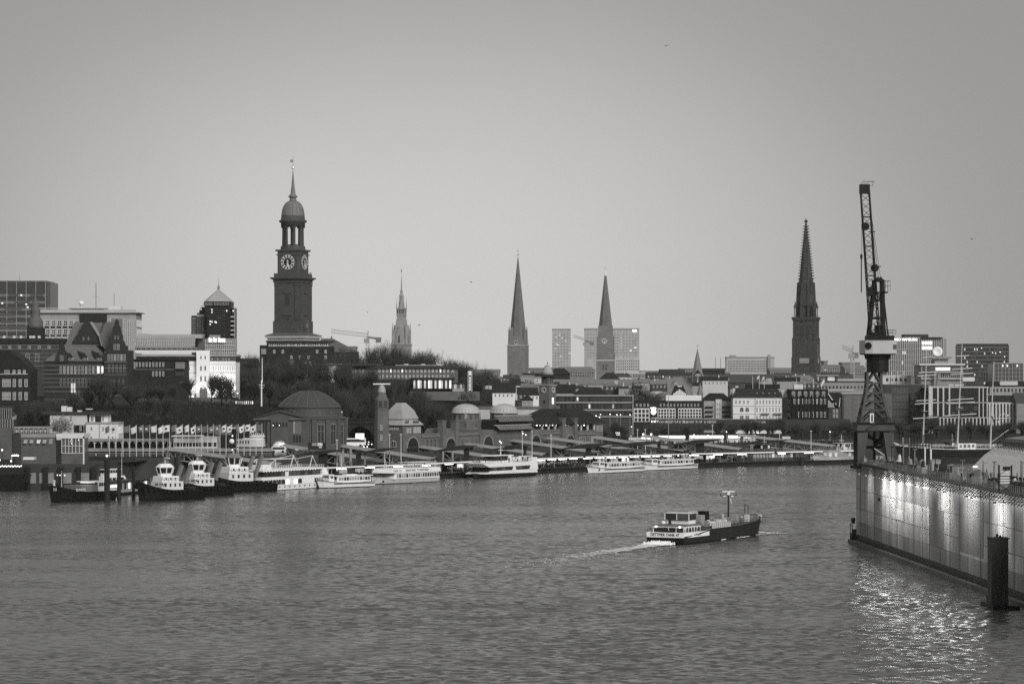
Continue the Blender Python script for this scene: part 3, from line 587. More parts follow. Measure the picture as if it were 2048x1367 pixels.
MB().lathe([(1.7, z(788)), (.1, z(765))], x=t.X(1399), y=-5, n=6).lathe([(1.5, z(815)), (1.5, z(788))], x=t.X(1399), y=-5, n=6).build('stair_turret', ROOFM, R)
# white curved gable house + half-timbered gable + lattice block
t = house('lattice_block', 'dark brick block with three white lattice window bays and wall sign', 1268, 1406, 802, 862, 1290, 14, BRICKD, [(1270, 1300, 806, 813, 4, 1, .45, .75, 'mull', OFFW, GDARK), (1318, 1400, 806, 813, 12, 1, .4, .75, 'mull', OFFW, GDARK)], ('flat', 801, BRICKD, .3), side=False)
for a, c, n in ((1267.5, 1299, 4), (1315, 1351, 6), (1356, 1403, 8)):
    t.box('bay', OFFW, a, c, 816, 843 if a < 1300 else 836, -.5, -.01); t.wins(a + .5, c - .5, 817.5, 843 if a < 1300 else 836, n, 3 if a > 1300 else 3, .68, .72, 'pane', OFFW, GDARK, y=-.51)
t.text('P & A', SIGN, 1301, 1313, 813.5, 818); MB().lathe([(.2, 0), (1.1, .6), (1.3, 1.6), (.9, 2.2), (1.0, 3.0), (.3, 3.6)], n=8).build('emblem', SIGN, t.root, loc=(t.X(1307), -.25, t.Z(829)))
t.boxes('parapet', PLASTW, [(1332, 1403, 790, 801.9, 1, 1.6)])
t = house('half_timber_house', 'striped black and white half-timbered gable peeping over lattice block', 1344, 1374, 793, 820, 1330, 10, PLASTW, None, None, side=False)
MB().prism([(t.X(1343), t.Z(793)), (t.X(1375), t.Z(793)), (t.X(1366), t.Z(770)), (t.X(1352), t.Z(770))], -.2, 10).build('gable', ROOFD, t.root)
me = MB().box(-.28, .28, -.4, -.21, 0, 3.4).mesh('timber_panel', PLASTW)
for i in range(9): put('timber_panel', me, t.root, (t.X(1347.5 + i * 2.9), 0, t.Z(792)), sc=(1, 1, .35 + .65 * (1 - abs(i - 4) / 4.5)))
t.box('chimney', PLASTG, 1349, 1357, 764, 771, 3, 5); t.box('gable_band', OFFW, 1355, 1364, 770.5, 773, -.45, -.25)
t = house('curved_gable_house', 'white house with sweeping curved gable behind the lattice block', 1300, 1345, 796, 822, 1345, 10, PLAST, None, ('gable', 783, ROOFM, .2), side=False)
MB().prism([(t.X(1298), t.Z(800)), (t.X(1300), t.Z(785)), (t.X(1306), t.Z(782)), (t.X(1325), t.Z(782)), (t.X(1318), t.Z(786)), (t.X(1306), t.Z(797))], -.4, -.05).build('curved_gable', OFFW, t.root)
t = house('balcony_tenement', 'tall old tenement with dark balconies between lattice block and cream mansion', 1408, 1462, 800, 862, 1310, 16, PLASTG, [(1412, 1430, 803, 842, 2, 4, .4, .6, 'mull', OFFW, GDARK), (1434, 1440, 803, 842, 1, 4, .8, .6, 'mull', WHITE, GDARK), (1446, 1460, 803, 842, 2, 4, .4, .6, 'mull', OFFW, GDARK)], ('hip', 786, ROOFD, .5), side=False)
for i in range(4):
    for a in (1411, 1445): t.box('balcony', DARKP, a, a + 15, 812 + i * 9, 814.5 + i * 9, -1.2, -.01)
t.box('bay', PLAST, 1431, 1443, 798, 862, -.9, -.01); t.wins(1432, 1442, 803, 842, 2, 4, .55, .65, 'mull', WHITE, GDARK, y=-.91)
t = house('cream_mansion', 'cream stucco apartment house with dark mansard roof and rows of tall windows', 1466, 1564, 795, 862, 1300, 18, mat('cream_stucco', .66, .8, .1, .12), None, ('mansard', 777, ROOFD, .4), side=False)
t.wins(1468, 1500, 798, 809, 4, 1, .5, .75, 'mull', WHITE, GDARK); t.wins(1478, 1500, 812, 825, 2, 1, .75, .8, 'arch', WHITE, GDARK); t.wins(1478, 1500, 828, 841, 2, 1, .75, .75, 'tee', WHITE, GDARK)
t.wins(1511, 1562, 798, 809, 8, 1, .45, .75, 'mull', WHITE, GDARK); t.wins(1511, 1562, 812, 825, 8, 1, .45, .75, 'tee', WHITE, GDARK); t.wins(1511, 1562, 828, 841, 8, 1, .45, .75, 'tee', WHITE, GDARK)
t.swins('L', 1466, 1, 17, 798, 841, 4, 3, .4, .6, 'tee', WHITE, GDARK)
bands(t, OFFW, 1466, 1564, (795, 810, 826, 841), .9, .3, 'cornice'); t.box('drainpipe', GREYP, 1510, 1510.8, 796, 860, -.25, -.02)
for a in (1523, 1548): t.box('balcony', PLASTG, a, a + 16, 825, 827.5, -1.5, -.31)
t.boxes('roof_window', GL, [(1513 + i * 12, 1516 + i * 12, 785, 790, .8, 1.5) for i in range(4)]); t.box('roof_pavilion', ROOFD, 1495, 1562, 768, 777, 5, 14); t.box('glass_lantern', GL, 1522, 1545, 762, 768, 7, 12); t.box('chimney', PLAST, 1466, 1471, 776, 800, 2, 5)
MB().cyl(t.X(1540), 9, t.Z(768), t.Z(756), 2.2, 1.4, 8).build('roof_turret', PLASTG, t.root)
for px, hh in ((1507, 752), (1520, 750), (1530, 752)):
    MB().beam((t.X(px), 4, t.Z(778)), (t.X(px), 4, t.Z(hh)), .18).build('flagpole', OFFW, t.root)
    if px > 1510: MB().add([(t.X(px), 4, t.Z(hh)), (t.X(px) - .9, 4.3, t.Z(hh + 3)), (t.X(px) - 1.2, 4.1, t.Z(hh + 9)), (t.X(px), 4, t.Z(hh + 6))], [(0, 1, 2, 3)]).build('flag', FLAGP, t.root)
t = house('narrow_pale_house', 'narrow plain pale house wall between cream mansion and dark brick block', 1565, 1579, 794, 862, 1305, 14, PLASTG, None, ('gable', 780, PLAST, .1), side=False)
t = house('dark_brick_office', 'black brick office with white-framed windows and four roof flagpoles', 1580, 1656, 779, 866, 1295, 16, mat('black_brick', .014, .85, .3, .3), None, ('flat', 778, DARKP, .2), side=False)
t.wins(1581, 1653, 781, 794, 6, 1, .5, .8, 'tee', OFFW, GDARK, skip=.1); t.wins(1586, 1654, 796, 808, 8, 1, .68, .85, 'tee', OFFW, GBR); t.wins(1595, 1654, 822, 835, 7, 1, .68, .8, 'tee', OFFW, GDARK); t.wins(1586, 1654, 837, 849, 8, 1, .68, .85, 'tee', OFFW, GDARK)
t.swins('L', 1580, 1, 15, 796, 849, 3, 4, .4, .6, 'tee', OFFW, GDARK); bands(t, DARKP, 1580, 1656, (795, 810, 821, 836, 850), .8, .25)
me = MB().box(-.3, .3, -.5, -.02, 0, 14).mesh('pilaster', BLACKP)
for i in range(10): put('pilaster', me, t.root, (t.X(1585.5 + i * 7.6), 0, t.Z(850)))
t.box('roof_plant', OFFW, 1590, 1608, 768, 778, 4, 10)
for i, px in enumerate((1593, 1610, 1627, 1644)):
    MB().beam((t.X(px), 0.6, t.Z(779)), (t.X(px), .6, t.Z(756)), .14).build('flagpole', OFFW, t.root)
MB().add([(t.X(1648), .6, t.Z(757)), (t.X(1641), .8, t.Z(770)), (t.X(1643), .6, t.Z(773)), (t.X(1650), .6, t.Z(762))], [(0, 1, 2, 3)]).build('flag', FLAGP, t.root)
t = house('gabled_annex', 'steep dark-roofed annex house right of the black brick office', 1657, 1682, 815, 866, 1298, 15, BRICK, [(1665, 1677, 817, 836, 2, 2, .6, .7, 'tee', OFFW, GDARK)], None, side=False)
MB().prism([(t.X(1655), t.Z(800)), (t.X(1665), t.Z(800)), (t.X(1678), t.Z(815)), (t.X(1683), t.Z(815)), (t.X(1680), t.Z(785)), (t.X(1658), t.Z(785))], .1, 15).build('roof', ROOFD, t.root)
t.poly('coping', OFFW, [(1655, 786), (1657, 786), (1666, 799), (1664, 800)], -.3, .05); t.poly('gable_edge', OFFW, [(1677.5, 813), (1679, 813), (1680.5, 795), (1679.5, 795)], -.3, .05)
t.wins(1664, 1674, 804, 810, 2, 1, .6, .7, 'pane', OFFW, GL, y=.0)
t = house('ribbed_block', 'brown office block clad in fine vertical ribs left of the crane', 1684, 1747, 788, 870, 1320, 18, BRICK, None, ('flat', 784, PLASTG, .3), side=False); mullions(t, GREYP, 1688, 1746, 790, 858, 26, .22, .3, 'rib')
t = house('attic_block', 'grey glazed attic block behind the ribbed office', 1656, 1706, 781, 830, 1400, 14, PLASTG, [(1658, 1704, 782, 788, 10, 1, .6, .7, 'pane', OFFW, GM)], ('flat', 779, CONCL, .3), side=False)
# --- right: office tower with rooftop letters and neighbours
t = house('sign_tower', 'glass office tower with bright rooftop lettering right of the crane', 1774, 1886, 676, 780, 1500, 26, mat('tower_glass', .15, .3, .3, .2, spec=.6), None, ('flat', 674, CONC, .2)); mullions(t, CONCL, 1774, 1886, 676, 752, 26, .35, .5); bands(t, GREYP, 1774, 1886, range(686, 752, 11), 1.4, .3)
t.box('plant_room', CONCD, 1811, 1859, 668, 676, 4, 16); t.box('side_core', CONC, 1886.2, 1894, 677, 780, 2, 20); t.text('TRBO HAMBURG', SIGN, 1784, 1834, 676, 681.5, -.9)
for r in range(2):
    for i in range(4): t.box('lit_window', LIT, 1843.5 + i * 5.3, 1848 + i * 5.3, 682 + r * 10, 689 + r * 10, -.7, -.52)
for px, py in ((1804, 702), (1808, 702), (1803, 722)): t.box('lit_window', LITD, px, px + 3, py, py + 6, -.7, -.52)
t.box('canopy', CONCD, 1842, 1884, 674, 675.5, -2, 6)
t = house('dark_glass_block', 'dark glass office block with rounded top corner on the right skyline', 1925, 2018, 690, 790, 1650, 26, mat('dark_office_glass', .035, .3, .3, .3, spec=.5), None, ('flat', 687, DARKP, -.3))
bands(t, MIDP, 1925, 2018, range(694, 770, 8), 1.2, .2); t.wins(1927, 2016, 694, 770, 18, 9, .5, .5, 'pane', DARKP, [(GD, 8), (GM, 3), (LITD, .8)], y=-.22)
for px, py in ((1962, 695), (1990, 705), (1984, 704), (2008, 712), (1999, 703)): t.box('lit_window', LIT, px, px + 2, py, py + 2, -.4, -.3)
t = house('grid_glass_block', 'glass block with pale floor grid at right edge of skyline', 1989, 2046, 727, 790, 1500, 20, GM, None, ('flat', 725, CONC, .3)); bands(t, CONC, 1989, 2046, (736, 744, 752, 760), 1.0, .3); mullions(t, CONC, 1989, 2046, 728, 765, 8, .35, .35)
for px in (2004, 2013, 2033): t.box('lit_window', LIT, px, px + 2.5, 729, 733, -.5, -.37)
t = house('harbour_office', 'bridge-like stepped office with roof dish and lit top floor behind the masts', 1842, 1926, 730, 800, 1420, 22, CONC, None, ('flat', 727, OFFW, 1.0)); t.box('glass_band', GM, 1846, 1922, 732, 742, -.5, -.02); t.box('lit_band', LITD, 1870, 1900, 734, 741, -.7, -.52)
for i in range(8): t.box('lit_window', LIT, 1872 + i * 3.6, 1874.6 + i * 3.6, 734.5, 740.5, -.9, -.72)
t.boxes('balcony_band', CONCL, [(1842, 1926, 743, 745, -1.5, -.02), (1842, 1926, 757, 758.5, -1.5, -.02)]); t.wins(1846, 1924, 746, 756, 20, 1, .6, .7, 'pane', OFFW, GDARK)
t.box('upper_deck', CONC, 1865, 1905, 713, 717, 2, 16); t.box('upper_cabin', PLASTG, 1872, 1899, 717, 727, 4, 14); t.box('roof_room', OFFW, 1926, 1950, 754, 762, 1, 8)
MB().lathe([(.2, 0), (1.6, .35), (2.7, 1.0), (2.75, 1.05), (1.6, .5), (.2, .2)], n=20).build('dish', WHITE, t.root, True, loc=(t.X(1876.5), 3, t.Z(703.5))).rotation_euler = (RAD(80), 0, RAD(-12))
MB().beam((t.X(1876.5), 4, t.Z(713)), (t.X(1876.5), 3.4, t.Z(704)), .5).build('dish_mount', GREYP, t.root)
b = MB()
for i in range(5):
    for a, c in (((1868, 745 + i * 4.5), (1878, 749 + i * 4.5)), ((1878, 749 + i * 4.5), (1868, 753 + i * 4.5))): b.beam((t.X(a[0]), -2.5, t.Z(a[1])), (t.X(c[0]), -2.5, t.Z(c[1])), .3)
b.beam((t.X(1868), -2.5, t.Z(742)), (t.X(1868), -2.5, t.Z(790)), .6); b.beam((t.X(1878), -2.5, t.Z(742)), (t.X(1878), -2.5, t.Z(790)), .4); b.build('outside_stair', GREYP, t.root)
t = house('pale_flag_block', 'low pale block with white flagpoles right of the crane', 1765, 1822, 752, 800, 1440, 15, PLAST, [(1770, 1815, 755, 763, 5, 1, .55, .8, 'pane', OFFW, GD)], ('flat', 750, OFFW, .3))
for px in (1783, 1795, 1807): MB().beam((t.X(px), -1, t.Z(768)), (t.X(px), -1, t.Z(742)), .25).build('flagpole', WHITE, t.root)
t = house('brown_ribbed_block', 'brown office block with five storeys of narrow fins right of crane legs', 1768, 1858, 770, 872, 1330, 20, BRICK, None, ('flat', 768, STONED, .3)); t.wins(1784, 1816, 774, 848, 11, 5, .45, .8, 'mull', GREYP, GDARK); t.box('side_wing', STONED, 1768, 1783, 787, 872, -1.5, -.02); t.box('right_wing', BRICK, 1820, 1858, 786, 872, -1, -.02); t.wins(1822, 1856, 790, 848, 10, 5, .4, .8, 'mull', GREYP, GDARK, y=-1.01)
t = house('pale_column_block', 'modern black glass block framed by pale vertical columns behind the masts', 1858, 1976, 775, 872, 1310, 22, mat('black_glass', .015, .12, .2, .3, spec=.5), None, ('flat', 773, PLAST, .4), side=False)
cols = [(1857, 1865, 772, 872), (1874, 1877, 774, 832), (1885, 1888, 774, 832), (1897, 1900, 774, 832), (1957, 1959, 774, 834), (1965, 1967, 774, 834), (1973, 1975, 774, 834), (1866, 1976, 804, 805.3), (1876, 1976, 834, 835.5)]
for a, c, y0, y1 in cols: t.box('column' if c - a < 9 else 'beam', PLAST, a, c, y0, y1, -.6, -.01 if c - a < 9 else -.3)
me = MB().box(-.3, .3, -.5, -.01, 0, 22 / t.s * 1.0).mesh('column', PLAST)
for i in range(14): put('column', me, t.root, (t.X(1880 + i * 7.3), 0, t.Z(858)))
t.wins(1902, 1956, 778, 832, 6, 5, .9, .9, 'mull', DARKP, [(GD, 5), (GM, 1)]); t.text('~XXX XXX XX', OFFW, 1900, 1930, 768, 771, 3)
t = house('finned_block', 'lower dark glass block with close pale fins at the far right', 1976, 2034, 807, 872, 1310, 20, MATS['black_glass'], None, ('flat', 805, PLAST, .4), side=False); mullions(t, PLAST, 1979, 2032, 806, 858, 8, .8, .5, 'fin'); bands(t, PLAST, 1976, 2034, (835,), 1.4, .3)
for px, py in ((2007, 826), (2015, 829), (2000, 828), (1996, 842), (2024, 834)): t.box('lit_window', LIT, px, px + 1.2, py, py + 2.5, -.25, -.05)
t = house('dark_attic_block', 'dark low roof block behind the fins at far right', 1976, 2025, 790, 840, 1345, 15, DARKP, None, ('flat', 788, PLASTG, .3), side=False)
t = house('old_gabled_warehouse', 'old stone house with arched windows cut by the right picture edge', 2033, 2062, 805, 872, 1305, 16, STONE, [(2035, 2060, 808, 858, 4, 4, .5, .7, 'arch', OFFW, GDARK)], ('gable', 785, ROOF, .3), side=False)
t = house('low_roof_range', 'row of dark low roofs in front of the glass grid block', 1980, 2060, 772, 830, 1400, 14, PLASTG, [(1984, 2058, 774, 786, 10, 1, .5, .6, 'pane', OFFW, GDARK)], ('gable', 762, ROOFD, .4), side=False)
t.box('roof_room', PLAST, 2000, 2035, 762, 770, -.5, 4)
# --- long brick block behind the landing building, and old roofs by the clock tower
t = house('banded_brick_block', 'long three-storey brick block with pale concrete bands behind landing building', 1068, 1267, 790, 870, 1240, 16, BRICK, None, None, side=False)
bands(t, CONC, 1068, 1267, (789, 803, 818, 831), 3.0, .5, 'band'); t.box('end_pier', CONC, 1264.5, 1267, 789, 870, -.7, -.51)
for y0, y1 in ((793, 802), (807, 817), (822, 830)): t.wins(1072, 1262, y0, y1, 24, 1, .55, .95, 'mull', DARKP, [(GD, 7), (GM, 3), (LITD, .3), (LIT, .1)], skip=.25)
OLD = [('gable', 1003, 1030, 776, 765, 1260, PLAST, 'white gable house at foot of the needle spire'), ('gable', 985, 1030, 785, 768, 1230, PLASTW, 'white-walled house with broad dark roof right of hillside'), ('gablef', 1060, 1080, 790, 776, 1235, PLASTW, 'small white front gable left of the clock tower'), ('gablef', 1044, 1066, 800, 788, 1215, PLASTG, 'patterned grey gable house left of the clock tower'), ('gable', 1035, 1075, 788, 774, 1270, BRICK, 'low brick house with dark roof behind the white gables'), ('gable', 1112, 1150, 786, 774, 1290, PLASTG, 'grey house with pale dormer right of the clock tower'), ('hip', 1150, 1215, 788, 774, 1285, BRICK, 'hip-roofed house with skylights right of the clock tower'), ('gable', 1020, 1040, 770, 757, 1320, PLAST, 'small pale house beneath the needle spire tower'), ('flat', 1040, 1068, 752, 750, 1500, CONC, 'plain box house right of the needle spire tower'), ('flat', 1068, 1100, 756, 753, 1450, PLAST, 'low pale block left of dormer house'), ('gable', 955, 1000, 770, 758, 1380, PLAST, 'pale roofed house right of the hostel sign')]
for k, a, c, e, p, D, m_, lb in OLD: house('old_town_house', lb, a, c, e, 850, D, 12, m_, [(a + 2, c - 2, e + 1, e + 9, max(2, int((c - a) / 9)), 1, .4, .7, 'mull', OFFW, GDARK)], (k, p, ROOFD if k != 'flat' else CONC, .4), extra_base=10, side=False)
# small roofs filling the old town, nearer ones lower
rr_ = random.Random(8); RFS = sorted([(rr_.uniform(965, 1690), rr_.uniform(0, 1)) for _ in range(30)])
for i, (pc, f) in enumerate(RFS):
    w_ = rr_.uniform(12, 26); D = 1680 - 330 * f; e = 750 + 27 * f + rr_.uniform(-2, 2); t = house('town_house', '%s small old-town house from the left above the waterfront buildings' % ORD[i], pc - w_, pc + w_, e, 850, D, 11, rr_.choice([PLASTG, PLAST, BRICK, PLASTG, CONC]), [(pc - w_ + 2, pc + w_ - 2, e + 1, e + 8, max(2, int(w_ / 4)), 1, .4, .7, 'mull', OFFW, GDARK)], (rr_.choice(['gable', 'gable', 'hip', 'gablef', 'flat']), e - rr_.uniform(5, 10), rr_.choice([ROOF, ROOFD, ROOFM]), .4), extra_base=10, side=False, group='small old-town roofs')
    for k in range(2): a = pc + rr_.uniform(-w_, w_) * .7; t.box('chimney', rr_.choice([BRICK, PLAST, PLASTG]), a - 1.2, a + 1.2, e - 11, e, 4, 6)
    if i % 3 == 0: t.box('dormer', rr_.choice([PLAST, OFFW, PLASTG]), pc - 3, pc + 3, e - 5, e, .6, 4)
# tower cranes over the roofs
def tower_crane(label, px, pyT, D, jib0, jib1, yj0, yj1, pyB=770):
    t = Bld('tower_crane', label, 'crane', px, pyB, D, 0, 'construction cranes on the skyline'); z = t.Z; R = t.root
    m = mat('crane_paint', .35, .6, .2, .3); b = MB(); w = 1.0
    for sx in (-w, w):
        for sy in (-w, w): b.beam((sx, sy, 0), (sx, sy, z(pyT)), .35)
    n = int(z(pyT) / 3)
    for i in range(n): b.beam((-w, -w, i * 3), (w, -w, i * 3 + 3), .22); b.beam((-w, w, i * 3), (w, w, i * 3 + 3), .22)
    b.build('mast', m, R); b = MB()
    p0 = Vector((t.X(jib0), 0, z(yj0))); p1 = Vector((0, 0, z(yj1)))
    for dz, sy in ((0, -.8), (0, .8), (2.4, 0)): b.beam(p0 + Vector((0, sy, dz)), p1 + Vector((0, sy, dz)), .4)
    n = 14
    for i in range(n): a = p0.lerp(p1, i / n); c = p0.lerp(p1, (i + 1) / n); b.beam(a, c + Vector((0, 0, 2.4)), .22); b.beam(a + Vector((0, 0, 2.4)), c, .2)
    b.build('jib', m, R)
    b = MB(); q = Vector((t.X(jib1), 0, z(yj1 + 3)))
    b.beam(p1, q, 1.0, 1.4).box(q.x - 2.2, q.x + 1.5, -1.2, 1.2, q.z - 2.6, q.z + 1); b.build('counter_jib', MIDP, R)
    MB().box(-2.4, 1.2, -1.5, 1.5, z(pyT) - 3.2, z(pyT) - .2).build('cab', GREYP, R); MB().beam((0, 0, z(pyT)), (.5, 0, z(pyT) + 5), .8).build('apex', m, R)
tower_crane('pale tower crane with long jib right of the great church', 735, 676, 1900, 662, 758, 665, 674); tower_crane('small dark tower crane before the hazy glass slab', 1171, 684, 2700, 1147, 1184, 674, 682); tower_crane('tower crane with steep short jib right of the gothic spire', 1705, 706, 1800, 1685, 1712, 697, 705)
# ================================================================== hill, left
HG = mat('highrise_glass', .045, .25, .3, .2, spec=.5)
t = house('dark_highrise', 'dark glass high-rise cut by the left picture edge', -40, 91, 563, 720, 1450, 28, HG, None, ('flat', 561, MIDP, .2)); mullions(t, GREYP, -44, 91, 562, 700, 7, .3, .35); bands(t, MIDP, -40, 91, range(588, 700, 14), 5, .2, 'spandrel')
t.box('curved_end', HG, 91.1, 100, 564, 720, 1, 26)
for i in range(4): t.box('corner_rib', MIDP, 91 + i * 2.6, 91.8 + i * 2.6, 564, 700, .6, .98)
for r, (a, c, py) in enumerate(((17, 36, 588), (10, 44, 614), (3, 28, 640), (-6, 30, 626), (0, 55, 652), (30, 60, 601), (62, 86, 588))): t.box('blind_row', GM, a, c, py, py + 5, -.42, -.25)
for px, py in ((3, 605), (41, 589), (51, 607), (54, 613)): t.box('lit_window', LIT, px, px + 3.5, py, py + 2.5, -.5, -.43)
MB().beam((t.X(36), 5, t.Z(562)), (t.X(36), 5, t.Z(551)), .2).build('mast', STEEL, t.root)
t = house('hydrographic_office', 'wide pale office block with white windows, roof radome and masts', 76, 272, 626, 770, 1270, 20, mat('office_cladding', .30, .7, .2, .2), None, ('flat', 624, CONC, 1.2), side=False)
t.wins(78, 160, 637, 672, 7, 2, .72, .62, 'cross', WHITE, GMIX); t.wins(78, 160, 672, 690, 7, 1, .72, .62, 'cross', WHITE, GMIX); t.box('brick_core', BRICKD, 160, 214, 627, 770, -1.0, -.02); t.wins(215, 222, 637, 648, 1, 1, .8, .8, 'cross', WHITE, GDARK)
t.wins(246, 272, 637, 742, 6, 6, .55, .85, 'tee', WHITE, GDARK); t.box('brick_panel', MIDP, 224, 244, 637, 770, -.4, -.02)
bands(t, BRICKD, 76, 160, (652, 668), 4, .12, 'spandrel'); mullions(t, CONCL, 76, 160, 637, 690, 7, .5, .4, 'pier'); mullions(t, CONCL, 246, 272, 637, 745, 6, .3, .4, 'pier'); t.swins('R', 272, 1, 19, 637, 745, 5, 6, .5, .8, 'tee', WHITE, GDARK)
t.box('parapet', CONCL, 77, 271, 619, 624, 0, .6)
b = MB()
for i in range(60): b.box(t.X(77 + i * 3.3) - .05, t.X(77 + i * 3.3) + .05, -.4, -.3, t.Z(619), t.Z(615.5))
b.box(t.X(77), t.X(271), -.41, -.29, t.Z(616), t.Z(615.4)); b.build('roof_railing', OFFW, t.root)
t.boxes('roof_plant', OFFW, [(88, 138, 619, 623.8, 2, 8), (218, 240, 612, 623.8, 3, 9)]); t.box('wheelhouse', CONC, 138, 200, 617, 623.9, 3, 12); t.box('wheelhouse_roof', MIDP, 134, 208, 615, 617, 2, 13)
MB().ball(t.X(158), 7, t.Z(605.5), 1.2, 14).build('radome', WHITE, t.root, True); MB().cyl(t.X(158), 7, t.Z(615), t.Z(609), .6, .5, 8).build('radome_base', OFFW, t.root)
MB().beam((t.X(188), 6, t.Z(624)), (t.X(188), 6, t.Z(564)), .3).beam((t.X(182), 6, t.Z(593)), (t.X(192), 6, t.Z(593)), .12).build('mast', STEEL, t.root); MB().beam((t.X(224.5), 6, t.Z(624)), (t.X(224.5), 6, t.Z(585)), .25).build('mast', STEEL, t.root)
# hospital wing with onion turret
t = house('brick_hospital_wing', 'dark brick wing with onion-domed turret and banded windows at far left', -30, 118, 686, 800, 1140, 18, BRICK, [(-10, 108, 691, 697, 6, 1, .3, .9, 'mull', CONCL, GDARK), (26, 84, 706, 723, 3, 1, .42, .9, 'tee', STONEL, GDARK), (52, 72, 730, 748, 1, 1, .5, .9, 'tee', STONEL, GDARK)], ('flat', 676, ROOFD, .5), side=False)
bands(t, STONE, -30, 118, (690, 697, 706, 714, 722, 731), .8, .15, 'stone_course'); z = t.Z
MB().box(t.X(50), t.X(82), 4, 10, z(690), z(655)).build('turret', BRICKD, t.root); MB().lathe([(3.4, z(655)), (3.2, z(650)), (2.9, z(640)), (2.2, z(634)), (1.9, z(630)), (2.0, z(622)), (2.1, z(618)), (1.6, z(614)), (1.5, z(611)), (1.75, z(606)), (1.3, z(602)), (.5, z(598)), (.2, z(585)), (.05, z(583))], x=t.X(65), y=7, n=12).build('onion_dome', COPD, t.root, True)
for px in (4, 24, 38, 57, 63, 74): t.box('roof_box', OFFW, px, px + 4.5, 671, 676, 2, 4)
# dark brick corner block far left
t = house('brick_corner_block', 'very dark brick block with steep roof and white triple windows at left edge', -30, 60, 738, 840, 1040, 16, BRICKD, None, None, side=False)
t.wins(4, 22, 757, 774, 3, 1, .8, .9, 'tee', OFFW, GDARK); t.wins(23, 58, 757, 774, 3, 1, .5, .9, 'tee', OFFW, GDARK); t.wins(4, 22, 783, 800, 3, 1, .8, .9, 'tee', OFFW, GDARK); t.wins(23, 58, 783, 800, 3, 1, .5, .9, 'tee', OFFW, GDARK); t.wins(8, 20, 739, 747, 3, 1, .6, .9, 'mull', OFFW, GDARK); t.wins(23, 54, 739, 747, 3, 1, .5, .9, 'cross', OFFW, GDARK)
t.poly('roof', ROOFD, [(-32, 738.2), (58, 738.2), (42, 718), (18, 700), (-32, 700)], -.3, 16); t.box('lit_window', LIT, 38, 44, 809, 817, -.3, -.02); t.box('gutter', CONCL, -30, 56, 747, 748.5, -.6, -.31)
# institute with three scrolled gables
IB = brickmat('institute_brick', .03, .8); t = Bld('gabled_institute', 'big dark brick institute with scrolled gables and steep tiled roofs on the hill', 'building', 170, 820, 1060); R = t.root; z = t.Z; X = t.X
t.box('wall', IB, 88, 210, 722, 850, 0, 18); t.box('right_wall', IB, 210, 256, 700, 850, -2, 16); t.box('rear_wall', IB, 128, 240, 690, 722, 6, 22)
for (a, c) in ((118, 205),):
    t.wins(a, c, 731, 748, 12, 1, .62, .92, 'tee', STONEL, GBR); t.wins(a, c, 756, 772, 12, 1, .5, .9, 'tee', STONE, GDARK); t.wins(a + 30, c, 782, 798, 8, 1, .5, .9, 'tee', STONE, GDARK)
t.box('lit_window', LIT, 195, 199, 732, 746, -.3, -.17); t.box('lit_window', LIT, 203, 207, 732, 746, -.3, -.17)
t.wins(216, 254, 707, 722, 6, 1, .7, .9, 'tee', STONEL, GBR, y=-2.01); t.wins(216, 254, 728, 745, 5, 1, .5, .9, 'tee', STONE, GDARK, y=-2.01); t.wins(218, 252, 757, 774, 4, 1, .5, .8, 'tee', STONE, GDARK, y=-2.01)
b = MB()
for py in (722, 730, 739, 747, 756, 764, 773, 782, 798): b.box(X(88), X(210), -.15, -.002, z(py + .9), z(py))
for py in (704, 723, 735, 748, 774, 790): b.box(X(210), X(256), -2.15, -2.002, z(py + .9), z(py))
b.build('stone_courses', STONE, R)
def scroll_gable(cx, w, py0, py1, y, nm='scrolled_gable'):
    h = w / 2; pts = []; n = 5; prof = [(1, 0), (1, .1), (.86, .14), (.80, .3), (.62, .36), (.58, .52), (.42, .60), (.38, .74), (.22, .82), (.18, .92), (0, 1)]
    L = [(cx - h * a, py0 + (py1 - py0) * q) for a, q in prof]; Rr = [(cx + h * a, py0 + (py1 - py0) * q) for a, q in reversed(prof[:-1])]
    return t.poly(nm, IB, L + Rr, y, y + 1.0)
scroll_gable(170, 58, 686, 637, 5); t.wins(158, 178, 673, 680, 2, 1, .3, .9, 'arch', STONEL, GDARK, y=4.98); scroll_gable(235, 42, 706, 637, -2.3); t.wins(228, 242, 687, 700, 2, 1, .7, .9, 'tee', STONEL, GBR, y=-2.32); t.wins(229, 241, 671, 679, 2, 1, .4, .9, 'arch', STONEL, GDARK, y=-2.32)
scroll_gable(124, 28, 724, 682, -.6); t.wins(120, 128, 710, 722, 3, 1, .7, .95, 'mull', STONEL, GBR, y=-.62)
IR = mat('institute_tile', .12, .8, .18, .6, stretch=(1, 1, 3))
MB().add([(X(126), 5.5, z(690)), (X(198), 5.5, z(690)), (X(196), 10, z(644)), (X(140), 10, z(644)), (X(126), 22, z(690)), (X(198), 22, z(690)), (X(196), 14, z(644)), (X(140), 14, z(644))], [(0, 1, 2, 3), (1, 5, 6, 2), (4, 0, 3, 7), (3, 2, 6, 7), (5, 4, 7, 6)]).build('main_roof', IR, R)
MB().add([(X(194), 4.5, z(676)), (X(206), 4, z(698)), (X(218), 4.0, z(696)), (X(231), 4.5, z(643)), (X(207), 5, z(643)), (X(200), 14, z(690)), (X(231), 14, z(643)), (X(207), 14, z(643))], [(0, 1, 2, 3, 4), (4, 3, 6, 7), (0, 4, 7, 5)]).build('valley_roof', IR, R)
MB().add([(X(175), 5, z(643)), (X(194), 4, z(672)), (X(200), 3.4, z(692)), (X(204), 6, z(690)), (X(196), 6, z(668)), (X(180), 7, z(643))], [(0, 1, 4, 5), (1, 2, 3, 4)]).build('valley_flashing', CONC, R)
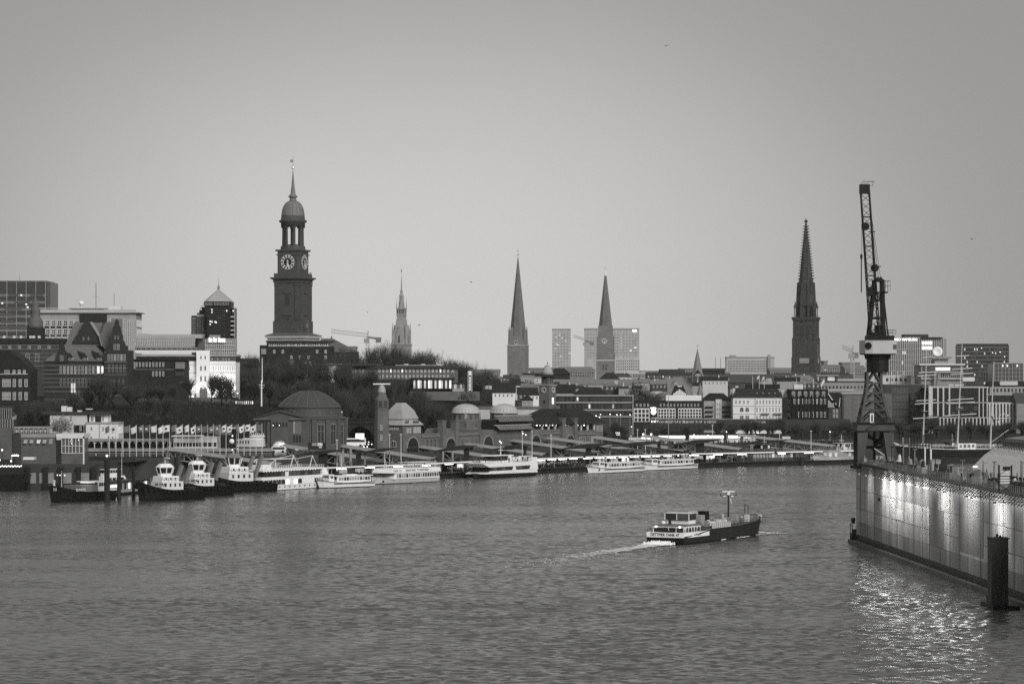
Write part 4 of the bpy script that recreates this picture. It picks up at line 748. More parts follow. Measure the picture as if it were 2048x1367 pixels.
MB().add([(X(88), -.6, z(722)), (X(210), -.6, z(722)), (X(204), 4.5, z(707)), (X(182), 6, z(686)), (X(127), 6, z(686)), (X(108), 4, z(705)), (X(88), 12, z(722)), (X(210), 12, z(722))], [(0, 1, 2, 5), (5, 2, 3, 4), (0, 5, 4, 6), (1, 7, 3, 2)]).build('front_roof', IR, R)
for px in (141, 170, 198):
    MB().box(X(px - 4), X(px + 5), -.2, 2.5, z(719.5), z(714.5)).build('dormer', PLAST, R); t.wins(px - 3.5, px + 4.5, 715, 719.3, 3, 1, .7, .9, 'pane', OFFW, GD, y=-.21)
    MB().add([(X(px - 6), -.5, z(714.4)), (X(px + 6), -.5, z(714.4)), (X(px - 8), 6, z(702)), (X(px - 20), 5, z(699))], [(0, 1, 2, 3)]).build('dormer_roof', ROOFD, R)
# floodlit white hotel with long metal roof
t = Bld('white_hotel', 'bright white hotel with crenellated stair tower and long curved metal roof', 'hotel', 420, 805, 1110); R = t.root; z = t.Z; X = t.X
HW = mat('hotel_white', .80, .7, .06, .2); t.box('wall', HW, 370, 471, 722, 830, 0, 18); t.box('tower', HW, 394, 420, 705, 830, -2.2, -.02)
me = MB().box(-.55, .55, -2.2, -.6, 0, .9).mesh('merlon', HW)
for i in range(5): put('merlon', me, R, (X(396 + i * 5.5), 0, z(705)))
for y0, y1 in ((711, 718), (731, 741), (751, 763), (773, 785)): t.wins(399, 416, y0, y1, 2, 1, .38 if y0 < 725 else .46, .98, 'arch', OFFW, GDARK, y=-2.21)
t.box('door', MIDP, 401, 416, 777, 796, -2.4, -2.21); t.wins(376, 381, 733, 740, 1, 1, .6, .9, 'mull', OFFW, GD); t.wins(371, 377, 752, 763, 1, 1, .8, .9, 'arch', OFFW, GD); t.wins(371, 377, 773, 785, 1, 1, .8, .9, 'arch', OFFW, GD)
t.wins(422, 470, 731, 742, 14, 1, .3, .85, 'arch', OFFW, [(PLAST, 3), (GM, 1)]); t.wins(422, 470, 752, 766, 10, 1, .4, .85, 'arch', OFFW, [(PLAST, 2), (GM, 1)]); t.wins(422, 470, 774, 788, 10, 1, .4, .85, 'arch', OFFW, GM)
bands(t, OFFW, 370, 471, (728, 745, 768), .8, .25, 'string_course'); t.box('attic_band', DARKP, 272, 473, 713, 722, .2, 17); t.wins(421, 472, 714, 721, 9, 1, .8, .8, 'mull', MIDP, GBR, y=.19); t.wins(274, 392, 714, 720, 20, 1, .75, .8, 'mull', DARKP, GDARK, y=.19)
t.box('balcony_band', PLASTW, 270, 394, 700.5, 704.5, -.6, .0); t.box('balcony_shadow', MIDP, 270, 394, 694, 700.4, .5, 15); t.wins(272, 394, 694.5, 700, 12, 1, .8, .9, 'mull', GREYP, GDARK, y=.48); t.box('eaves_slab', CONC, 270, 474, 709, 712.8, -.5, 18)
HR = mat('standing_seam', .36, .45, .12, .6, stretch=(3, .2, .2)); n = 8; prof = [(0.2 + 5 * (i / n) ** 1.4, 693.5 - 22.5 * math.sin(math.pi / 2 * i / n) ** 1.0) for i in range(n + 1)]
b = MB()
for (a, ya), (c, yc) in zip(prof, prof[1:]): b.add([(X(270), a, z(ya)), (X(390), a, z(ya)), (X(388), c, z(yc)), (X(270), c, z(yc))], [(0, 1, 2, 3)])
b.add([(X(270), prof[-1][0], z(671)), (X(388), prof[-1][0], z(671)), (X(420), 14, z(671)), (X(270), 14, z(671))], [(0, 1, 2, 3)]); b.build('long_roof', mat('roof_mid_metal', .22, .4, .2, .6, stretch=(3, .2, .2)), R)
b = MB()
for i in range(26):
    x = X(270 + i * 4.75)
    for (a, ya), (c, yc) in zip(prof, prof[1:]): b.beam((x, a - .1, z(ya)), (x, c - .1, z(yc)), .14)
for q in (1, 3, 5): b.beam((X(270), prof[q][0] - .12, z(prof[q][1])), (X(390), prof[q][0] - .12, z(prof[q][1])), .22)
b.build('roof_ribs', CONCL, R)
MB().box(X(270), X(402), 3.5, 14, z(676), z(668)).build('ridge_block', HR, R); t.box('plant_box', CONC, 271, 294, 667, 670, 5, 9)
pr2 = [(0.0, 712), (.3, 706), (1.0, 698), (2.2, 690), (4.0, 682), (6.5, 677)]
b = MB(); rb = MB()
for (a, ya), (c, yc) in zip(pr2, pr2[1:]): b.add([(X(394), a, z(ya)), (X(473 - (712 - ya) * .25), a, z(ya)), (X(473 - (712 - yc) * .25), c, z(yc)), (X(394 + (712 - yc) * .1), c, z(yc))], [(0, 1, 2, 3)])
b.build('glass_roof', GM, R)
for i in range(17):
    for (a, ya), (c, yc) in zip(pr2, pr2[1:]): rb.beam((X(412 + i * 3.8 - (712 - ya) * .12), a - .1, z(ya)), (X(412 + i * 3.8 - (712 - yc) * .12), c - .1, z(yc)), .2)
for a, ya in pr2: rb.beam((X(410), a - .12, z(ya)), (X(473 - (712 - ya) * .25), a - .12, z(ya)), .25)
for j in range(6): ya = 709 - j * 5; a = np.interp(-ya, [-q[1] for q in pr2], [q[0] for q in pr2]); rb.beam((X(410), a - .12, z(ya)), (X(470 - (712 - ya) * .25), a - .12, z(ya)), .14)
rb.build('glass_roof_bars', CONCL, R)
t.text('~Xxx Xxx Xxxxxx', SIGN, 417, 450, 674.5, 683.5, 1.0); t.box('sign_frame', GREYP, 417, 451, 683.6, 684.5, .8, 1.4); t.box('chimney_block', CONC, 414, 435, 669, 677, 9, 13)
t.box('terrace_wall', STONED, 370, 480, 794, 830, -9, -5)
for px, e in ((388, 1500), (427, 1900), (450, 1900), (468, 1300)):
    fx = MB().box(-.35, .35, -.3, .3, 0, .35).build('floodlight', LAMP, R, loc=(X(px), -4.6, z(793)))
    ld = bpy.data.lights.new('floodlight_beam', 'SPOT'); ld.energy = e; ld.spot_size = RAD(95); ld.spot_blend = .8; ld.shadow_soft_size = .4; ld.color = (1, .985, .95)
    lo = bpy.data.objects.new('floodlight_beam', ld); COL.objects.link(lo); lo.parent = fx; lo.location = (0, 0, .6); lo.rotation_euler = (RAD(180 - 38), 0, 0)
# dark riverside tower behind the hotel
t = Bld('pyramid_tower', 'dark tower with pale pyramid roof and stepped mirror glass side', 'building', 432, 720, 1190); R = t.root; z = t.Z; X = t.X
DT = mat('tower_dark_cladding', .02, .4, .3, .3); MB().prismz([(X(409), 0), (X(416), -3), (X(452), -3), (X(461), 0), (X(461), 12), (X(409), 12)], -8, z(602)).build('shaft', DT, R); MB().prismz([(X(408), -.5), (X(415.5), -3.6), (X(453), -3.6), (X(462), -.5), (X(462), 12.5), (X(408), 12.5)], z(612), z(603)).build('top_storey', DT, R)
t.wins(411, 427, 605, 611, 6, 2, .55, .7, 'pane', DARKP, GL, y=-3.62); t.wins(429, 460, 605, 611, 10, 2, .5, .7, 'pane', DARKP, GL, y=-3.62)
cx = X(435); b = MB(); base = [(X(408), -.5), (X(415.5), -3.6), (X(453), -3.6), (X(462), -.5), (X(462), 12.5), (X(408), 12.5)]
b.prismz(base, z(602.9), z(577.5), k=.04, c=(cx, 4.5)); b.build('pyramid_roof', ROOFL, R); MB().lathe([(.5, z(579)), (.55, z(573)), (.35, z(571)), (.1, z(567)), (.05, z(555))], x=cx, y=4.5, n=8).build('spike', STEEL, R)
me_l = None
for a, c, py, y0 in ((381, 392, 630.5, 4), (392, 397, 625, 3.5), (397, 402, 619.5, 3), (402, 412, 613.5, 2.5)): MB().box(X(a), X(c), y0, 14, -8, z(py)).build('step_block', DT, R)
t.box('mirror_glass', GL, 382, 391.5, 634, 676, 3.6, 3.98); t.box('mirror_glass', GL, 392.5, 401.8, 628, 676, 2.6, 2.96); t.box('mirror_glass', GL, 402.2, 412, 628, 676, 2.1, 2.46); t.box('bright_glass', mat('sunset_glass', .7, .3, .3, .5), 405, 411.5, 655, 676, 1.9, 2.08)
b = MB()
for i in range(9): b.box(X(381.5), X(412), 1.7, 1.82, z(634 + i * 5) - .12, z(634 + i * 5) + .12)
for i in range(12): b.box(X(382 + i * 2.7) - .08, X(382 + i * 2.7) + .08, 1.66, 1.79, z(676), z(632))
b.build('glazing_bars', DARKP, R)
t.box('side_tower', DT, 462.2, 468, 615, 735, 2, 12); t.box('side_edge', CONCL, 468.1, 469, 615, 735, 2, 3)
for i in range(5): t.box('balcony', OFFW, 460, 468, 632 + i * 9, 634 + i * 9, .4, 1.98)
t.wins(416, 452, 614, 672, 9, 12, .6, .6, 'pane', DARKP, [(GD, 12), (GM, 1)], y=-3.02)
for px, py in ((424.5, 618), (424.5, 623), (421, 641), (424.5, 642), (430.5, 642), (433, 643), (421, 647), (454, 620), (467, 620)): t.box('lit_window', LIT, px, px + 2, py, py + 3.2, -3.25, -3.1)
MB().beam((X(397), 5, z(619)), (X(408), 5, z(599)), .35).build('roof_strut', WHITE, R)
# dark brick block in front of the hotel
t = house('brick_front_block', 'dark brick block with square white windows left of the white hotel', 254, 370, 720, 840, 1085, 14, BRICKD, [(270, 330, 722, 735, 9, 1, .5, .7, 'cross', OFFW, GDARK), (303, 330, 740, 754, 4, 1, .5, .7, 'cross', OFFW, GDARK)], ('flat', 717.5, ROOFD, .6), side=False)
t.box('pale_bay', CONC, 255, 271, 723, 737, -1, -.01); t.box('glazed_bay', CONC, 351, 370, 724, 737, -1.0, -.01); mullions(t, MIDP, 352, 369, 724, 737, 7, .2, 1.1); t.wins(351, 369, 742, 752, 6, 1, .6, .7, 'pane', GREYP, GM); t.wins(351, 369, 760, 770, 6, 1, .6, .7, 'pane', GREYP, GDARK); bands(t, CONC, 254, 370, (738,), .8, .2)
t.wins(275, 345, 795, 812, 10, 1, .5, .8, 'mull', STONE, GM)
t = house('hillside_house', 'dark roofed house among trees between hotel and great church', 474, 512, 732, 790, 1170, 12, BRICKD, [(476, 510, 735, 745, 6, 1, .4, .8, 'mull', CONC, GDARK)], ('gable', 716, ROOFD, .5), side=False)
# glass pavilion lit behind trees
t = house('lit_pavilion', 'low lit pavilion among trees right of the white hotel', 470, 507, 800, 825, 1075, 6, DARKP, None, ('flat', 797.5, DARKP, .8), side=False); t.wins(470, 507, 801, 810, 9, 1, .5, .9, 'pane', DARKP, [(LIT, 1), (LITD, 1)]); t.box('terrace_lamp', LAMP, 471, 478, 785, 786.5, -1, -.5)
# brick block at the foot of the great church
t = Bld('brick_apartment_block', 'dark brick block with ribbon of attic windows below the great church tower', 'building', 600, 800, 1240); R = t.root; z = t.Z; X = t.X
t.box('wall', BRICKD, 533, 664, 692, 840, 0, 18); t.box('attic', OFFW, 537, 656, 684, 692, .8, 16); t.wins(539, 654, 685, 691.5, 32, 1, .5, .85, 'pane', OFFW, [(GD, 4), (GM, 1), (PLAST, 1)], y=.79); t.box('roof_slab', CONCD, 532, 664, 681, 683.9, -1, 18); t.box('left_wing', BRICKD, 519, 533, 690, 840, 1, 12); t.box('left_terrace', CONC, 522, 534, 697, 708, .4, .98)
t.wins(540, 660, 697, 720, 7, 2, .25, .6, 'cross', OFFW, GDARK, skip=.3); t.wins(575, 590, 720, 730, 1, 1, .7, .8, 'cross', OFFW, GL); t.wins(608, 625, 720, 768, 2, 4, .5, .6, 'cross', OFFW, GMIX, skip=.3)
t = house('church_nave', 'church nave with big dark hipped roof right of the great tower', 640, 712, 704, 780, 1560, 30, BRICKD, [(668, 710, 706, 718, 5, 1, .3, .8, 'arch', STONED, GDARK)], None, cat='church', side=False); t.hip('roof', COPD, 625, 714, 676, 704, -1, 31, 640, 662, 12, 18); t.box('chimney', COPD, 659, 661, 671, 677, 12, 14); t.poly('dormer', COPD, [(681, 700), (681, 695), (686, 691), (691, 695), (691, 700)], -.5, 6)
# hostel on the hill
HB = brickmat('hostel_brick', .10, .7); t = Bld('hillside_hostel', 'long brick hostel with square white windows and lit glass front on the hill', 'hostel', 830, 785, 1165); R = t.root; z = t.Z; X = t.X
t.box('wall', HB, 705, 915, 737, 800, 0, 14); t.box('plinth', BRICKD, 704, 828, 759, 802, -.35, -.02); t.box('roof', CONCD, 692, 917, 731, 736.8, -.8, 14.5); t.box('roof_edge', CONC, 790, 880, 729, 730.8, 2, 12)
t.wins(755, 900, 736.5, 745.5, 19, 1, .45, .78, 'cross', WHITE, [(GD, 6), (GM, 2), (LIT, .5)]); t.wins(755, 900, 748, 757, 19, 1, .45, .6, 'cross', WHITE, GDARK); t.wins(682 + 5, 730, 737, 746, 6, 1, .4, .7, 'cross', OFFW, GDARK)
t.text('A', OFFW, 902, 909, 739, 745); t.box('left_block', PLAST, 658, 678, 729, 765, -2, 10); t.box('left_glass', GD, 634, 656, 730, 743, -1, 9); t.box('left_roof', CONC, 630, 685, 727, 728.9, -3, 11)
MB().prismz([(X(710) + 12 * math.cos(q * math.pi / 8), 2 + 5 * math.sin(q * math.pi / 8)) for q in range(16)], z(731), z(727)).build('round_roof', CONCD, R)
t.box('canteen', GD, 826, 905, 757, 778, -6, -.05); t.box('canteen_roof', CONCD, 822, 910, 754.5, 756.9, -7.5, .0)
for i in range(18): t.box('lit_pane', (LITD, GM, LIT, LITD, GD)[i % 5], 828 + i * 4.2, 831.6 + i * 4.2, 760, 776, -6.15, -6.02)
t.box('annex', PLASTG, 905.5, 929, 766, 785, -5, -.1); t.box('annex_roof', CONCD, 905.5, 931, 764.5, 765.9, -6, 0); t.wins(906, 929, 767, 777, 9, 1, .6, .9, 'pane', OFFW, [(LITD, 1), (GM, 1)], y=-5.01)
for px in (811, 845, 876): MB().cyl(X(px), 6, z(731), z(727.5), 1.2, 1.0, 8).build('roof_vent', OFFW, R)
t.box('terrace_wall', STONED, 822, 960, 782, 800, -12, -11)
# tall lit sign mast by the hostel
t = Bld('sign_mast', 'tall narrow illuminated ladder sign right of the hostel', 'sign', 940, 785, 1160); MB().box(-.9, -.65, -.2, .2, 0, t.Z(741)).box(.65, .9, -.2, .2, 0, t.Z(741)).build('posts', OFFW, t.root); MB().box(-.64, .64, -.15, .15, 0, t.Z(752)).build('panel', DARKP, t.root); MB().box(-.5, .5, -.3, -.16, t.Z(750), t.Z(741.5)).build('emblem', LITD, t.root)
for i in range(11): t.box('letter_light', SIGN, 939.3, 940.7, 753 + i * 2.6, 754.4 + i * 2.6, -.3, -.16)
# ================================================================== landing-stage building, seen aslant
class Ob:
    """facade on a slanting line from A to B (pixel, distance); pixels on that facade map to metres along it"""
    def __init__(s, name, label, cat, pa, Da, pb, Db, pyb):
        s.A = Vector(((pa - CX) / F * Da, Da)); s.B = Vector(((pb - CX) / F * Db, Db)); d = (s.B - s.A); s.L = d.length; s.d = d / s.L; s.rot = math.atan2(s.d.y, s.d.x)
        s.z0 = CAMZ - (pyb - HY) / F * Da; s.root = thing(name, label, cat, (s.A.x, s.A.y, s.z0), s.rot)
    def U(s, px): q = (px - CX) / F; return (q * s.A.y - s.A.x) / (s.d.x - q * s.d.y)
    def Z(s, px, py): D = s.A.y + s.U(px) * s.d.y; return CAMZ - (py - HY) / F * D - s.z0
    def box(s, part, m, p0, p1, py0, py1, y0, y1, pr=None):
        pr = p0 if pr is None else pr
        return MB().box(s.U(p0), s.U(p1), y0, y1, s.Z(pr, py1), s.Z(pr, py0)).build(part, m, s.root)
    def wins(s, p0, p1, py0, py1, nx, fw, fh, st, fr, gl, y=-.02):
        pm = (p0 + p1) / 2; winrow(s.root, s.U(p0), s.U(p1), s.Z(pm, py1), s.Z(pm, py0), nx, 1, fw, fh, st, fr, gl, y)
    def arch(s, p0, p1, pyT, pyB, y=-.03, m=None, dep=.35):
        u0, u1 = s.U(p0), s.U(p1); pm = (p0 + p1) / 2; zt, zb = s.Z(pm, pyT), s.Z(pm, pyB); r = (u1 - u0) / 2; c = (u0 + u1) / 2; n = 10; rz = min(r, (zt - zb) * .7)
        pts = [(u0, zb), (u1, zb)] + [(c + r * math.cos(math.pi * i / n), zt - rz + rz * math.sin(math.pi * i / n)) for i in range(n + 1)]
        MB().prism(pts, y - .05, y).build('arch_opening', m or GD, s.root)
        b = MB()
        for i in range(n):
            a0, a1 = math.pi * i / n, math.pi * (i + 1) / n
            q = [(c + k * r * math.cos(a), zt - rz + k * rz * math.sin(a)) for k, a in ((1.0, a0), (1.16, a0), (1.16, a1), (1.0, a1))]; b.prism(q, y - .3, y + .02)
        b.build('arch_surround', STONE, s.root)
LS = mat('landing_tuff', .125, .9, .35, .25, bump=.15)
t = Ob('landing_building', 'long tuff-stone landing building with arches, two pale domes and hip roofs', 'building', 805, 985, 1205, 1112, 912); R = t.root; U = t.U; Z = t.Z
# corner pavilion
w = U(842); e = 9.0
MB().box(0, w, 0, e, -3, Z(805, 850)).build('corner_pavilion', LS, R)
MB().hip(-.8, w + .8, -.8, e + .8, Z(805, 850), Z(805, 838), 1.2, w - 1.2, 1.2, e - 1.2).build('lower_roof', ROOFL, R); MB().hip(.6, w - .6, .6, e - .6, Z(805, 838) + .02, Z(805, 821), 2.0, w - 2.0, 1.6, e - 1.6).hip(2.0, w - 2.0, 1.6, e - 1.6, Z(805, 821) + .02, Z(805, 805.5), w * .36, w * .62, e * .38, e * .62).build('upper_roof', ROOFL, R)
t.arch(814, 836, 875, 912); t.wins(812, 822, 855, 866, 3, .5, .9, 'mull', OFFW, GDARK); t.wins(826, 841, 853, 866, 5, .6, .9, 'mull', OFFW, GDARK)
t.wins(808, 816, 839.5, 846, 2, .6, .9, 'pane', ROOFM, GM, y=-.5); t.wins(824, 836, 839.5, 846, 3, .6, .9, 'pane', ROOFM, GM, y=-.5)
winrow(R, 1.5, 6.0, Z(805, 860), Z(805, 854), 6, 1, .5, .9, 'mull', OFFW, GDARK, -.02, 'L'); winrow(R, 2.5, 5.0, Z(805, 894), Z(805, 880), 1, 1, .9, .98, 'arch', OFFW, GM, -.02, 'L')
MB().box(-.25, .25, -.4, .1, -3, Z(805, 851)).build('corner_quoin', STONED, R)
# stubby round tower with pale cap and radar bar
q = W(764, 905, 985); tq = R.matrix_basis.inverted() @ Vector((q.x, q.y, 0)); 
def loc2(px, D): v = Vector(((px - CX) / F * D - t.A.x, D - t.A.y)); c, s_ = math.cos(-t.rot), math.sin(-t.rot); return (v.x * c - v.y * s_, v.x * s_ + v.y * c)
tx, ty = loc2(763.5, 984); s0 = F / 984; zz = lambda py: CAMZ - (py - HY) / s0 - t.z0
MB().lathe([(2.85, -3), (2.65, zz(850)), (2.45, zz(820)), (2.5, zz(816)), (2.5, zz(797)), (2.0, zz(795)), (1.55, zz(788)), (1.5, zz(784))], tx, ty, 8).build('end_tower', LS, R)
MB().lathe([(1.5, zz(784)), (1.45, zz(783)), (1.3, zz(777)), (.8, zz(771)), (.15, zz(769))], tx, ty, 12).build('tower_cap', ROOFL, R, True)
for a in range(8):
    an = math.pi / 8 + a * math.pi / 4; c = Vector((tx + 2.33 * math.cos(an), ty + 2.33 * math.sin(an), zz(815))); put('window', win_mesh(1.3, 2.6, 'mull', LS, GD), R, c, an + math.pi / 2)
for py in (860, 880): put('window', win_mesh(.8, 2.0, 'cross', OFFW, GD), R, (tx - 2.72 * math.cos(RAD(30)) * .99, ty - 2.72 * math.sin(RAD(30)) * .99, zz(py)), -math.pi / 2 + RAD(22.5))
o = MB().box(-3.1, 3.1, -.12, .12, 0, .42).build('radar_bar', WHITE, R, loc=(tx, ty, zz(768.6))); o.rotation_euler = (0, 0, -t.rot)
# wings
def wing(p0, p1, pyw, pyB=912, parapet=6, dep=9):
    t.box('wing', LS, p0, p1, pyw, pyB, 0, dep, (p0 + p1) / 2); t.box('parapet', LS, p0, p1, pyw - parapet, pyw, -.35, .4, (p0 + p1) / 2); t.box('cornice', STONE, p0, p1, pyw, pyw + 1.5, -.55, -.36, (p0 + p1) / 2)
wing(842, 882, 872); t.wins(843, 881, 876, 905, 5, .62, .95, 'tee', STONE, GBR)
def gate(p0, p1, pyT, a0, a1, pyA):
    pm = (p0 + p1) / 2; u0, u1 = U(p0), U(p1); c = (u0 + u1) / 2; r = (u1 - u0) / 2 * .8; n = 10
    z1 = Z(pm, pyT) ; zs = z1 - r * .8
    MB().prism([(u0, -3), (u1, -3), (u1, zs)] + [(c + r * math.cos(math.pi * i / n), zs + (z1 - zs) * math.sin(math.pi * i / n)) for i in range(n + 1)] + [(u0, zs)], -.9, 8).build('gatehouse', LS, R)
    t.arch(a0, a1, pyA, 912, -.92)
    for p in (p0, p1): MB().box(U(p) - 1.1, U(p) + 1.1, -1.5, .8, -3, Z(p, pyT - 14)).box(U(p) - 1.3, U(p) + 1.3, -1.7, 1.0, Z(p, pyT - 14), Z(p, pyT - 16)).build('pylon', LS, R)
gate(882, 908, 856, 887, 906, 876)
wing(909, 958, 868, 912, 4, 10); t.wins(911, 957, 875, 908, 5, .5, .95, 'arch', STONE, GM)
t.box('gate_block', LS, 958, 985, 859, 912, -.6, 9, 970); t.arch(964, 982, 872, 912, -.62)
# domed drums
DOME = mat('pale_copper', .40, .55, .15, .6, stretch=(3, 3, .2))
for pc, Dd, r in ((932, 1040, 5.2), (1008, 1075, 5.4)):
    x_, y_ = loc2(pc, Dd); sd_ = F / Dd; zf = lambda py: CAMZ - (py - HY) / sd_ - t.z0
    MB().lathe([(5.8, -3), (5.8, zf(845)), (6.0, zf(841)), (5.6, zf(839)), (5.35, zf(826))], x_, y_, 8, a0=A8 + .2).build('drum', LS, R)
    MB().lathe([(5.75, zf(826)), (5.55, zf(823.5))] + [(r * math.cos(a), zf(823.5) + (zf(807) - zf(823.5)) * math.sin(a)) for a in np.linspace(0, math.pi / 2 - .02, 8)], x_, y_, 24).build('dome', DOME, R, True)
    for i in range(16):
        an = i * math.pi / 8 - t.rot; put('window', win_mesh(.9, 1.9, 'pane', STONED, GBR[0][0] if i % 3 else GL), R, (x_ + 5.42 * math.cos(an), y_ + 5.42 * math.sin(an), zf(837)), an + math.pi / 2)
        if i % 2 == 0: put('window', win_mesh(1.0, 1.5, 'arch', STONED, GD), R, (x_ + 5.62 * math.cos(an), y_ + 5.62 * math.sin(an), zf(853)), an + math.pi / 2)
    rb = MB()
    for i in range(24):
        an = 2 * math.pi * i / 24; pr = [(r * math.cos(a) + .04, zf(823.5) + (zf(807) - zf(823.5)) * math.sin(a)) for a in np.linspace(0, math.pi / 2 - .1, 6)]
        for (r0, z0), (r1, z1) in zip(pr, pr[1:]): rb.beam((x_ + r0 * math.cos(an), y_ + r0 * math.sin(an), z0), (x_ + r1 * math.cos(an), y_ + r1 * math.sin(an), z1), .12)
    rb.build('dome_seams', ROOFL, R)
# black modern hall
t.box('hall', mat('hall_black', .018, .5, .3, .4), 985, 1056, 838, 912, -.3, 9, 1020)
b = MB(); u0, u1 = U(986), U(1055)
for i in range(44): u = u0 + (u1 - u0) * i / 43; b.box(u - .09, u + .09, -.6, -.32, Z(1020, 895), Z(1020, 860))
b.build('hall_ribs', MIDP, R)
for y0, y1 in ((830, 842), (849, 858)):
    zt, zb = Z(1020, y0), Z(1020, y1); b = MB(); b.beam((u0 - 1, -1.2, zt), (u1 + 1, -1.2, zt), .35)
    n = 46
    for i in range(n): u = u0 + (u1 - u0) * i / n; b.beam((u, -1.2, zt), (u + 1.0, -2.6, zb), .2, .12)
    b.build('awning_slats', CONC, R); MB().add([(u0, -1.1, zt - .1), (u1, -1.1, zt - .1), (u1 + 1, -2.5, zb - .1), (u0 + 1, -2.5, zb - .1)], [(0, 1, 2, 3)]).build('awning', DARKP, R)
for px, py in ((995, 882), (998, 885), (1041, 866), (1047, 869), (1008, 842), (1014, 840)): o = MB().ball(0, 0, 0, .22, 6).build('lamp', LAMP, R, loc=(U(px), -1.0, Z(px, py)))
# right half
t.box('gate_block', LS, 1056, 1081, 858, 912, -.6, 9, 1068); t.arch(1060, 1077, 870, 912, -.62)
wing(1081, 1121, 866, 912, 8, 12); t.wins(1082, 1120, 871, 908, 5, .5, .95, 'arch', STONE, GM); gate(1122, 1146, 851, 1128, 1144, 870); wing(1147, 1189, 867, 912, 7, 12); t.wins(1148, 1188, 872, 890, 5, .55, .95, 'mull', STONEL, GBR); t.wins(1156, 1180, 883, 887, 3, .7, .8, 'pane', STONE, LIT)
t.box('end_block', LS, 1189, 1204, 847, 912, -.5, 12, 1196); t.wins(1190, 1203, 849, 863, 4, .55, .9, 'mull', STONEL, GBR, y=-.52); t.arch(1191, 1200, 874, 912, -.52)
zr = lambda py: Z(1140, py)
MB().hip(U(1073), U(1205) + 1, -1.5, 14, zr(847), zr(817), U(1116), U(1180), 4, 8).build('hip_roof', ROOFD, R); t.box('terrace_room', GD, 1083, 1188, 848, 860, 3.5, 11, 1140)
for i in range(9):
    u = U(1084 + i * 13); MB().box(u - .35, u + .35, -.3, .3, Z(1084 + i * 13, 860), Z(1084 + i * 13, 846)).build('terrace_column', PLAST, R)
for i in range(16): u = U(1086 + i * 6.3); MB().ball(0, 0, 0, .28, 6).build('terrace_lamp', LAMP if i % 3 == 0 else TUBE, R, loc=(u, 2.8, Z(1086 + i * 6.3, 850)))
t.box('chimney', LS, 1137, 1141, 811, 830, 5, 7, 1139); t.box('dormer', ROOFD, 1122, 1136, 825, 832, 1, 5, 1130)
# clock tower
t = Bld('landing_clock_tower', 'square stone clock tower with pale bell roof behind the landing building', 'clock tower', 1095, 880, 1132, RAD(-34)); t.c = 1; R = t.root; z = t.Z; a = 2.55
MB().box(-a, a, -a, a, -2, z(771)).build('shaft', LS, R); MB().box(-a - .35, a + .35, -a - .35, a + .35, z(771), z(768.5)).build('cornice', CONC, R); MB().box(-a * .72, a * .72, -a * .72, a * .72, z(768.5), z(750)).build('lantern', LS, R); MB().lathe([(3.6, z(753)), (2.8, z(748.5))], n=8, a0=A8).build('eaves', ROOFD, R)
MB().lathe([(2.7, z(748.5)), (2.1, z(742)), (1.7, z(737)), (1.0, z(731)), (.15, z(728))], n=12).build('bell_roof', ROOFL, R, True); MB().beam((0, 0, z(728)), (0, 0, z(724)), .15).lathe([(.1, z(726)), (.4, z(725)), (.1, z(724))], n=6).build('finial', COPD, R)
clock(R, (0, -a - .02, z(779.5)), 0, 1.25, 180, 165, DARKP, WHITE); clock(R, (a + .02, 0, z(779.5)), math.pi / 2, 1.25, 180, 165, DARKP, WHITE)
MB().box(a + .03, a + .2, -.5, .5, z(807), z(795)).build('lit_gauge', SIGN, R); put('window', win_mesh(.8, 1.2, 'pane', STONE, GD), R, (0, -a - .02, z(806)))
for fx in (0, 1): winrow(R, -1.3, 1.3, z(766), z(755), 2, 1, .6, .9, 'arch', STONED, GD, -a * .72 - .02 if fx == 0 else a * .72 + .02, 'F' if fx == 0 else 'R')
# ================================================================== domed tunnel entrance hall
t = Bld('tunnel_rotunda', 'stone rotunda with great dark copper dome and pedimented porch', 'building', 613, 910, 965); R = t.root; z = t.Z; X = t.X
TS = mat('rotunda_stone', .08, .9, .35, .25, bump=.12); RC = mat('rotunda_copper', .06, .6, .25, .8, stretch=(2.5, 2.5, .12)); cy_ = 13.5; k = 1 / t.s
MB().lathe([(12.9, -3), (12.9, z(839)), (13.4, z(838)), (13.4, z(835.5))], y=cy_, n=16, a0=math.pi / 16).build('wall', TS, R)
MB().lathe([(13.2, z(835.5)), (12.2, z(833)), (11.6, z(826)), (11.3, z(817)), (11.6, z(815.5))], y=cy_, n=32).build('skirt_roof', RC, R)
MB().lathe([(11.6, z(815.5)), (11.1, z(813.5)), (9.6, z(804)), (7.6, z(795)), (5.2, z(787)), (3.2, z(782.5)), (2.6, z(781.5)), (.1, z(780.5))], y=cy_, n=32).build('dome', RC, R, True)
rb = MB()
for i in range(16):
    an = 2 * math.pi * i / 16; pr = [(11.15, 813.5), (9.65, 804), (7.65, 795), (5.25, 787), (3.2, 782.5)]
    for (r0, p0), (r1, p1) in zip(pr, pr[1:]): rb.beam((r0 * math.cos(an), cy_ + r0 * math.sin(an), z(p0)), (r1 * math.cos(an), cy_ + r1 * math.sin(an), z(p1)), .28)
rb.build('dome_ribs', COPD, R)
for i in range(16):
    an = math.pi / 8 * i; x_, y_ = 13.0 * math.cos(an), cy_ + 13.0 * math.sin(an)
    put('window', win_mesh(2.6, 7.4, 'tee', CONC, GD), R, (12.75 * math.cos(an), cy_ + 12.75 * math.sin(an), z(890)), an + math.pi / 2)
    o = MB().cyl(0, 0, 0, .5, 1.0, .9, 14).build('oculus', GM, R, loc=(11.35 * math.cos(an), cy_ + 11.35 * math.sin(an), z(826))); o.rotation_euler = (RAD(84), 0, an + math.pi / 2)
    an += math.pi / 16; MB().box(-.8, .8, -.45, .3, -3, z(839)).build('pilaster', TS, R, loc=(12.85 * math.cos(an), cy_ + 12.85 * math.sin(an), 0), rz=an + math.pi / 2)
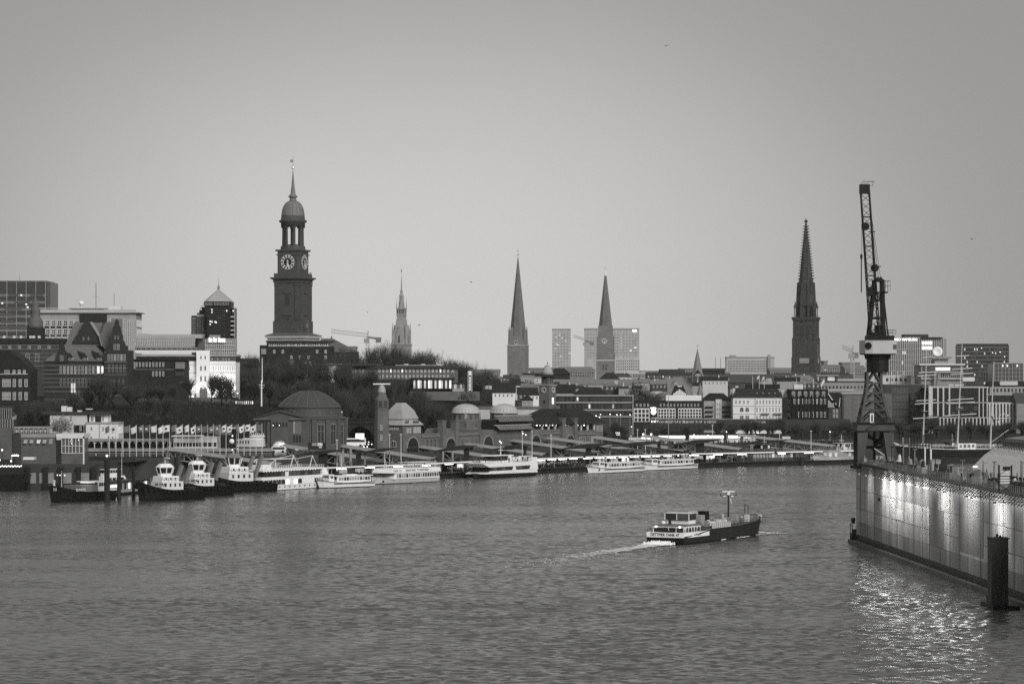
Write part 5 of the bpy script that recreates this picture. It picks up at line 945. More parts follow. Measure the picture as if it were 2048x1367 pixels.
# porch
MB().box(X(514), X(620), -3, 12, -3, z(836)).build('porch', TS, R); MB().box(X(544), X(579), -3.8, -3.01, -3, z(833)).build('centre_bay', TS, R)
t.poly('pediment', TS, [(508, 836), (612, 836), (560, 822)], -3.6, 8); MB().prism([(X(505), z(836.5)), (X(507), z(835)), (X(560), z(820)), (X(614), z(835)), (X(616), z(836.5)), (X(560), z(822.5))], -4.3, 8.5).build('porch_roof', RC, R)
t.boxes('cornice', STONED, [(508, 544, 836, 838.5, -4, -3.02), (579, 614, 836, 838.5, -4, -3.02)]); t.wins(546, 578, 844, 853, 5, 1, .6, .95, 'pane', STONED, GD, y=-3.81)
for px in (547.5, 560): t.box('lamp', LAMP, px, px + 1.2, 849, 850.3, -4.1, -3.92)
t.wins(587, 604, 840, 866, 3, 1, .75, .98, 'mull', CONC, GBR, y=-3.01); t.wins(587, 604, 869, 884, 3, 1, .65, .95, 'pane', STONED, GD, y=-3.01)
for i in range(3): t.box('porch_recess', GD, 520 + i * 6, 524 + i * 6, 839, 885, -3.1, -3.01)
n = 12; c = X(561); r = 14 * k
MB().prism([(c - r, -1), (c + r, -1)] + [(c + r * math.cos(math.pi * i / n), z(895) + r * math.sin(math.pi * i / n)) for i in range(n + 1)], -3.95, -3.82).build('arch_opening', PLAST, R)
b = MB()
for i in range(n): a0, a1 = math.pi * i / n, math.pi * (i + 1) / n; b.prism([(c + q * math.cos(a), z(895) + q * math.sin(a)) for q, a in ((r, a0), (r * 1.15, a0), (r * 1.15, a1), (r, a1))], -4.3, -3.8)
b.build('arch_surround', STONED, R)
lp = MB().ball(0, 0, 0, .35, 8).build('arch_lamp', LAMP, R, loc=(X(568), -4.6, z(892)))
ld = bpy.data.lights.new('arch_lamp_light', 'POINT'); ld.energy = 260; ld.shadow_soft_size = .3; lo = bpy.data.objects.new('arch_lamp_light', ld); COL.objects.link(lo); lo.parent = lp; lo.location = (0, -.4, 0)
t.box('small_window', LITD, 592, 598, 893, 899, -3.2, -3.02)
t = Bld('notice_board', 'dark notice panel with white squares in front of the rotunda', 'sign', 632, 905, 945); MB().box(t.X(616), t.X(651), -.2, .2, t.Z(898), t.Z(884)).box(t.X(618), t.X(619), -.15, .15, 0, t.Z(898)).box(t.X(648), t.X(649), -.15, .15, 0, t.Z(898)).build('panel', DARKP, t.root); t.box('poster', OFFW, 635, 645, 885, 891, -.3, -.21); t.box('poster', CONC, 624, 634, 885, 891, -.3, -.21); t.box('poster', PLAST, 638, 644, 892, 895, -.3, -.21)
# road bridge, billboard and bus between rotunda and tower
t = Bld('road_bridge', 'dark arched road bridge between rotunda and round tower', 'bridge', 720, 900, 1010); R = t.root; z = t.Z; X = t.X
b = MB(); n = 14; x0, x1 = X(688), X(752)
for i in range(n):
    a0, a1 = x0 + (x1 - x0) * i / n, x0 + (x1 - x0) * (i + 1) / n; f = lambda x: z(880) + (z(852) - z(880)) * (1 - ((x - (x0 + x1) / 2) / ((x1 - x0) / 2)) ** 2)
    b.add([(a0, 0, f(a0)), (a1, 0, f(a1)), (a1, 0, z(848)), (a0, 0, z(848)), (a0, 8, f(a0)), (a1, 8, f(a1)), (a1, 8, z(848)), (a0, 8, z(848))], [(0, 1, 2, 3), (7, 6, 5, 4), (0, 4, 5, 1)])
b.build('arch_span', STEELD, R); t.box('deck', BRICKD, 685, 755, 839, 848, -.4, 8.4); t.box('abutment', STONED, 683, 696, 835, 905, -1, 9); t.box('parapet', BRICKD, 685, 755, 836, 839, -.6, -.3); t.box('rear_wall', DARKP, 690, 750, 848, 905, 10, 11)
t = Bld('billboard', 'brightly lit white billboard beneath the road bridge', 'billboard', 719, 900, 985); t.box('panel', SIGN, 711.5, 728, 866.5, 878, -.1, .1); t.box('frame', GREYP, 711, 728.6, 866, 879.6, .11, .3); t.boxes('print', MIDP, [(716, 724, 870, 871.5, -.13, -.11), (715, 725, 873, 874, -.13, -.11), (718, 722, 875.5, 876.5, -.13, -.11)]); t.box('post', GREYP, 718.5, 720.5, 879.6, 900, .0, .25)
def vehicle(name, label, px, py, D, L, w, h, rz, m, cat):
    v = thing(name, label, cat, W(px, py, D), rz)
    MB().prism([(-L / 2, .35), (L / 2, .35), (L / 2, h * .55), (L / 2 - .3, h), (-L / 2, h)], -w / 2, w / 2).build('body', m, v)
    for sy in (-1, 1):
        MB().box(-L / 2 + .4, L / 2 - .5, sy * (w / 2 + .02) - .01, sy * (w / 2 + .02) + .01, h * .55, h * .88).build('side_glass', GD, v)
        for x in (-L * .32, L * .32): o = MB().cyl(0, 0, -.15, .15, .45, .45, 12).build('wheel', BLACKP, v, loc=(x, sy * w / 2, .45)); o.rotation_euler = (RAD(90), 0, 0)
        MB().ball(L / 2 + .02, sy * w * .35, .8, .2, 6).build('headlight', LAMP, v)
    MB().box(L / 2 + .005, L / 2 + .03, -w * .42, w * .42, h * .58, h * .9).build('windscreen', GD, v); return v
vehicle('city_bus', 'white city bus leaving the road bridge by the rotunda', 700, 893, 985, 11, 2.5, 3.1, RAD(200), WHITE, 'bus'); vehicle('delivery_van', 'white van with headlights on beside the lattice block', 1310, 846, 1230, 5, 2.1, 2.5, RAD(250), OFFW, 'van'); vehicle('parked_van', 'small pale van parked beside the notice board', 556, 905, 950, 5, 2, 2.2, RAD(190), OFFW, 'van')
for i, (px, py) in enumerate(((738, 880), (744, 884), (735, 889))): vehicle('car', ['dark car with bright headlights under the road bridge', 'second dark car queuing under the road bridge', 'dark car in front of the queue under the road bridge'][i], px, py + 8, 992 - i * 3, 4.4, 1.8, 1.45, RAD(255), DARKP, 'car')
# ================================================================== far-left waterfront
t = Bld('harbour_depot', 'low brick harbour depot with flat roof and tall glazed bay', 'building', 90, 925, 868); R = t.root; z = t.Z; X = t.X
DB = brickmat('depot_brick', .085, .6); t.box('wall', DB, 27, 113, 868, 940, 0, 14); t.box('roof_band', CONC, 40, 113, 867, 874, -.15, -.01); t.box('left_wall', DB, -30, 25, 857, 940, -1, 14); t.box('link', CONCD, 26, 42, 868, 940, -.3, -.02)
for i, px in enumerate((48, 60, 74, 86)):
    MB().add([(X(px), -.1, z(879)), (X(px + 8), -.1, z(879)), (X(px + 6.4), -.9, z(886)), (X(px), -.9, z(886))], [(0, 1, 2, 3)]).build('hopper_window', GL if i != 2 else OFFW, R)
t.box('vent', CONC, 98, 105, 877, 887, -.1, -.01); t.box('rooftop_store', OFFW, 28, 95, 856, 866, 3, 9); t.box('store_roof', PLASTG, 26, 97, 853.5, 855.9, 2, 10); mullions(t, GREYP, 28, 95, 856, 866, 7, .2, -2.9)
t.box('bay_frame', OFFW, 113, 169, 867, 876, -.8, 12); t.box('bay_glass', GM, 124, 166, 876, 906, -.3, 11); t.box('bay_post', OFFW, 166.5, 169, 872, 935, -.8, .2); t.box('bay_plinth', DB, 123, 166, 906, 940, -.4, 11); t.box('bay_pier', BRICKD, 114, 122, 876, 940, -.5, 11); t.box('bay_sign', PLAST, 114, 123, 872, 879, -1.0, -.82)
mullions(t, OFFW, 124, 166, 876, 906, 6, .18, .5); bands(t, OFFW, 124, 166, (890.5, 905), 1.0, .55, 'transom')
for px, py in ((142, 881), (143, 877), (157, 878), (143, 885)): t.box('lamp', TUBE, px, px + .9, py, py + 2, -.6, -.4)
t = Bld('stair_gantry', 'ribbed concrete stair tower with curved walkway at the left edge', 'tower', 12, 860, 890); MB().box(t.X(-10), t.X(26), 0, 6, 0, t.Z(838)).build('shaft', CONCD, t.root); mullions(t, CONC, 0, 26, 838, 857, 5, .3, .3, 'rib'); b = MB()
for i in range(8):
    a0, a1 = -.6 + i * .25, -.35 + i * .25; p = [Vector((t.X(-5) + 5.8 * math.cos(a), 2 + 4 * math.sin(a), 0)) for a in (a0, a1)]; q = [t.Z(840) + i * .25, t.Z(840) + (i + 1) * .25]
    b.add([(p[0].x, p[0].y, q[0]), (p[1].x, p[1].y, q[1]), (p[1].x, p[1].y, q[1] + 1.1), (p[0].x, p[0].y, q[0] + 1.1)], [(0, 1, 2, 3)])
b.build('curved_parapet', CONC, t.root); t.box('upper_room', CONCD, -10, 22, 812, 838, 1, 5); mullions(t, CONC, -5, 22, 816, 838, 6, .2, -.8)
t = Bld('white_villa', 'white flat-roofed house with terrace on the slope above the arcade', 'house', 170, 885, 945); R = t.root; z = t.Z; X = t.X
t.box('wall', PLAST, 97, 171, 828, 890, 3, 14); t.box('roof', CONCD, 80, 218, 823.5, 827.9, 2, 15); t.box('front_block', mat('villa_white', .62, .8, .1, .2), 172, 237, 847, 890, 0, 12); t.box('upper_room', PLASTW, 175, 212, 828, 845, 4, 12); t.box('terrace_edge', PLASTG, 171, 238, 844, 847, -.3, 12.2)
t.wins(177, 185, 831, 844, 1, 1, .8, .9, 'mull', WHITE, GD, y=3.99); t.wins(199, 207, 830, 843, 1, 1, .6, .9, 'cross', WHITE, GD, y=3.99); t.box('dark_door', GD, 187, 199, 832, 845, 3.8, 3.98)
for px, py, w, h in ((181, 853, 4, 7), (205, 853, 3, 8), (217, 853, 3, 7), (181, 872, 4, 5), (216, 871, 3, 7), (224, 872, 3, 7), (231, 872, 2, 6)): put('window', win_mesh(w / t.s, h / t.s, 'cross', OFFW, GD), R, (X(px + w / 2), -.01, z(py + h)))
t.box('loggia', GD, 146, 164, 850, 864, 2.6, 2.98); t.wins(137, 141, 832, 842, 1, 2, .9, .5, 'pane', PLASTG, GM, y=2.99); t.wins(157, 161, 851, 862, 1, 1, .9, .9, 'mull', OFFW, GD, y=2.58); t.box('drainpipe', CONCD, 198.5, 199.2, 848, 888, -.15, -.01)
t.boxes('roof_box', OFFW, [(117, 127, 812, 823, 6, 9), (128, 138, 814, 823, 6, 9), (150, 158, 820.5, 823.4, 5, 7), (168, 180, 817, 819, 4, 7)])
b = MB(); x = X(140)
b.beam((x, 7, z(823)), (x, 7, z(768)), .28)
for dx in (-3.5, 3.5): b.beam((x, 7, z(800)), (x + dx, 7, z(823)), .1)
b.build('antenna_mast', STEELD, R)
for px, py, h in ((136, 766, 12), (141, 766, 12), (136, 779, 6), (141.5, 779, 6)): t.box('antenna_panel', WHITE, px, px + 3.6, py, py + h, 6.4, 6.7)
# arcade terrace along the promenade
t = Bld('promenade_arcade', 'long low terrace arcade with thin posts under the flagpoles', 'arcade', 260, 912, 930); R = t.root; z = t.Z; X = t.X
t.box('roof', CONC, 170, 352, 877.5, 882, -1, 7); t.box('back_wall', DARKP, 170, 352, 882, 912, 5, 6); t.box('balustrade', CONC, 175, 545, 895.5, 902, -2.2, -1.8); t.box('lower_wall', CONCD, 170, 545, 902, 925, -1.7, 8)
b0 = MB().box(-.14, .14, -.8, -.5, 0, z(882)).beam((0, -.65, z(888)), (-.8, -.65, z(882)), .12).beam((0, -.65, z(888)), (.8, -.65, z(882)), .12).mesh('post', OFFW)
for i in range(13): put('post', b0, R, (X(176 + i * 13.8), 0, 0))
for i in range(10): put('window', win_mesh(2.2, 2.6, 'mull', GREYP, GM if i % 3 else GD), R, (X(182 + i * 17), 4.98, z(896)))
b = MB()
for i in range(120): b.box(X(175 + i * 3.1) - .03, X(175 + i * 3.1) + .03, -3.0, -2.94, z(912), z(905.5))
b.box(X(175), X(545), -3.02, -2.92, z(905.8), z(905.2)); b.build('railing', GREYP, R)
t = Bld('white_pavilion', 'white pavilion with three arched panels and ribbon windows on the promenade', 'pavilion', 390, 900, 928); t.box('wall', mat('pavilion_white', .58, .7, .1, .2), 347, 434, 873, 898, 0, 8); t.box('roof', OFFW, 343, 402, 870.5, 872.9, -.8, 8.5); t.wins(348, 397, 884, 893, 4, 1, .85, .9, 'pane', OFFW, GD); t.wins(396, 434, 884, 893, 4, 1, .75, .9, 'pane', OFFW, GD)
n = 8
for px in (402, 415, 428): r = 5.5 / t.s; MB().prism([(t.X(px) - r, t.Z(884)), (t.X(px) + r, t.Z(884))] + [(t.X(px) + r * math.cos(math.pi * i / n), t.Z(878.5) + r * math.sin(math.pi * i / n)) for i in range(n + 1)], -.12, -.01).build('arched_panel', WHITE, t.root)
b = MB()
for i in range(30): b.box(t.X(430 + i * 1.2) - .04, t.X(430 + i * 1.2) + .04, .5, .6, t.Z(868), t.Z(858))
b.box(t.X(429), t.X(467), .45, .65, t.Z(868.6), t.Z(867.8)); b.build('roof_cage', GREYP, t.root)
t = Bld('white_kiosk', 'white stepped kiosk with roof railing beside the rotunda porch', 'kiosk', 500, 905, 932); t.box('wall', OFFW, 470, 527, 878, 893, 0, 6); t.box('upper_room', WHITE, 502, 526, 869, 878, 1, 5); t.box('roof', WHITE, 500, 528, 872, 873.5, .4, 5.6); t.box('left_room', PLASTW, 485, 502, 876, 878, .5, 5.5); t.boxes('base', DARKP, [(466, 532, 893, 905, -.5, 6)]); mullions(t, WHITE, 503, 527, 865.5, 869, 6, .12, -1.0)
t.wins(472, 500, 880, 887, 5, 1, .5, .8, 'pane', OFFW, GM)
# flagpoles
FP = [219, 232, 246, 259.5, 273, 286, 299.5, 313, 326, 339, 352, 365, 377.5, 391, 403, 415.5, 427, 440, 452, 464, 476.5, 488, 500, 512, 524]
tone = 'dppdpddpppdpppddddppdpppd'; DEV = 'ubsunobinbnbscrdbobbubbbu'
pole_me = MB().cyl(0, 0, 0, 10.6, .11, .07, 6).mesh('pole', OFFW)
for i, px in enumerate(FP):
    Df = 918 + .02 * (px - 219); r = thing('flagpole', '%s flagpole with a %s wind-blown flag, counted from the left of the row' % (ORD[i], 'dark' if tone[i] == 'd' else 'pale'), 'flagpole', W(px, 913 - .01 * (px - 219), Df), 0, 'flagpoles along the promenade')
    put('pole', pole_me, r)
    b = MB(); n = 5; top = 10.5; L = 1.5 + .9 * random.random(); H = 2.2
    rr = random.random() * 3; dr = .6 + .9 * random.random()
    g = [[(-L * u * (1 - .15 * v), .25 * math.sin(u * 5 + rr) * u, top - H * v - dr * u * (1.0 - .2 * v) - .3 * math.sin(u * 4 + rr) * u) for v in (0, .5, 1)] for u in np.linspace(0, 1, n)]
    vs_ = [p for c_ in g for p in c_]; b.add(vs_, [(a * 3 + j, a * 3 + j + 1, a * 3 + j + 4, a * 3 + j + 3) for a in range(n - 1) for j in range(2)])
    fl = b.build('flag', FLAGD if tone[i] == 'd' else FLAGP, r)
    d = DEV[i]
    if d in 'bscro':
        cxm = (g[2][1][0], g[2][1][1] - .05, g[2][1][2]); e = MB()
        if d in 'bo': e.box(cxm[0] - .35, cxm[0] + .35, cxm[1] - .04, cxm[1], cxm[2] - .3, cxm[2] + .3)
        elif d == 's': e.beam((cxm[0] - .5, cxm[1], cxm[2] - .2), (cxm[0] + .5, cxm[1], cxm[2] + .35), .2, .06)
        else: e.ball(*cxm, .4, 8)
        e.build('emblem', DARKP if tone[i] == 'p' else OFFW, fl)
# pale retaining wall, tall signal mast, terrace wall
t = Bld('retaining_wall', 'long pale retaining wall behind the two domes', 'wall', 1010, 835, 1120); t.box('face', CONCL, 940, 1080, 818, 850, 0, 1.2); t.box('coping', STONED, 938, 1082, 812, 818, -.2, 1.4)
t.boxes('graffiti', DARKP, [(1028 + i * 3.2, 1030 + i * 3.2, 813, 817, -.26, -.21) for i in range(8)]) if False else None
t = Bld('signal_mast', 'white signal mast with crosstree on the hill above the rotunda', 'mast', 523, 812, 1040); MB().cyl(0, 0, 0, t.Z(760), .3, .22, 8).build('lower_mast', WHITE, t.root); MB().cyl(.25, 0, t.Z(765), t.Z(715), .2, .12, 8).build('topmast', WHITE, t.root); MB().beam((-1.0, 0, t.Z(770)), (1.2, 0, t.Z(770)), .16).beam((-.7, 0, t.Z(775)), (.8, 0, t.Z(775)), .14).build('crosstree', WHITE, t.root)
# ================================================================== viaduct, parapet wall and market stalls
t = Bld('elevated_railway', 'dark steel elevated railway running along the waterfront', 'viaduct', 1500, 890, 1195); R = t.root; z = t.Z; X = t.X
t.box('girder', STEELD, 1285, 2200, 851, 858, 0, .5); t.box('girder', STEELD, 1285, 2200, 851, 858, 7, 7.5); t.box('deck', DARKP, 1285, 2200, 852, 854, .51, 6.99); t.box('handrail', STEELD, 1285, 2200, 848.6, 849.2, -.1, .05)
cm = MB().box(-.35, .35, .8, 1.4, 0, z(858)).box(-.35, .35, 6, 6.6, 0, z(858)).beam((-1.6, 1.1, z(859)), (0, 1.1, z(866)), .3).beam((1.6, 1.1, z(859)), (0, 1.1, z(866)), .3).mesh('pier', STEELD)
for i in range(26): put('pier', cm, R, (X(1300 + i * 34), 0, 0))
sm = MB().box(-.12, .12, -.25, -.02, z(858), z(851)).mesh('web_stiffener', STEELD)
for i in range(90): put('web_stiffener', sm, R, (X(1290 + i * 9), 0, 0))
t = Bld('street_wall', 'long low street wall sprayed with pale graffiti above the market', 'wall', 1400, 850, 1240); t.box('face', CONCD, 1300, 1700, 838, 860, 0, .6); t.box('coping', CONC, 1300, 1560, 837, 838.2, -.1, .7)
b = MB(); rg = random.Random(5)
for i in range(70):
    px = 1318 + i * 2.05 + (70 if i > 55 else 0)
    if rg.random() < .75: b.box(t.X(px), t.X(px + .6 + rg.random()), -.06, -.01, t.Z(845.5 - rg.random()), t.Z(840 + rg.random() * 2))
    if rg.random() < .5: b.box(t.X(px), t.X(px + 1.6), -.06, -.01, t.Z(843), t.Z(842))
b.build('graffiti', OFFW, t.root)
ST = [(1257, 1282, 874, 1110, 'd'), (1283, 1316, 872, 1116, 'l'), (1317, 1370, 870.5, 1120, 'l'), (1379, 1447, 870, 1124, 'l'), (1456, 1480, 870, 1130, 'l'), (1487, 1512, 870, 1134, 'l'), (1265, 1290, 880, 1100, 'd'), (1564, 1580, 872, 1140, 'd')]
for i, (a, c, y, D, k) in enumerate(ST):
    t = Bld('market_stall', '%s brightly lit market stall from the left along the quay' % ORD[sorted(q[0] for q in ST).index(a)], 'stall', (a + c) / 2, 893, D, 0, 'market stalls on the quay'); R = t.root
    MB().prismx([(-1.5, t.Z(y + 5)), (4, t.Z(y + 5)), (3.4, t.Z(y)), (0, t.Z(y))], t.X(a), t.X(c)).build('roof', PLASTW if k == 'l' else CONC, R)
    t.box('fascia', TUBE if k == 'l' else OFFW, a, c, y + 1, y + 5, -1.75, -1.55); t.box('counter', MIDP, a, c, y + 15, 893, -.8, -.2); t.box('back', LITD if k == 'l' else GREYP, a, c, y + 5.2, 892, 3.2, 3.5)
    for px in np.linspace(a + .5, c - .5, max(2, int((c - a) / 12))): MB().beam((t.X(px), -1.2, 0), (t.X(px), -1.2, t.Z(y + 5)), .15).build('post', OFFW, R)
for i, (px, py, D) in enumerate(((1286.5, 868, 1105), (1302.5, 868, 1105), (1453, 863, 1150), (1388, 869, 1112), (1416, 870, 1118), (1660, 863, 1150), (1516, 865, 1150), (1192, 831, 1180), (1201, 828, 1182), (1220, 828, 1185), (1234, 829, 1187), (1241, 829, 1188), (1260, 829, 1190), (1199, 834, 1178), (1263, 853, 1160))):
    q = W(px, py, D); gz0 = 7.4 if D < 1200 else 8; r = thing('street_lamp', 'lit street lamp, %s from the left above the quay market' % ORD[i], 'street lamp', (q.x, q.y, gz0), 0, 'lit street lamps'); MB().cyl(0, 0, 0, q.z - gz0, .12, .08, 6).build('post', GREYP, r); MB().ball(0, 0, q.z - gz0, .36 if i < 2 else .2, 8).build('globe', LAMP, r)
t = Bld('clock_sign', 'white lit square sign on post right of landing building', 'sign', 1235, 885, 1125); t.box('panel', TUBE, 1231, 1239, 864, 870, -.15, .15); t.box('figure', DARKP, 1234.5, 1235.5, 865, 868, -.2, -.16); t.box('post', GREYP, 1230.6, 1231.6, 870, 890, -.1, .1)
# ================================================================== people
def skin_mesh(name, vs, es, rad, mats):
    me = bpy.data.meshes.new('tmp'); me.from_pydata(vs, es, []); o = bpy.data.objects.new('tmp', me); COL.objects.link(o)
    md = o.modifiers.new('s', 'SKIN'); sv = me.skin_vertices[0].data
    for i, r in enumerate(rad): sv[i].radius = (r, r); sv[i].use_root = (i == 0)
    s2 = o.modifiers.new('d', 'SUBSURF'); s2.levels = 1; s2.render_levels = 1
    dg = bpy.context.evaluated_depsgraph_get(); out = bpy.data.meshes.new_from_object(o.evaluated_get(dg)); out.name = name
    bpy.data.objects.remove(o); bpy.data.meshes.remove(me); out.materials.clear()
    for m in mats: out.materials.append(m)
    out.polygons.foreach_set('material_index', [2 if p.center.z > 1.62 and p.center.y > .03 else 1 if p.center.z > 1.5 else 3 if p.center.z < .8 else 0 for p in out.polygons]); return out
def person_mesh(k, coat):
    st = (.10, .22, .12, .16)[k % 4]; ar = ((.28, .1, .95), (.30, .0, .9), (.25, -.22, 1.15), (.32, .05, 1.0))[k % 4]
    vs = [(0, 0, .95), (0, 0, 1.2), (0, 0, 1.42), (0, -.01, 1.53), (0, -.02, 1.66), (0, 0, 1.75),
          (.10, 0, .88), (.11, st * .4, .48), (.11, st, .06), (.11, st - .14, .04), (-.10, 0, .88), (-.11, -st * .2, .48), (-.11, -st, .06), (-.11, -st - .14, .04),
          (.19, 0, 1.40), (ar[0], ar[1] * .3, 1.15), (ar[0] * .95, ar[1], ar[2]), (-.19, 0, 1.40), (-ar[0], .02, 1.14), (-ar[0] * .9, -.1, .92)]
    es = [(0, 1), (1, 2), (2, 3), (3, 4), (4, 5), (0, 6), (6, 7), (7, 8), (8, 9), (0, 10), (10, 11), (11, 12), (12, 13), (2, 14), (14, 15), (15, 16), (2, 17), (17, 18), (18, 19)]
    rad = [.15, .15, .16, .06, .10, .08, .10, .075, .055, .04, .10, .075, .055, .04, .085, .06, .045, .085, .06, .045]
    return skin_mesh('person', vs, es, rad, [coat, SKIN, DARKP, BLACKP])
COATS = [mat('coat_dark', .03, .9, .2, 2), mat('coat_black', .015, .9, .2, 2), mat('coat_grey', .12, .9, .2, 2), mat('coat_pale', .45, .9, .1, 2), mat('coat_mid', .07, .9, .2, 2)]
PM = [person_mesh(i, COATS[i]) for i in range(5)]
rp = random.Random(11)
COATN = ['dark', 'black', 'grey', 'pale', 'brownish']
def person(loc, label, group, rz=None, where=''):
    k = rp.choices(range(5), (5, 5, 3, 1, 4))[0]; c = ['dark', 'black', 'grey', 'pale', 'mid-grey'][k]
    label = ('person in a %s coat %s' % (c, where)) if label is None else label.replace('person', 'person in a %s coat' % c).replace('passenger', 'passenger in a %s coat' % c)
    o = put('person', PM[k], None, loc, rp.random() * 6.28 if rz is None else rz, sc=(1, 1, .93 + rp.random() * .14)); tag(o, label, 'person', group); return o
# ================================================================== pontoons with lit canopies
PT = [(470, 842), (640, 884), (745, 906), (862, 929), (1000, 964), (1180, 1005), (1390, 1042), (1560, 1066), (1730, 1086)]
PW = [Vector(((p - CX) / F * D, D, 0)) for p, D in PT]
PLAB = ['floating pontoon behind the tugs and day-trip ship', 'short pontoon behind the small white launch', 'floating pontoon behind the white harbour launch with anchor', 'floating pontoon with crowd left of the modern ferry', 'crowded floating pontoon between modern ferry and next launches', 'floating pontoon behind the pair of white launches', 'crowded pontoon left of the dark ferry', 'floating pontoon behind the dark ferry']
STRIP = mat('canopy_tube', .8, .5, 0, 1, emit=6.0); FASC = mat('fascia_white_glow', .8, .5, .05, .3, emit=.04)  # fascia is only painted; its faint glow stands in for lamplight on it
def along(px):
    for i in range(len(PT) - 1):
        a, c = PW[i], PW[i + 1]; q = (px - CX) / F; den = (c.x - a.x) - q * (c.y - a.y); u = (q * a.y - a.x) / den
        if -.001 <= u <= 1.001: return i, u, a.lerp(c, u), (c - a).normalized()
    return len(PT) - 2, 1., PW[-1], (PW[-1] - PW[-2]).normalized()
for i in range(len(PT) - 1):
    a, c = PW[i], PW[i + 1]; d = c - a; L = d.length; th = math.atan2(d.y, d.x)
    r = thing('pontoon', PLAB[i], 'pontoon', a, th, 'landing pontoons'); g = .3
    MB().box(g, L - g, 0, 17, -1, 1.75).build('hull', mat('pontoon_steel', .016, .6, .4, .4, stretch=(1, 1, .3)), r); MB().box(g, L - g, .25, 16.8, 1.752, 1.85).build('deck', PAVE, r); MB().box(g, L - g, -.18, -.02, 1.2, 1.6).build('fender', BLACKP, r)
    if i >= 1:
        z = 5.0; MB().box(.5, L - .5, 3.0, 11, z, z + .28).build('canopy', CONCD, r); MB().box(.5, L - .5, 2.75, 2.98, z - .05, z + .38).build('fascia', FASC, r)
        n = max(2, int(L / 6))
        for k in range(n): x = .5 + (k + .5) * (L - 1) / n; MB().cyl(x, 3.6, 1.85, z, .12, .12, 6).build('post', GREYP, r); 
        for k in range(n):
            x = .5 + (k + .5) * (L - 1) / n
            if k % 2 == 0 or i in (4, 5): MB().box(x - 2.0, x + 2.0, 4.4, 5.2, z - .5, z - .38).build('light_tube', STRIP, r)
        for k in range(n):
            x = .5 + (k + .5) * (L - 1) / n
            if rp.random() < .7: MB().box(x - 2.3, x + 2.3, 9.5, 11, 1.86, 4.6).build('kiosk', rp.choice([GREYP, MIDP, PLAST, DARKP]), r); MB().box(x - 2.0, x + 2.0, 9.3, 9.48, 2.8, 4.2).build('kiosk_window', rp.choice([LITD, LIT, GD, OFFW]), r)
        b = MB()
        for k in range(int(L / 2)): b.box(1 + k * 2 - .04, 1 + k * 2 + .04, 10.6, 10.7, z + .28, z + 1.3)
        b.box(1, L - 1, 10.58, 10.72, z + 1.25, z + 1.35); b.build('roof_railing', STEELD, r)
# crowd on the pontoons
for (p0, p1, n) in ((870, 940, 16), (925, 945, 8), (1057, 1170, 70), (1060, 1165, 30), (1392, 1450, 34), (1585, 1620, 12), (745, 760, 6), (720, 738, 5)):
    for k in range(n):
        px = p0 + (p1 - p0) * rp.random(); i, u, P, d = along(px); nrm = Vector((-d.y, d.x, 0)); Q = P + nrm * (1.0 + 6 * rp.random() ** 1.3)
        person((Q.x, Q.y, 1.86), None, 'crowd waiting on the pontoons', None, 'in the pontoon crowd ' + ('behind the tugs', 'behind the small launch', 'behind the anchor ferry', 'left of the modern ferry', 'right of the modern ferry', 'behind the twin launches', 'left of the dark ferry', 'behind the dark ferry')[i])
# ------------------------------------------------------------------ covered gangways, wing canopies, masts
NRM = Vector((.79, -.62, 0))
GW = [(562, 892), (768, 930), (868, 950), (985, 977), (1090, 1001), (1200, 1026), (1290, 1043), (1372, 1057), (1482, 1073), (1690, 1098)]
TR = mat('truss_paint', .36, .6, .3, .4); GRF = mat('gangway_roof', .27, .6, .3, .3)
for i, (px, D) in enumerate(GW):
    E = W(px, 0, D); E.z = 3.0; Ln = (50, 44, 46, 46, 46, 44, 44, 42, 44, 46)[i]; nv = NRM if i < 9 else Vector((.86, -.5, 0)).normalized(); S = E - nv * Ln; S.z = 7.3
    th = math.atan2(nv.y, nv.x); r = thing('gangway', '%s covered truss gangway from the left, sloping down to the pontoons' % ORD[i], 'gangway', (S.x, S.y, S.z), th, 'covered gangways'); dz = E.z - S.z; w = 2.2; h = 3.0
    pt = lambda x, y, z_: (x, y, z_ + dz * x / Ln)
    b = MB(); n = int(Ln / 4)
    for sy in (-w, w):
        b.beam(pt(0, sy, 0), pt(Ln, sy, 0), .35); b.beam(pt(0, sy, h), pt(Ln, sy, h), .3)
    b.build('chords', TR, r)
    for sy in (-w, w):
        for k in range(n):
            x0, x1 = k * Ln / n, (k + 1) * Ln / n; MB().beam(pt(x0, sy, 0), pt(x0, sy, h), .16).beam(pt(x0, sy, 0 if k % 2 else h), pt(x1, sy, h if k % 2 else 0), .2).build('brace', TR, r)
    MB().add([pt(0, -w, .1), pt(Ln, -w, .1), pt(Ln, w, .1), pt(0, w, .1)], [(0, 1, 2, 3)]).build('floor', CONCD, r)
    MB().add([pt(-1, -w - .8, h + .2), pt(Ln + 1, -w - .8, h + .2), pt(Ln + 1, 0, h + .8), pt(-1, 0, h + .8), pt(Ln + 1, w + .8, h + .2), pt(-1, w + .8, h + .2)], [(0, 1, 2, 3), (3, 2, 4, 5)]).build('roof', GRF, r); MB().beam(pt(-1, -w - .8, h + .1), pt(Ln + 1, -w - .8, h + .1), .3).build('roof_edge', CONCL, r)
    for x in (6, Ln - 5): MB().box(x - .5, x + .5, -w - .3, -w + .5, -10, dz * x / Ln - .2).box(x - .5, x + .5, w - .5, w + .3, -10, dz * x / Ln - .2).build('support', CONC, r)
WC = [(588, 909, 690, 899, 646, 17, 893), (722, 904, 795, 895, 717, 10, 1000), (862, 903, 956, 890, 933, 11, 955), (972, 901, 1064, 889, 1050, 6, 1000), (1115, 898, 1225, 886, 1177, 11, 1018), (1212, 893, 1332, 882, 1318, 6, 1050), (1340, 890, 1442, 878, 1400, 16, 1058), (1463, 889, 1575, 879, 1562, 6, 1075)]
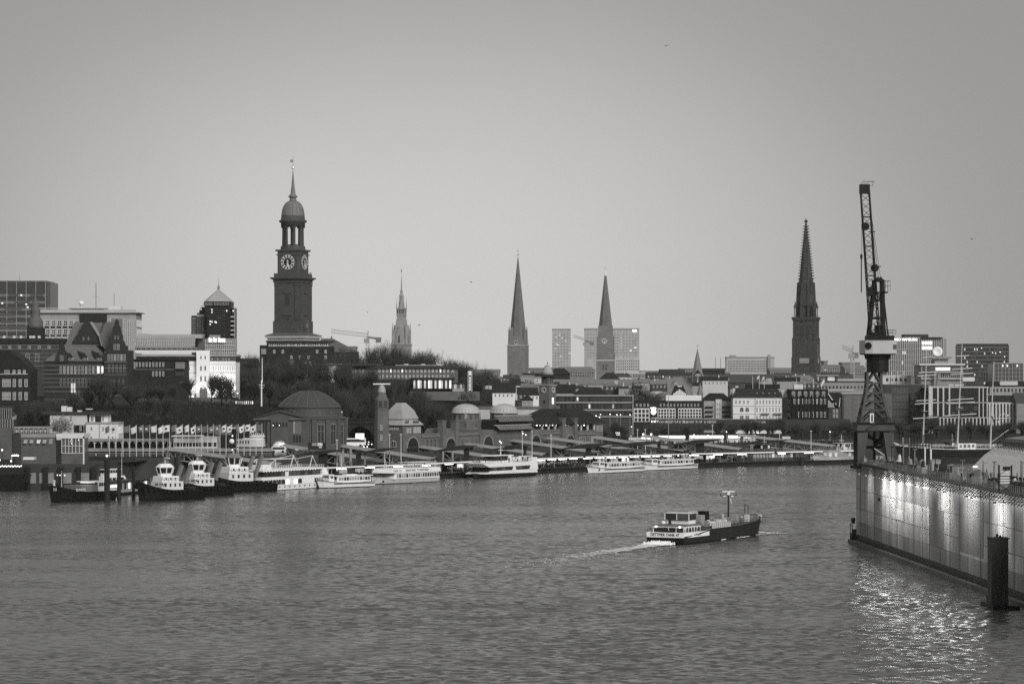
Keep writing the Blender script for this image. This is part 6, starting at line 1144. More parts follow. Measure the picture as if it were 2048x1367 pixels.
for i, (a, ya, c, yc, pp, pw, D) in enumerate(WC):
    D = {0: 897, 1: 925, 2: 955, 3: 990, 4: 1018, 5: 1040, 6: 1058, 7: 1078}[i]; t = Bld('wing_canopy', '%s dark wing-shaped canopy roof from the left above the pontoons' % ORD[i], 'canopy', pp, 935, D, 0, 'wing canopies'); R = t.root; X = t.X; z = t.Z; m_ = (a + c) / 2 + 8
    MB().prism([(X(a), z(ya)), (X(m_), z((ya + yc) / 2 + 3)), (X(c - 8), z(yc + 2.2)), (X(c), z(yc)), (X(m_), z(yc + 1)), (X(m_ - 10), z(yc + 1.8))], -3.2, 3.2).build('roof', mat('wing_roof', .018, .6, .3, .3), R); MB().box(X(a + 20), X(c - 12), -3.3, -3.2, z(yc + 5), z(yc + 4)).build('gutter', STEELD, R) if False else None
    MB().box(X(pp - pw / 2), X(pp + pw / 2), -1.2, 1.2, -1, z(yc + 4)).build('pillar', DARKP, R); MB().box(X(a + 8) - .2, X(a + 8) + .2, -.2, .2, -1, z(ya - 2)).build('prop', GREYP, R)
for i, (px, yt, yb, D) in enumerate(((674, 880, 930, 900), (779, 869, 925, 930), (802, 869, 925, 934), (1044.5, 863, 928, 975), (1064, 863, 932, 970), (1102, 870, 918, 1000), (1275, 859, 905, 1060), (1290.5, 859, 905, 1062), (1559, 862, 905, 1085), (1622, 862, 905, 1085), (1337, 790, 880, 1110), (1425, 850, 878, 1115), (1510, 838, 862, 1230), (1262, 872, 895, 1080), (683, 905, 930, 897))):
    t = Bld('light_mast', '%s slim pale mast from the left standing along the landing stages' % ORD[sorted((674, 779, 802, 1044.5, 1064, 1102, 1275, 1290.5, 1559, 1622, 1337, 1425, 1510, 1262, 683)).index(px)], 'mast', px, yb, D, 0, 'slim masts along the landing stages'); MB().cyl(0, 0, -2, t.Z(yt), .17, .11, 6).build('pole', OFFW if i not in (10, 12) else GREYP, t.root); MB().box(-.35, .35, -.2, .2, t.Z(yt), t.Z(yt) + .25).build('head', OFFW, t.root)
# folded white parasols by the launch
for i, px in enumerate((686, 701, 886, 905, 680)): t = Bld('folded_parasol', '%s pale round column from the left behind the moored launches' % ORD[sorted((686, 701, 886, 905, 680)).index(px)], 'column', px, 930, 915 if px < 800 else 975, 0, 'pale columns on the pontoon'); MB().cyl(0, 0, -1, t.Z(898 if px != 680 else 908), .45, .4, 8).build('shaft', CONC, t.root); MB().cyl(0, 0, t.Z(898 if px != 680 else 908), t.Z(897 if px != 680 else 907), .5, .3, 8).build('cap', CONC, t.root)
# ================================================================== boats
def hull(r, L, B, zs, zm, zb, mats, tb=.62, rake=1.5, flare=.8, boot=.35, sw=.86, n=16, stripe=None):
    rings = []
    for i in range(n + 1):
        t_ = i / n; x = L * t_; q = max(0, (t_ - tb) / (1 - tb)); h = B / 2 * (sw + (1 - sw) * min(1, t_ / .15)) * (max(0, 1 - q ** 2.2) ** .75 * .97 + .03)
        zd = zs + (zm - zs) * min(1, t_ / .3) + (zb - zm) * max(0, (t_ - .5) / .5) ** 2
        xl = x - rake * q; hb = h * (flare if q == 0 else flare * (1 - .25 * q)); zmid = boot + .0 * zd
        hm = hb + (h - hb) * .35; xm = x - rake * q * .65
        rings.append([(x, -h, zd), (xm, -hm, zmid), (xl, -hb * .9, -.9), (xl, hb * .9, -.9), (xm, hm, zmid), (x, h, zd)])
    b = MB(); b.loft(rings, [0, 1, 1, 1, 0, 2]); o = b.build('hull', mats, r)
    rl = MB()
    for j in range(n):
        for k in (0, 5): p, q_ = Vector(rings[j][k]), Vector(rings[j + 1][k]); rl.beam(p, q_, .18, .22)
    rl.build('gunwale', stripe or mats[0], r); return rings
def boat(name, label, cat, pS, yS, pB, yB, group=None):
    a = W(pS, 0, wd(yS)); c = W(pB, 0, wd(yB)); a.z = c.z = 0; d = c - a
    return thing(name, label, cat, a, math.atan2(d.y, d.x), group), d.length
def boat_h(name, label, cat, px, y, L, deg, group=None):
    c = W(px, 0, wd(y)); c.z = 0; d = Vector((math.cos(RAD(deg)), math.sin(RAD(deg)), 0)); return thing(name, label, cat, c - d * L / 2, RAD(deg), group), L
def house_(r, nm, x0, x1, hw, z0, z1, m, win=None, rk0=0., rk1=0., glass=None, fr=WHITE, front=None):
    o = MB().prism([(x0, z0), (x1, z0), (x1 - rk1, z1), (x0 + rk0, z1)], -hw, hw).build(nm, m, r)
    if win:
        n, f0, f1, fw = win; za, zb = z0 + (z1 - z0) * f0, z0 + (z1 - z0) * f1; g = glass or GDARK
        winrow(r, x0 + .4, x1 - max(rk1, 0) - .3, za, zb, n, 1, fw, 1., 'pane', fr, g, -hw - .01, 'F'); winrow(r, x0 + .4, x1 - max(rk1, 0) - .3, za, zb, n, 1, fw, 1., 'pane', fr, g, hw + .01, 'B')
        if front: winrow(r, -hw + .2, hw - .2, za, zb, front, 1, .85, 1., 'pane', fr, g, x1 - rk1 * (f0 + f1) / 2 + .02, 'R'); winrow(r, -hw + .2, hw - .2, za, zb, front, 1, .85, 1., 'pane', fr, g, x0 + rk0 * (f0 + f1) / 2 - .02, 'L')
    return o
def rail(r, x0, x1, hw, z, h=1.0, m=WHITE, step=1.2, nm='railing', ends=True):
    b = MB(); n = max(2, int((x1 - x0) / step))
    for sy in (-hw, hw):
        for k in range(n + 1): x = x0 + (x1 - x0) * k / n; b.box(x - .03, x + .03, sy - .03, sy + .03, z, z + h)
        for q in (1., .5): b.beam((x0, sy, z + h * q), (x1, sy, z + h * q), .07)
    if ends:
        for x in (x0, x1): b.beam((x, -hw, z + h), (x, hw, z + h), .07)
    return b.build(nm, m, r)
def mast_(r, x, z0, z1, m=WHITE, cross=1.0, radar=True):
    MB().cyl(x, 0, z0, z1, .14, .08, 6).beam((x, -cross, z1 - .8), (x, cross, z1 - .8), .1).beam((x, -cross * .6, z1 - 1.6), (x, cross * .6, z1 - 1.6), .1).build('mast', m, r)
    if radar: MB().box(x - .15, x + .15, -1.0, 1.0, z1 - 2.5, z1 - 2.25).build('radar', WHITE, r)
HB_ = BLACKP; HWT = [WHITE, BLACKP, GREYP]
# --- bunker boat
r, L = boat_h('bunker_boat', 'black blunt-bowed bunker boat with white letter H at far left', 'boat', 158, 1001, 22, 236)
hull(r, L, 9.5, 2.6, 2.6, 4.6, [mat('bunker_hull', .007, .5, .3, .4), BLACKP, DARKP], tb=.72, rake=.8, flare=.86, sw=.9); MB().box(L * .3, L * .62, -3.2, 3.2, 2.6, 4.4).build('tank_deck', MIDP, r); house_(r, 'wheelhouse', 1.5, 6, 2.6, 2.6, 5.4, OFFW, (4, .5, .85, .8), front=4); MB().box(6.2, 9, -2.8, 2.8, 5.2, 5.45).build('awning', WHITE, r); MB().box(6.3, 8.8, -1.5, 1.5, 5.0, 5.18).build('deck_light', TUBE, r)
MB().cyl(L * .82, 0, 4.0, 8.6, .1, .06, 6).beam((L * .82, -1.6, 7.6), (L * .82, 1.6, 7.6), .08).build('mast', OFFW, r)
for dy in (-1.6, -.6, 1.2): MB().ball(L * .82, dy, 7.4, .17, 6).build('navigation_lamp', TUBE, r)
MB().lathe([(.35, 4.2), (.3, 5.4), (.5, 5.9), (.1, 6.1)], x=L * .9, y=-1.2, n=8).build('vent_cowl', OFFW, r)
lt = lettering('H', 1.0, 1.0, WHITE, r, (L * .985, .9, 3.1)); lt.rotation_euler = (0, 0, RAD(90)); 
bow_text = lettering('BUNKER', 3.6, .75, OFFW, r, (L * .70, 4.85, 3.0)); bow_text.rotation_euler = (0, 0, RAD(180 - 4))
MB().prism([(L * .7, 3.0), (L * .99, 3.4), (L * .99, 4.7), (L * .7, 4.0)], -.1, .1).build('bow_plate', MIDP, r) if False else None
# --- house barge with lit windows and white motor yacht behind
r, L = boat('barge_office', 'pale floating office with lit windows behind the mooring piles', 'barge', 190, 996, 300, 985); MB().box(0, L, 0, 7, -.6, .9).build('float', BLACKP, r); MB().box(.5, L - .3, .5, 6.5, .9, 3.9).build('cabin', PLASTG, r); MB().box(.1, L, .0, 7, 3.9, 4.2).build('roof', DARKP, r); MB().box(.4, L * .45, .38, .49, 1.0, 2.2).build('white_plinth', OFFW, r)
winrow(r, L * .45, L - .6, 1.8, 3.6, 7, 1, .45, 1., 'pane', OFFW, [(LIT, 3), (GD, 2)], .48); MB().box(L * .3, L * .42, .3, .48, 2.6, 3.3).build('wall_lamp', TUBE, r)
r, L = boat('motor_yacht', 'white motor yacht half hidden behind tall dark piles', 'yacht', 185, 979, 268, 974); hull(r, L, 4.2, 1.6, 1.6, 2.4, HWT, rake=2.2); house_(r, 'cabin', L * .15, L * .75, 1.7, 1.6, 4.0, WHITE, (5, .45, .8, .8), rk1=1.8); house_(r, 'flybridge', L * .25, L * .55, 1.5, 4.0, 6.0, WHITE, (4, .5, .9, .85), rk1=.6, front=3); MB().box(L * .2, L * .6, -1.7, 1.7, 6.0, 6.15).build('roof', WHITE, r); MB().cyl(L * .7, 0, 3, 12, .09, .05, 6).build('mast', OFFW, r)
for x in (.25, .5): MB().ball(L * x, -1.5, 6.3, .16, 6).build('lamp', LAMP, r)
# --- tugs
def tug(label, px, y, L, deg, s=1.0, second=False):
    r, _ = boat_h('harbour_tug', label, 'tug', px, y, L, deg, 'harbour tugs'); B = L * .40
    rg = hull(r, L, B, 2.0 * s, 2.9 * s, 5.5 * s, [mat('tug_hull', .007, .5, .35, .5), BLACKP, DARKP], tb=.55, rake=1.0, flare=.8)
    for j in range(5, 17):
        for k in (0, 5):
            p = Vector(rg[min(j, 16)][k]); o = MB().lathe([(.28, -.22), (.5, -.22), (.5, .22), (.28, .22)], n=10).build('tyre_fender', BLACKP, r, loc=(p.x, p.y * 1.03, p.z - .55)); o.rotation_euler = (RAD(90), 0, 0)
    MB().prism([(L * .9, 3.2), (L * 1.02, 3.4), (L * 1.03, 4.6), (L * .9, 4.3)], -B * .12, B * .12).build('bow_fender', BLACKP, r)
    house_(r, 'deckhouse', L * .34, L * .71, B * .33, 2.7 * s, 5.3 * s, OFFW, (4, .45, .8, .35), rk1=.6); house_(r, 'bridge_deck', L * .40, L * .68, B * .28, 5.3 * s, 6.8 * s, WHITE, (3, .35, .75, .25), rk1=.4)
    rail(r, L * .34, L * .70, B * .32, 5.3 * s, 1.0, GREYP); z0, z1, z2 = 6.7 * s, 9.2 * s, 10.3 * s; n = 8; cx_ = L * .55
    lo = [(cx_ + 2.1 * math.cos(a), 2.0 * math.sin(a)) for a in [math.pi / 8 + k * math.pi / 4 for k in range(8)]]
    MB().prismz(lo, z0, z0 + .9).build('wheelhouse_base', WHITE, r); MB().prismz(lo, z0 + .9, z1, k=1.22, c=(cx_, 0)).build('wheelhouse_glass', GD, r)
    hi = [(cx_ + (x - cx_) * 1.26, y_ * 1.26) for x, y_ in lo]; MB().prismz(hi, z1, z1 + .25).prismz(hi, z1 + .25, z2, k=.6, c=(cx_, 0)).build('wheelhouse_roof', WHITE if not second else MIDP, r)
    for k in range(8): a, c = Vector((*lo[k], z0 + .9)), Vector((cx_ + (lo[k][0] - cx_) * 1.23, lo[k][1] * 1.23, z1)); MB().beam(a * 1.0, c, .22).build('window_pillar', WHITE, r)
    for k in range(8): a, c = hi[k], hi[(k + 1) % 8]; 
    MB().prismz([(cx_ + (x - cx_) * .72, y_ * .72) for x, y_ in hi], z1 + .45, z2 - .15, k=.86, c=(cx_, 0)).build('sky_window', GD, r) if not second else None
    for sy in (-1, 1): MB().beam((L * .30, sy * B * .26, 4.5), (L * .20, sy * B * .26, 9.6 * s), .95).build('funnel', MIDP, r)
    MB().cyl(cx_ - 1.0, 0, z2, z2 + 6.5, .14, .07, 6).beam((cx_ - 1, -1.5, z2 + 3), (cx_ - 1, 1.5, z2 + 3), .12).beam((cx_ - 1, -1, z2 + 4.4), (cx_ - 1, 1, z2 + 4.4), .1).build('mast', GREYP, r); MB().box(cx_ - .8, cx_ - .5, -1.3, 1.3, z2 + 1.4, z2 + 1.7).build('radar', WHITE, r); MB().cyl(cx_ + .6, .9, z2, z2 + 1.1, .45, .35, 8).build('searchlight', GREYP, r)
    MB().cyl(L * .83, 0, 3.2, 4.6, .8, .8, 10).build('winch', MIDP, r); MB().box(L * .08, L * .22, -1.4, 1.4, 2.2, 3.5).build('tow_hook', DARKP, r)
    return r
ta = tug('nearest white-topped harbour tug, leftmost of three, with eight-sided wheelhouse', 336, 999, 21, 222); tb_ = tug('middle harbour tug of three, partly behind the leftmost tug', 400, 991, 20, 222); tcn_ = tug('largest harbour tug with dark wheelhouse roof beside the day-trip ship', 474, 983, 24, 216, 1.12, True)
for q, nm in ((ta, '~XXX XXXXXXX'), (tb_, '~XXX XXXXXX')): l = lettering(nm, 4, .5, DARKP, q, (15.5, 3.75, 4.4)); l.rotation_euler = (0, 0, math.pi)
MB().cyl(19, 0, 11, 27, .9, .7, 8).box(18.3, 19.7, -.2, .2, 27, 27.4).build('fire_monitor_tower', DARKP, tcn_) if False else None
t = Bld('radar_mast', 'black lattice radar mast with white dome behind the largest tug', 'mast', 468, 940, 880); MB().box(-.7, .7, -.6, .6, 0, t.Z(858)).build('tower', BLACKP, t.root); MB().ball(t.X(464), -.3, t.Z(882), .9, 10).build('radome', WHITE, t.root); MB().box(t.X(463), t.X(471), -.15, .15, t.Z(856), t.Z(855)).build('scanner', WHITE, t.root); MB().box(-1.0, 1.0, -.8, .8, t.Z(871), t.Z(869)).box(-1.1, 1.1, -.8, .8, t.Z(896), t.Z(894)).build('platform', BLACKP, t.root)
for py in (871, 899): MB().ball(t.X(465.5), -1, t.Z(py), .2, 6).build('lamp', LAMP, t.root)
# --- day-trip ship
r, L = boat('day_trip_ship', 'large white three-deck day-trip ship with open top deck', 'passenger ship', 500, 982, 642, 973); hull(r, L, 8.6, 2.6, 2.3, 3.4, HWT, tb=.8, rake=.9, flare=.92, boot=.25)
house_(r, 'main_deck', L * .03, L * .93, 4.1, 2.3, 4.7, WHITE, (15, .12, .95, .9), glass=[(GD, 6), (LITD, 2), (LIT, .6)], front=4); MB().box(L * .0, L * .95, -4.4, 4.4, 4.7, 5.9).build('bulwark', WHITE, r)
house_(r, 'saloon', L * .05, L * .84, 3.9, 5.9, 8.3, GD, (14, .05, .8, .86), glass=[(GD, 6), (GM, 3), (LITD, 2)]); MB().box(L * .02, L * .88, -4.3, 4.3, 8.3, 9.0).build('top_deck', WHITE, r); rail(r, L * .02, L * .88, 4.2, 9.0, 1.1)
lm = MB().ball(0, 0, 0, .09, 5).mesh('deck_lamp', TUBE)
for k in range(22): put('deck_lamp', lm, r, (L * (.03 + .04 * k), -4.45, 4.62)); put('deck_lamp', lm, r, (L * (.03 + .038 * k), -4.35, 8.2)) if k < 20 else None
b = MB()
for sy in (-3.6, 3.6):
    b.beam((L * .05, sy, 9), (L * .22, sy, 13.2), .16); b.beam((L * .22, sy, 9), (L * .22, sy, 13.2), .12); b.beam((L * .22, sy, 13.2), (L * .52, sy, 13.2), .12); b.beam((L * .52, sy, 13.2), (L * .74, sy, 14.2), .14); b.beam((L * .74, sy, 14.2), (L * .70, sy, 9.5), .16); b.beam((L * .74, sy, 14.2), (L * .8, sy, 9.5), .12)
for x in (.22, .36, .52): b.beam((L * x, -3.6, 13.2), (L * x, 3.6, 13.2), .18)
b.build('awning_frame', WHITE, r); MB().box(L * .1, L * .22, -2, 2, 9, 11).build('bridge', WHITE, r); MB().prism([(L * .88, 5.0), (L * .97, 5.0), (L * .93, 8.2), (L * .86, 8.2)], -3.9, 3.9).build('bow_screen', WHITE, r)
pm_ = MB().cyl(0, 0, 0, .1, .28, .28, 10).mesh('porthole', GD)
for k in range(9): o = put('porthole', pm_, r, (L * (.25 + .07 * k), -4.28, 1.5)); o.rotation_euler = (RAD(90), 0, 0)
r.scale = (1, 1, .72)
# --- launches / barges
def launch(label, pS, yS, pB, yB, B=5.2, flip=False, glaz=GBR, shape=0):
    r, L = boat('harbour_launch', label, 'launch', pS, yS, pB, yB, 'white harbour launches'); hull(r, L, B, 1.9, 1.5, 2.5, [WHITE, BLACKP, GREYP], tb=.75, rake=1.4, boot=.25, stripe=MIDP)
    MB().box(0.3, L * .9, -B / 2 - .12, -B / 2 + .02, 1.25, 1.45).box(.3, L * .78, B / 2 - .02, B / 2 + .12, 1.25, 1.45).build('rubbing_strake', DARKP, r)
    house_(r, 'saloon', L * .08, L * .72, B * .42, 1.6, 3.6, WHITE, (12, .35, .85, .78), rk0=.3, rk1=.5, glass=glaz, front=4); MB().box(L * .05, L * .75, -B * .46, B * .46, 3.6, 3.8).build('roof', WHITE, r)
    house_(r, 'wheelhouse', L * .74, L * .84, B * .3, 1.8, 4.2, WHITE, (2, .5, .85, .8), rk1=.3, front=3); rail(r, L * .84, L * .97, B * .22, 2.3, .9); mast_(r, L * .8, 4.2, 7.0, OFFW, .6, False)
    for k in range(4): o = MB().cyl(0, 0, 0, .3, .35, .35, 8).build('tyre_fender', BLACKP, r, loc=(L * (.15 + .2 * k), -B / 2 - .1, .8)); o.rotation_euler = (RAD(90), 0, 0)
    return r, L
r, L = launch('low white launch right of the day-trip ship', 742, 972, 634, 976, 5.0); MB().box(L * .3, L * .5, -1, 1, 3.8, 4.1).build('roof_hatch', WHITE, r)
r, L = boat('harbour_ferry', 'broad white round-bowed harbour ferry with lettered side and anchor', 'ferry', 864, 962, 742, 968); hull(r, L, 8.0, 2.0, 2.0, 3.0, [mat('ferry_grey_white', .55, .5, .12, .3), BLACKP, GREYP], tb=.55, rake=1.2, boot=.3)
house_(r, 'saloon', L * .02, L * .78, 3.7, 2.0, 4.6, WHITE, (18, .2, .85, .72), rk0=.5, rk1=1.2, glass=GBR, front=6, fr=WHITE); MB().prism([(L * .0, 4.6), (L * .84, 4.6), (L * .80, 6.5), (L * .02, 6.5)], -3.9, 3.9).build('lettered_band', WHITE, r); lettering('~XXXXXXX XXXXXXXX', L * .38, .8, GREYP, r, (L * .4, 3.95, 5.2)).rotation_euler = (0, 0, math.pi); lettering('~XXXX XX', L * .14, .7, GREYP, r, (L * .72, 3.95, 5.2)).rotation_euler = (0, 0, math.pi)
rail(r, L * .02, L * .7, 3.6, 6.5, 1.0); MB().box(L * .04, L * .45, -3.2, 3.2, 8.6, 8.8).build('sun_roof', OFFW, r); [MB().cyl(L * x, sy, 6.5, 8.6, .09, .09, 6).build('post', OFFW, r) for x in (.06, .18, .31, .43) for sy in (-3, 3)]
mast_(r, L * .78, 6.5, 13, OFFW, 1.4, False); MB().beam((L * .74, 0, 6.5), (L * .78, 0, 11), .14).build('stay', OFFW, r); MB().prism([(L * .9, 1.2), (L * .92, .6), (L * .94, 1.2), (L * .92, 1.7)], 3.0, 3.2).build('anchor', BLACKP, r)
rail(r, L * .8, L * .97, 2.2, 2.9, .9, DARKP); r.scale = (1, 1, .76)
# --- modern ferry
r, L = boat('modern_ferry', 'modern white ferry with raked decks and open stern', 'ferry', 1056, 950, 945, 957); hull(r, L, 8.4, 1.5, 1.6, 2.3, [DARKP, BLACKP, GREYP], tb=.55, rake=1.6, boot=.25); MB().prism([(0, 1.6), (L * .96, 2.1), (L * .86, 3.3), (L * .02, 3.2)], -4.0, 4.0).build('side_panel', WHITE, r)
house_(r, 'saloon', L * .05, L * .9, 3.9, 2.9, 5.0, GD, (10, .1, .9, .9), rk1=3.0); MB().prism([(L * .0, 5.0), (L * .88, 5.0), (L * 1.0, 6.8), (L * .02, 6.8)], -4.1, 4.1).build('wave_deck', WHITE, r); MB().prism([(0, 2.9), (L * .16, 2.9), (L * .10, 8.6), (L * .02, 8.6)], -4.15, 4.15).build('stern_frame', WHITE, r); MB().prism([(L * .40, 2.9), (L * .47, 2.9), (L * .45, 5.0), (L * .42, 5.0)], -4.1, 4.1).build('strut', WHITE, r)
house_(r, 'wheelhouse', L * .45, L * .72, 2.2, 7.6, 9.6, GD, (4, .2, .9, .9), rk1=.8, front=4); MB().box(L * .4, L * .74, -2.5, 2.5, 9.8, 10.1).build('wheelhouse_roof', WHITE, r); MB().prism([(L * .38, 6.8), (L * .75, 6.8), (L * .72, 7.7), (L * .42, 7.7)], -2.5, 2.5).build('bridge_base', WHITE, r); MB().prism([(L * .41, 6.8), (L * .49, 6.8), (L * .46, 10), (L * .43, 10)], -2.7, 2.7).build('bridge_strut', WHITE, r)
b = MB()
for sy in (-3.8, 3.8): b.beam((L * .1, sy, 9.3), (L * .33, sy, 9.3), .35); b.beam((L * .33, sy, 9.3), (L * .42, sy, 7.4), .35)
b.build('top_frame', WHITE, r); mast_(r, L * .5, 10.1, 14.5, WHITE, 1.4); rail(r, L * .05, L * .9, 3.9, 6.8, 1.0, GREYP); r.scale = (1, 1, .76)
for k in range(26): x = .08 + .8 * rp.random(); Q = r.matrix_basis @ Vector((L * x, (rp.random() * 2 - 1) * 3.4, 6.8)); person((Q.x, Q.y, 5.18), 'passenger sitting or standing on the upper deck of the modern ferry', 'passengers on the modern ferry')
l1, L1 = launch('first of two matching white launches, with lifebuoy, left of crowded berth', 1280, 942, 1174, 947); l2, L2 = launch('second of two matching white launches, carrying a crowd on deck', 1387, 936, 1280, 941)
o = MB().lathe([(.28, -.07), (.42, 0), (.28, .07)], n=12).build('lifebuoy', DARKP, l1, loc=(L1 * .86, 2.2, 1.4)); o.rotation_euler = (RAD(90), 0, 0)
for k in range(22): Q = l2.matrix_basis @ Vector((L2 * (.1 + .6 * rp.random()), (rp.random() * 2 - 1) * 2, 0)); person((Q.x, Q.y, 3.81), 'passenger on the roof deck of the second matching white launch', 'passengers on the crowded launch')
for k in range(14): Q = l1.matrix_basis @ Vector((L1 * (.1 + .6 * rp.random()), (rp.random() * 2 - 1) * 2, 0)); person((Q.x, Q.y, 3.81), 'passenger on the roof deck of the first matching white launch', 'passengers on the first launch')
# --- ferries at right
def ferry2(label, pS, yS, pB, yB, m, mt, glass):
    r, L = boat('harbour_ferry', label, 'ferry', pS, yS, pB, yB); hull(r, L, 8, 1.8, 1.8, 2.6, [m, BLACKP, GREYP], tb=.7, rake=1.8, boot=.5); house_(r, 'saloon', L * .05, L * .9, 3.7, 1.8, 5.2, mt, (13, .38, .8, .8), rk0=.8, rk1=2.0, glass=glass, front=5); MB().box(L * .08, L * .84, -3.8, 3.8, 5.2, 5.5).build('sun_deck', mt, r); rail(r, L * .1, L * .82, 3.6, 5.5, 1.0, GREYP)
    house_(r, 'wheelhouse', L * .3, L * .45, 2.3, 5.5, 8.0, DARKP if m is DARKP else WHITE, (3, .45, .9, .85), rk1=.5, front=4, glass=[(GD, 2), (LITD, 1)]); MB().box(L * .26, L * .48, -2.6, 2.6, 8.0, 8.25).build('bridge_roof', mt, r); mast_(r, L * .4, 8.25, 11.5, OFFW, 1.2)
    for k in range(6): MB().ball(L * (.1 + .14 * k), -3.9, 5.1, .14, 5).build('deck_lamp', LAMP, r)
    return r, L
r, L = ferry2('dark-painted ferry with slanted bright windows left of dock', 1486, 931, 1592, 928, DARKP, mat('ferry_dark', .07, .5, .2, .3), [(GL, 2), (LITD, 1)]); r2, L_ = ferry2('grey-white ferry with slanted windows just left of the crane', 1720, 925, 1626, 929, OFFW, mat('ferry_pale', .34, .5, .15, .3), [(GL, 2), (LITD, 1)]); r3, L3 = ferry2('dark ferry beneath the sailing ship behind the dock edge', 1862, 924, 1968, 923, DARKP, MATS['ferry_dark'], [(GL, 1), (GM, 1)])
for k in range(26): Q = r2.matrix_basis @ Vector((L_ * (.1 + .7 * rp.random()), (rp.random() * 2 - 1) * 3, 0)); person((Q.x, Q.y, 5.51), 'passenger on the sun deck of the grey-white ferry', 'passengers on the grey-white ferry')
# --- dark working ship with lamps at left quay
t = Bld('lamp_decked_ship', 'dark ship with strings of lamps cut by the left picture edge', 'ship', 10, 982, 838); R = t.root; X = t.X; z = t.Z
MB().prism([(X(-80), -1), (X(48), -1), (X(60), z(948)), (X(-80), z(948))], -4, 4).build('hull', BLACKP, R); t.box('deckhouse', DARKP, -80, 50, 932, 947.9, -3, 3); t.box('upper_deck', DARKP, -80, 28, 918, 932, -2, 2); t.box('white_cabin', OFFW, 45, 67, 914, 919, 1, 5); t.box('crane_arm', OFFW, 23.6, 25, 910, 922, -1, -.6)
for k in range(24): MB().ball(X(-2 + k * 2.1), -3.15, z(931.5 - (k % 3) * .5), .17, 5).build('lamp', LAMP if k % 2 else TUBE, R)
for px, py in ((7, 899), (2, 919), (28, 910), (32, 909.5), (36, 909.5), (39, 910), (25, 921)): MB().ball(X(px), -2.3, z(py), .25, 6).build('lamp', LAMP, R)
MB().cyl(X(7.5), -2, z(918), z(900), .1, .1, 6).build('lamp_post', STEELD, R)
# --- sailing ship
r, L = boat('sailing_ship', 'three-masted white-rigged museum sailing ship moored behind the dock', 'sailing ship', 2030, 923, 1790, 925.5); hull(r, L, 10, 6.2, 5.4, 7.2, [mat('ship_hull', .012, .5, .3, .3), mat('ship_boot', .03, .5, .3, .3), GREYP], tb=.6, rake=2.5, boot=2.0, stripe=OFFW)
MB().beam((L * .97, 0, 7.4), (L * 1.09, 0, 9.6), .4).build('bowsprit', OFFW, r); house_(r, 'deckhouse', L * .35, L * .5, 2.4, 5.2, 7.6, WHITE, (4, .4, .8, .6)); house_(r, 'fore_house', L * .72, L * .82, 2.4, 5.6, 7.6, OFFW, (3, .4, .8, .6)); rail(r, L * .05, L * .95, 3.6, 6.2, 1.0, WHITE, 2)
SW = mat('spar_white', .45, .5, .1, .3); th0 = r.rotation_euler[2]
def mast_px(px_b, px_t, py_t, yards):
    q = (px_b - CX) / F; a = r.location; d = Vector((math.cos(th0), math.sin(th0))); u = (q * a.y - a.x) / (d.x - q * d.y); D = a.y + u * d.y; zt = CAMZ - (py_t - HY) / F * D; lean = ((px_t - px_b) / F * D) / d.x
    p0 = Vector((u, 0, 4)); p1 = Vector((u + lean, 0, zt)); b = MB(); n = 8
    for k in range(n):
        A_, B_ = p0.lerp(p1, k / n), p0.lerp(p1, (k + 1) / n); b.beam(A_, B_, .62 - .46 * k / n)
    b.build('mast', SW, r); o = MB().box(-.9, .9, -1.3, 1.3, 0, .2).build('mast_top', SW, r, loc=p0.lerp(p1, .40))
    for (py, hw) in yards:
        zz_ = CAMZ - (py - HY) / F * D; f = (zz_ - 4) / (zt - 4); P = p0.lerp(p1, f); h = hw * D / F
        o = MB().beam((-h, 0, -h * .06), (h, 0, h * .06), .36).build('yard', SW, r, loc=P - Vector((.5, 0, 0))); o.rotation_euler = (0, 0, -th0 + RAD(8))
    rg = MB()
    for sy in (-1, 1):
        for k in range(4): rg.beam((u - 1 - k * .8, sy * 4.6, 5.6), p0.lerp(p1, .42), .07)
        rg.beam((u - 6, sy * 4.4, 5.6), p0.lerp(p1, .72), .06)
    rg.beam((u + 9, 0, 6), p0.lerp(p1, .8), .06); rg.build('rigging', STEELD, r)
    MB().box(-.05, .05, -.6, .1, 0, .8).build('pennant', DARKP, r, loc=p1) if px_b == 1913 else None
mast_px(1845, 1854, 698, [(714, 10), (744, 17), (750, 19), (800, 21), (806, 23), (835, 25)]); mast_px(1914, 1925, 682, [(711, 13), (737, 21), (747, 23), (798, 27), (805, 29), (829, 34)]); mast_px(1980, 1988, 722, [])
b = MB(); b.beam((L * .2, 0, 8), (L * .05, -.5, 13), .2); b.build('gaff', SW, r)
# --- mooring piles
PL = [(214, 918, 1006, 11, 1003), (238, 934, 1000, 8, 999), (267, 934, 1001, 6, 999), (352, 914, 960, 7, 975), (430, 922, 955, 8, 975), (346, 927, 955, 8, 960), (437, 908, 950, 7, 960), (500, 912, 950, 4, 960), (1603, 915, 934, 8, 930)]
for i, (px, y0, y1, w, wl) in enumerate(PL):
    D = wd(wl); q = W(px, 0, D); zt = CAMZ - (y0 - HY) / F * D; rr = w / F * D / 2; r = thing('mooring_pile', 'dark timber mooring pile, %s from the left' % ORD[sorted(p[0] for p in PL).index(px)], 'pile', (q.x, q.y, 0), 0, 'mooring piles'); MB().cyl(0, 0, -2, zt, rr * 1.08, rr, 10).build('shaft', mat('wet_timber', .02, .7, .5, .5, stretch=(2, 2, .3)), r); MB().cyl(0, 0, zt, zt + .15, rr * 1.05, rr * .8, 10).build('cap', STEELD, r)
    if i == 0: MB().ball(0, -.2, zt + 1.0, .3, 8).build('lamp', LAMP, r); MB().cyl(0, 0, zt, zt + .9, .08, .08, 6).build('lamp_post', STEELD, r)
QP = MB().box(-.7, .7, -1.3, 0, -2, 7.2).mesh('fender_pile', mat('quay_timber', .018, .8, .5, .4, stretch=(2, 2, .2))); 
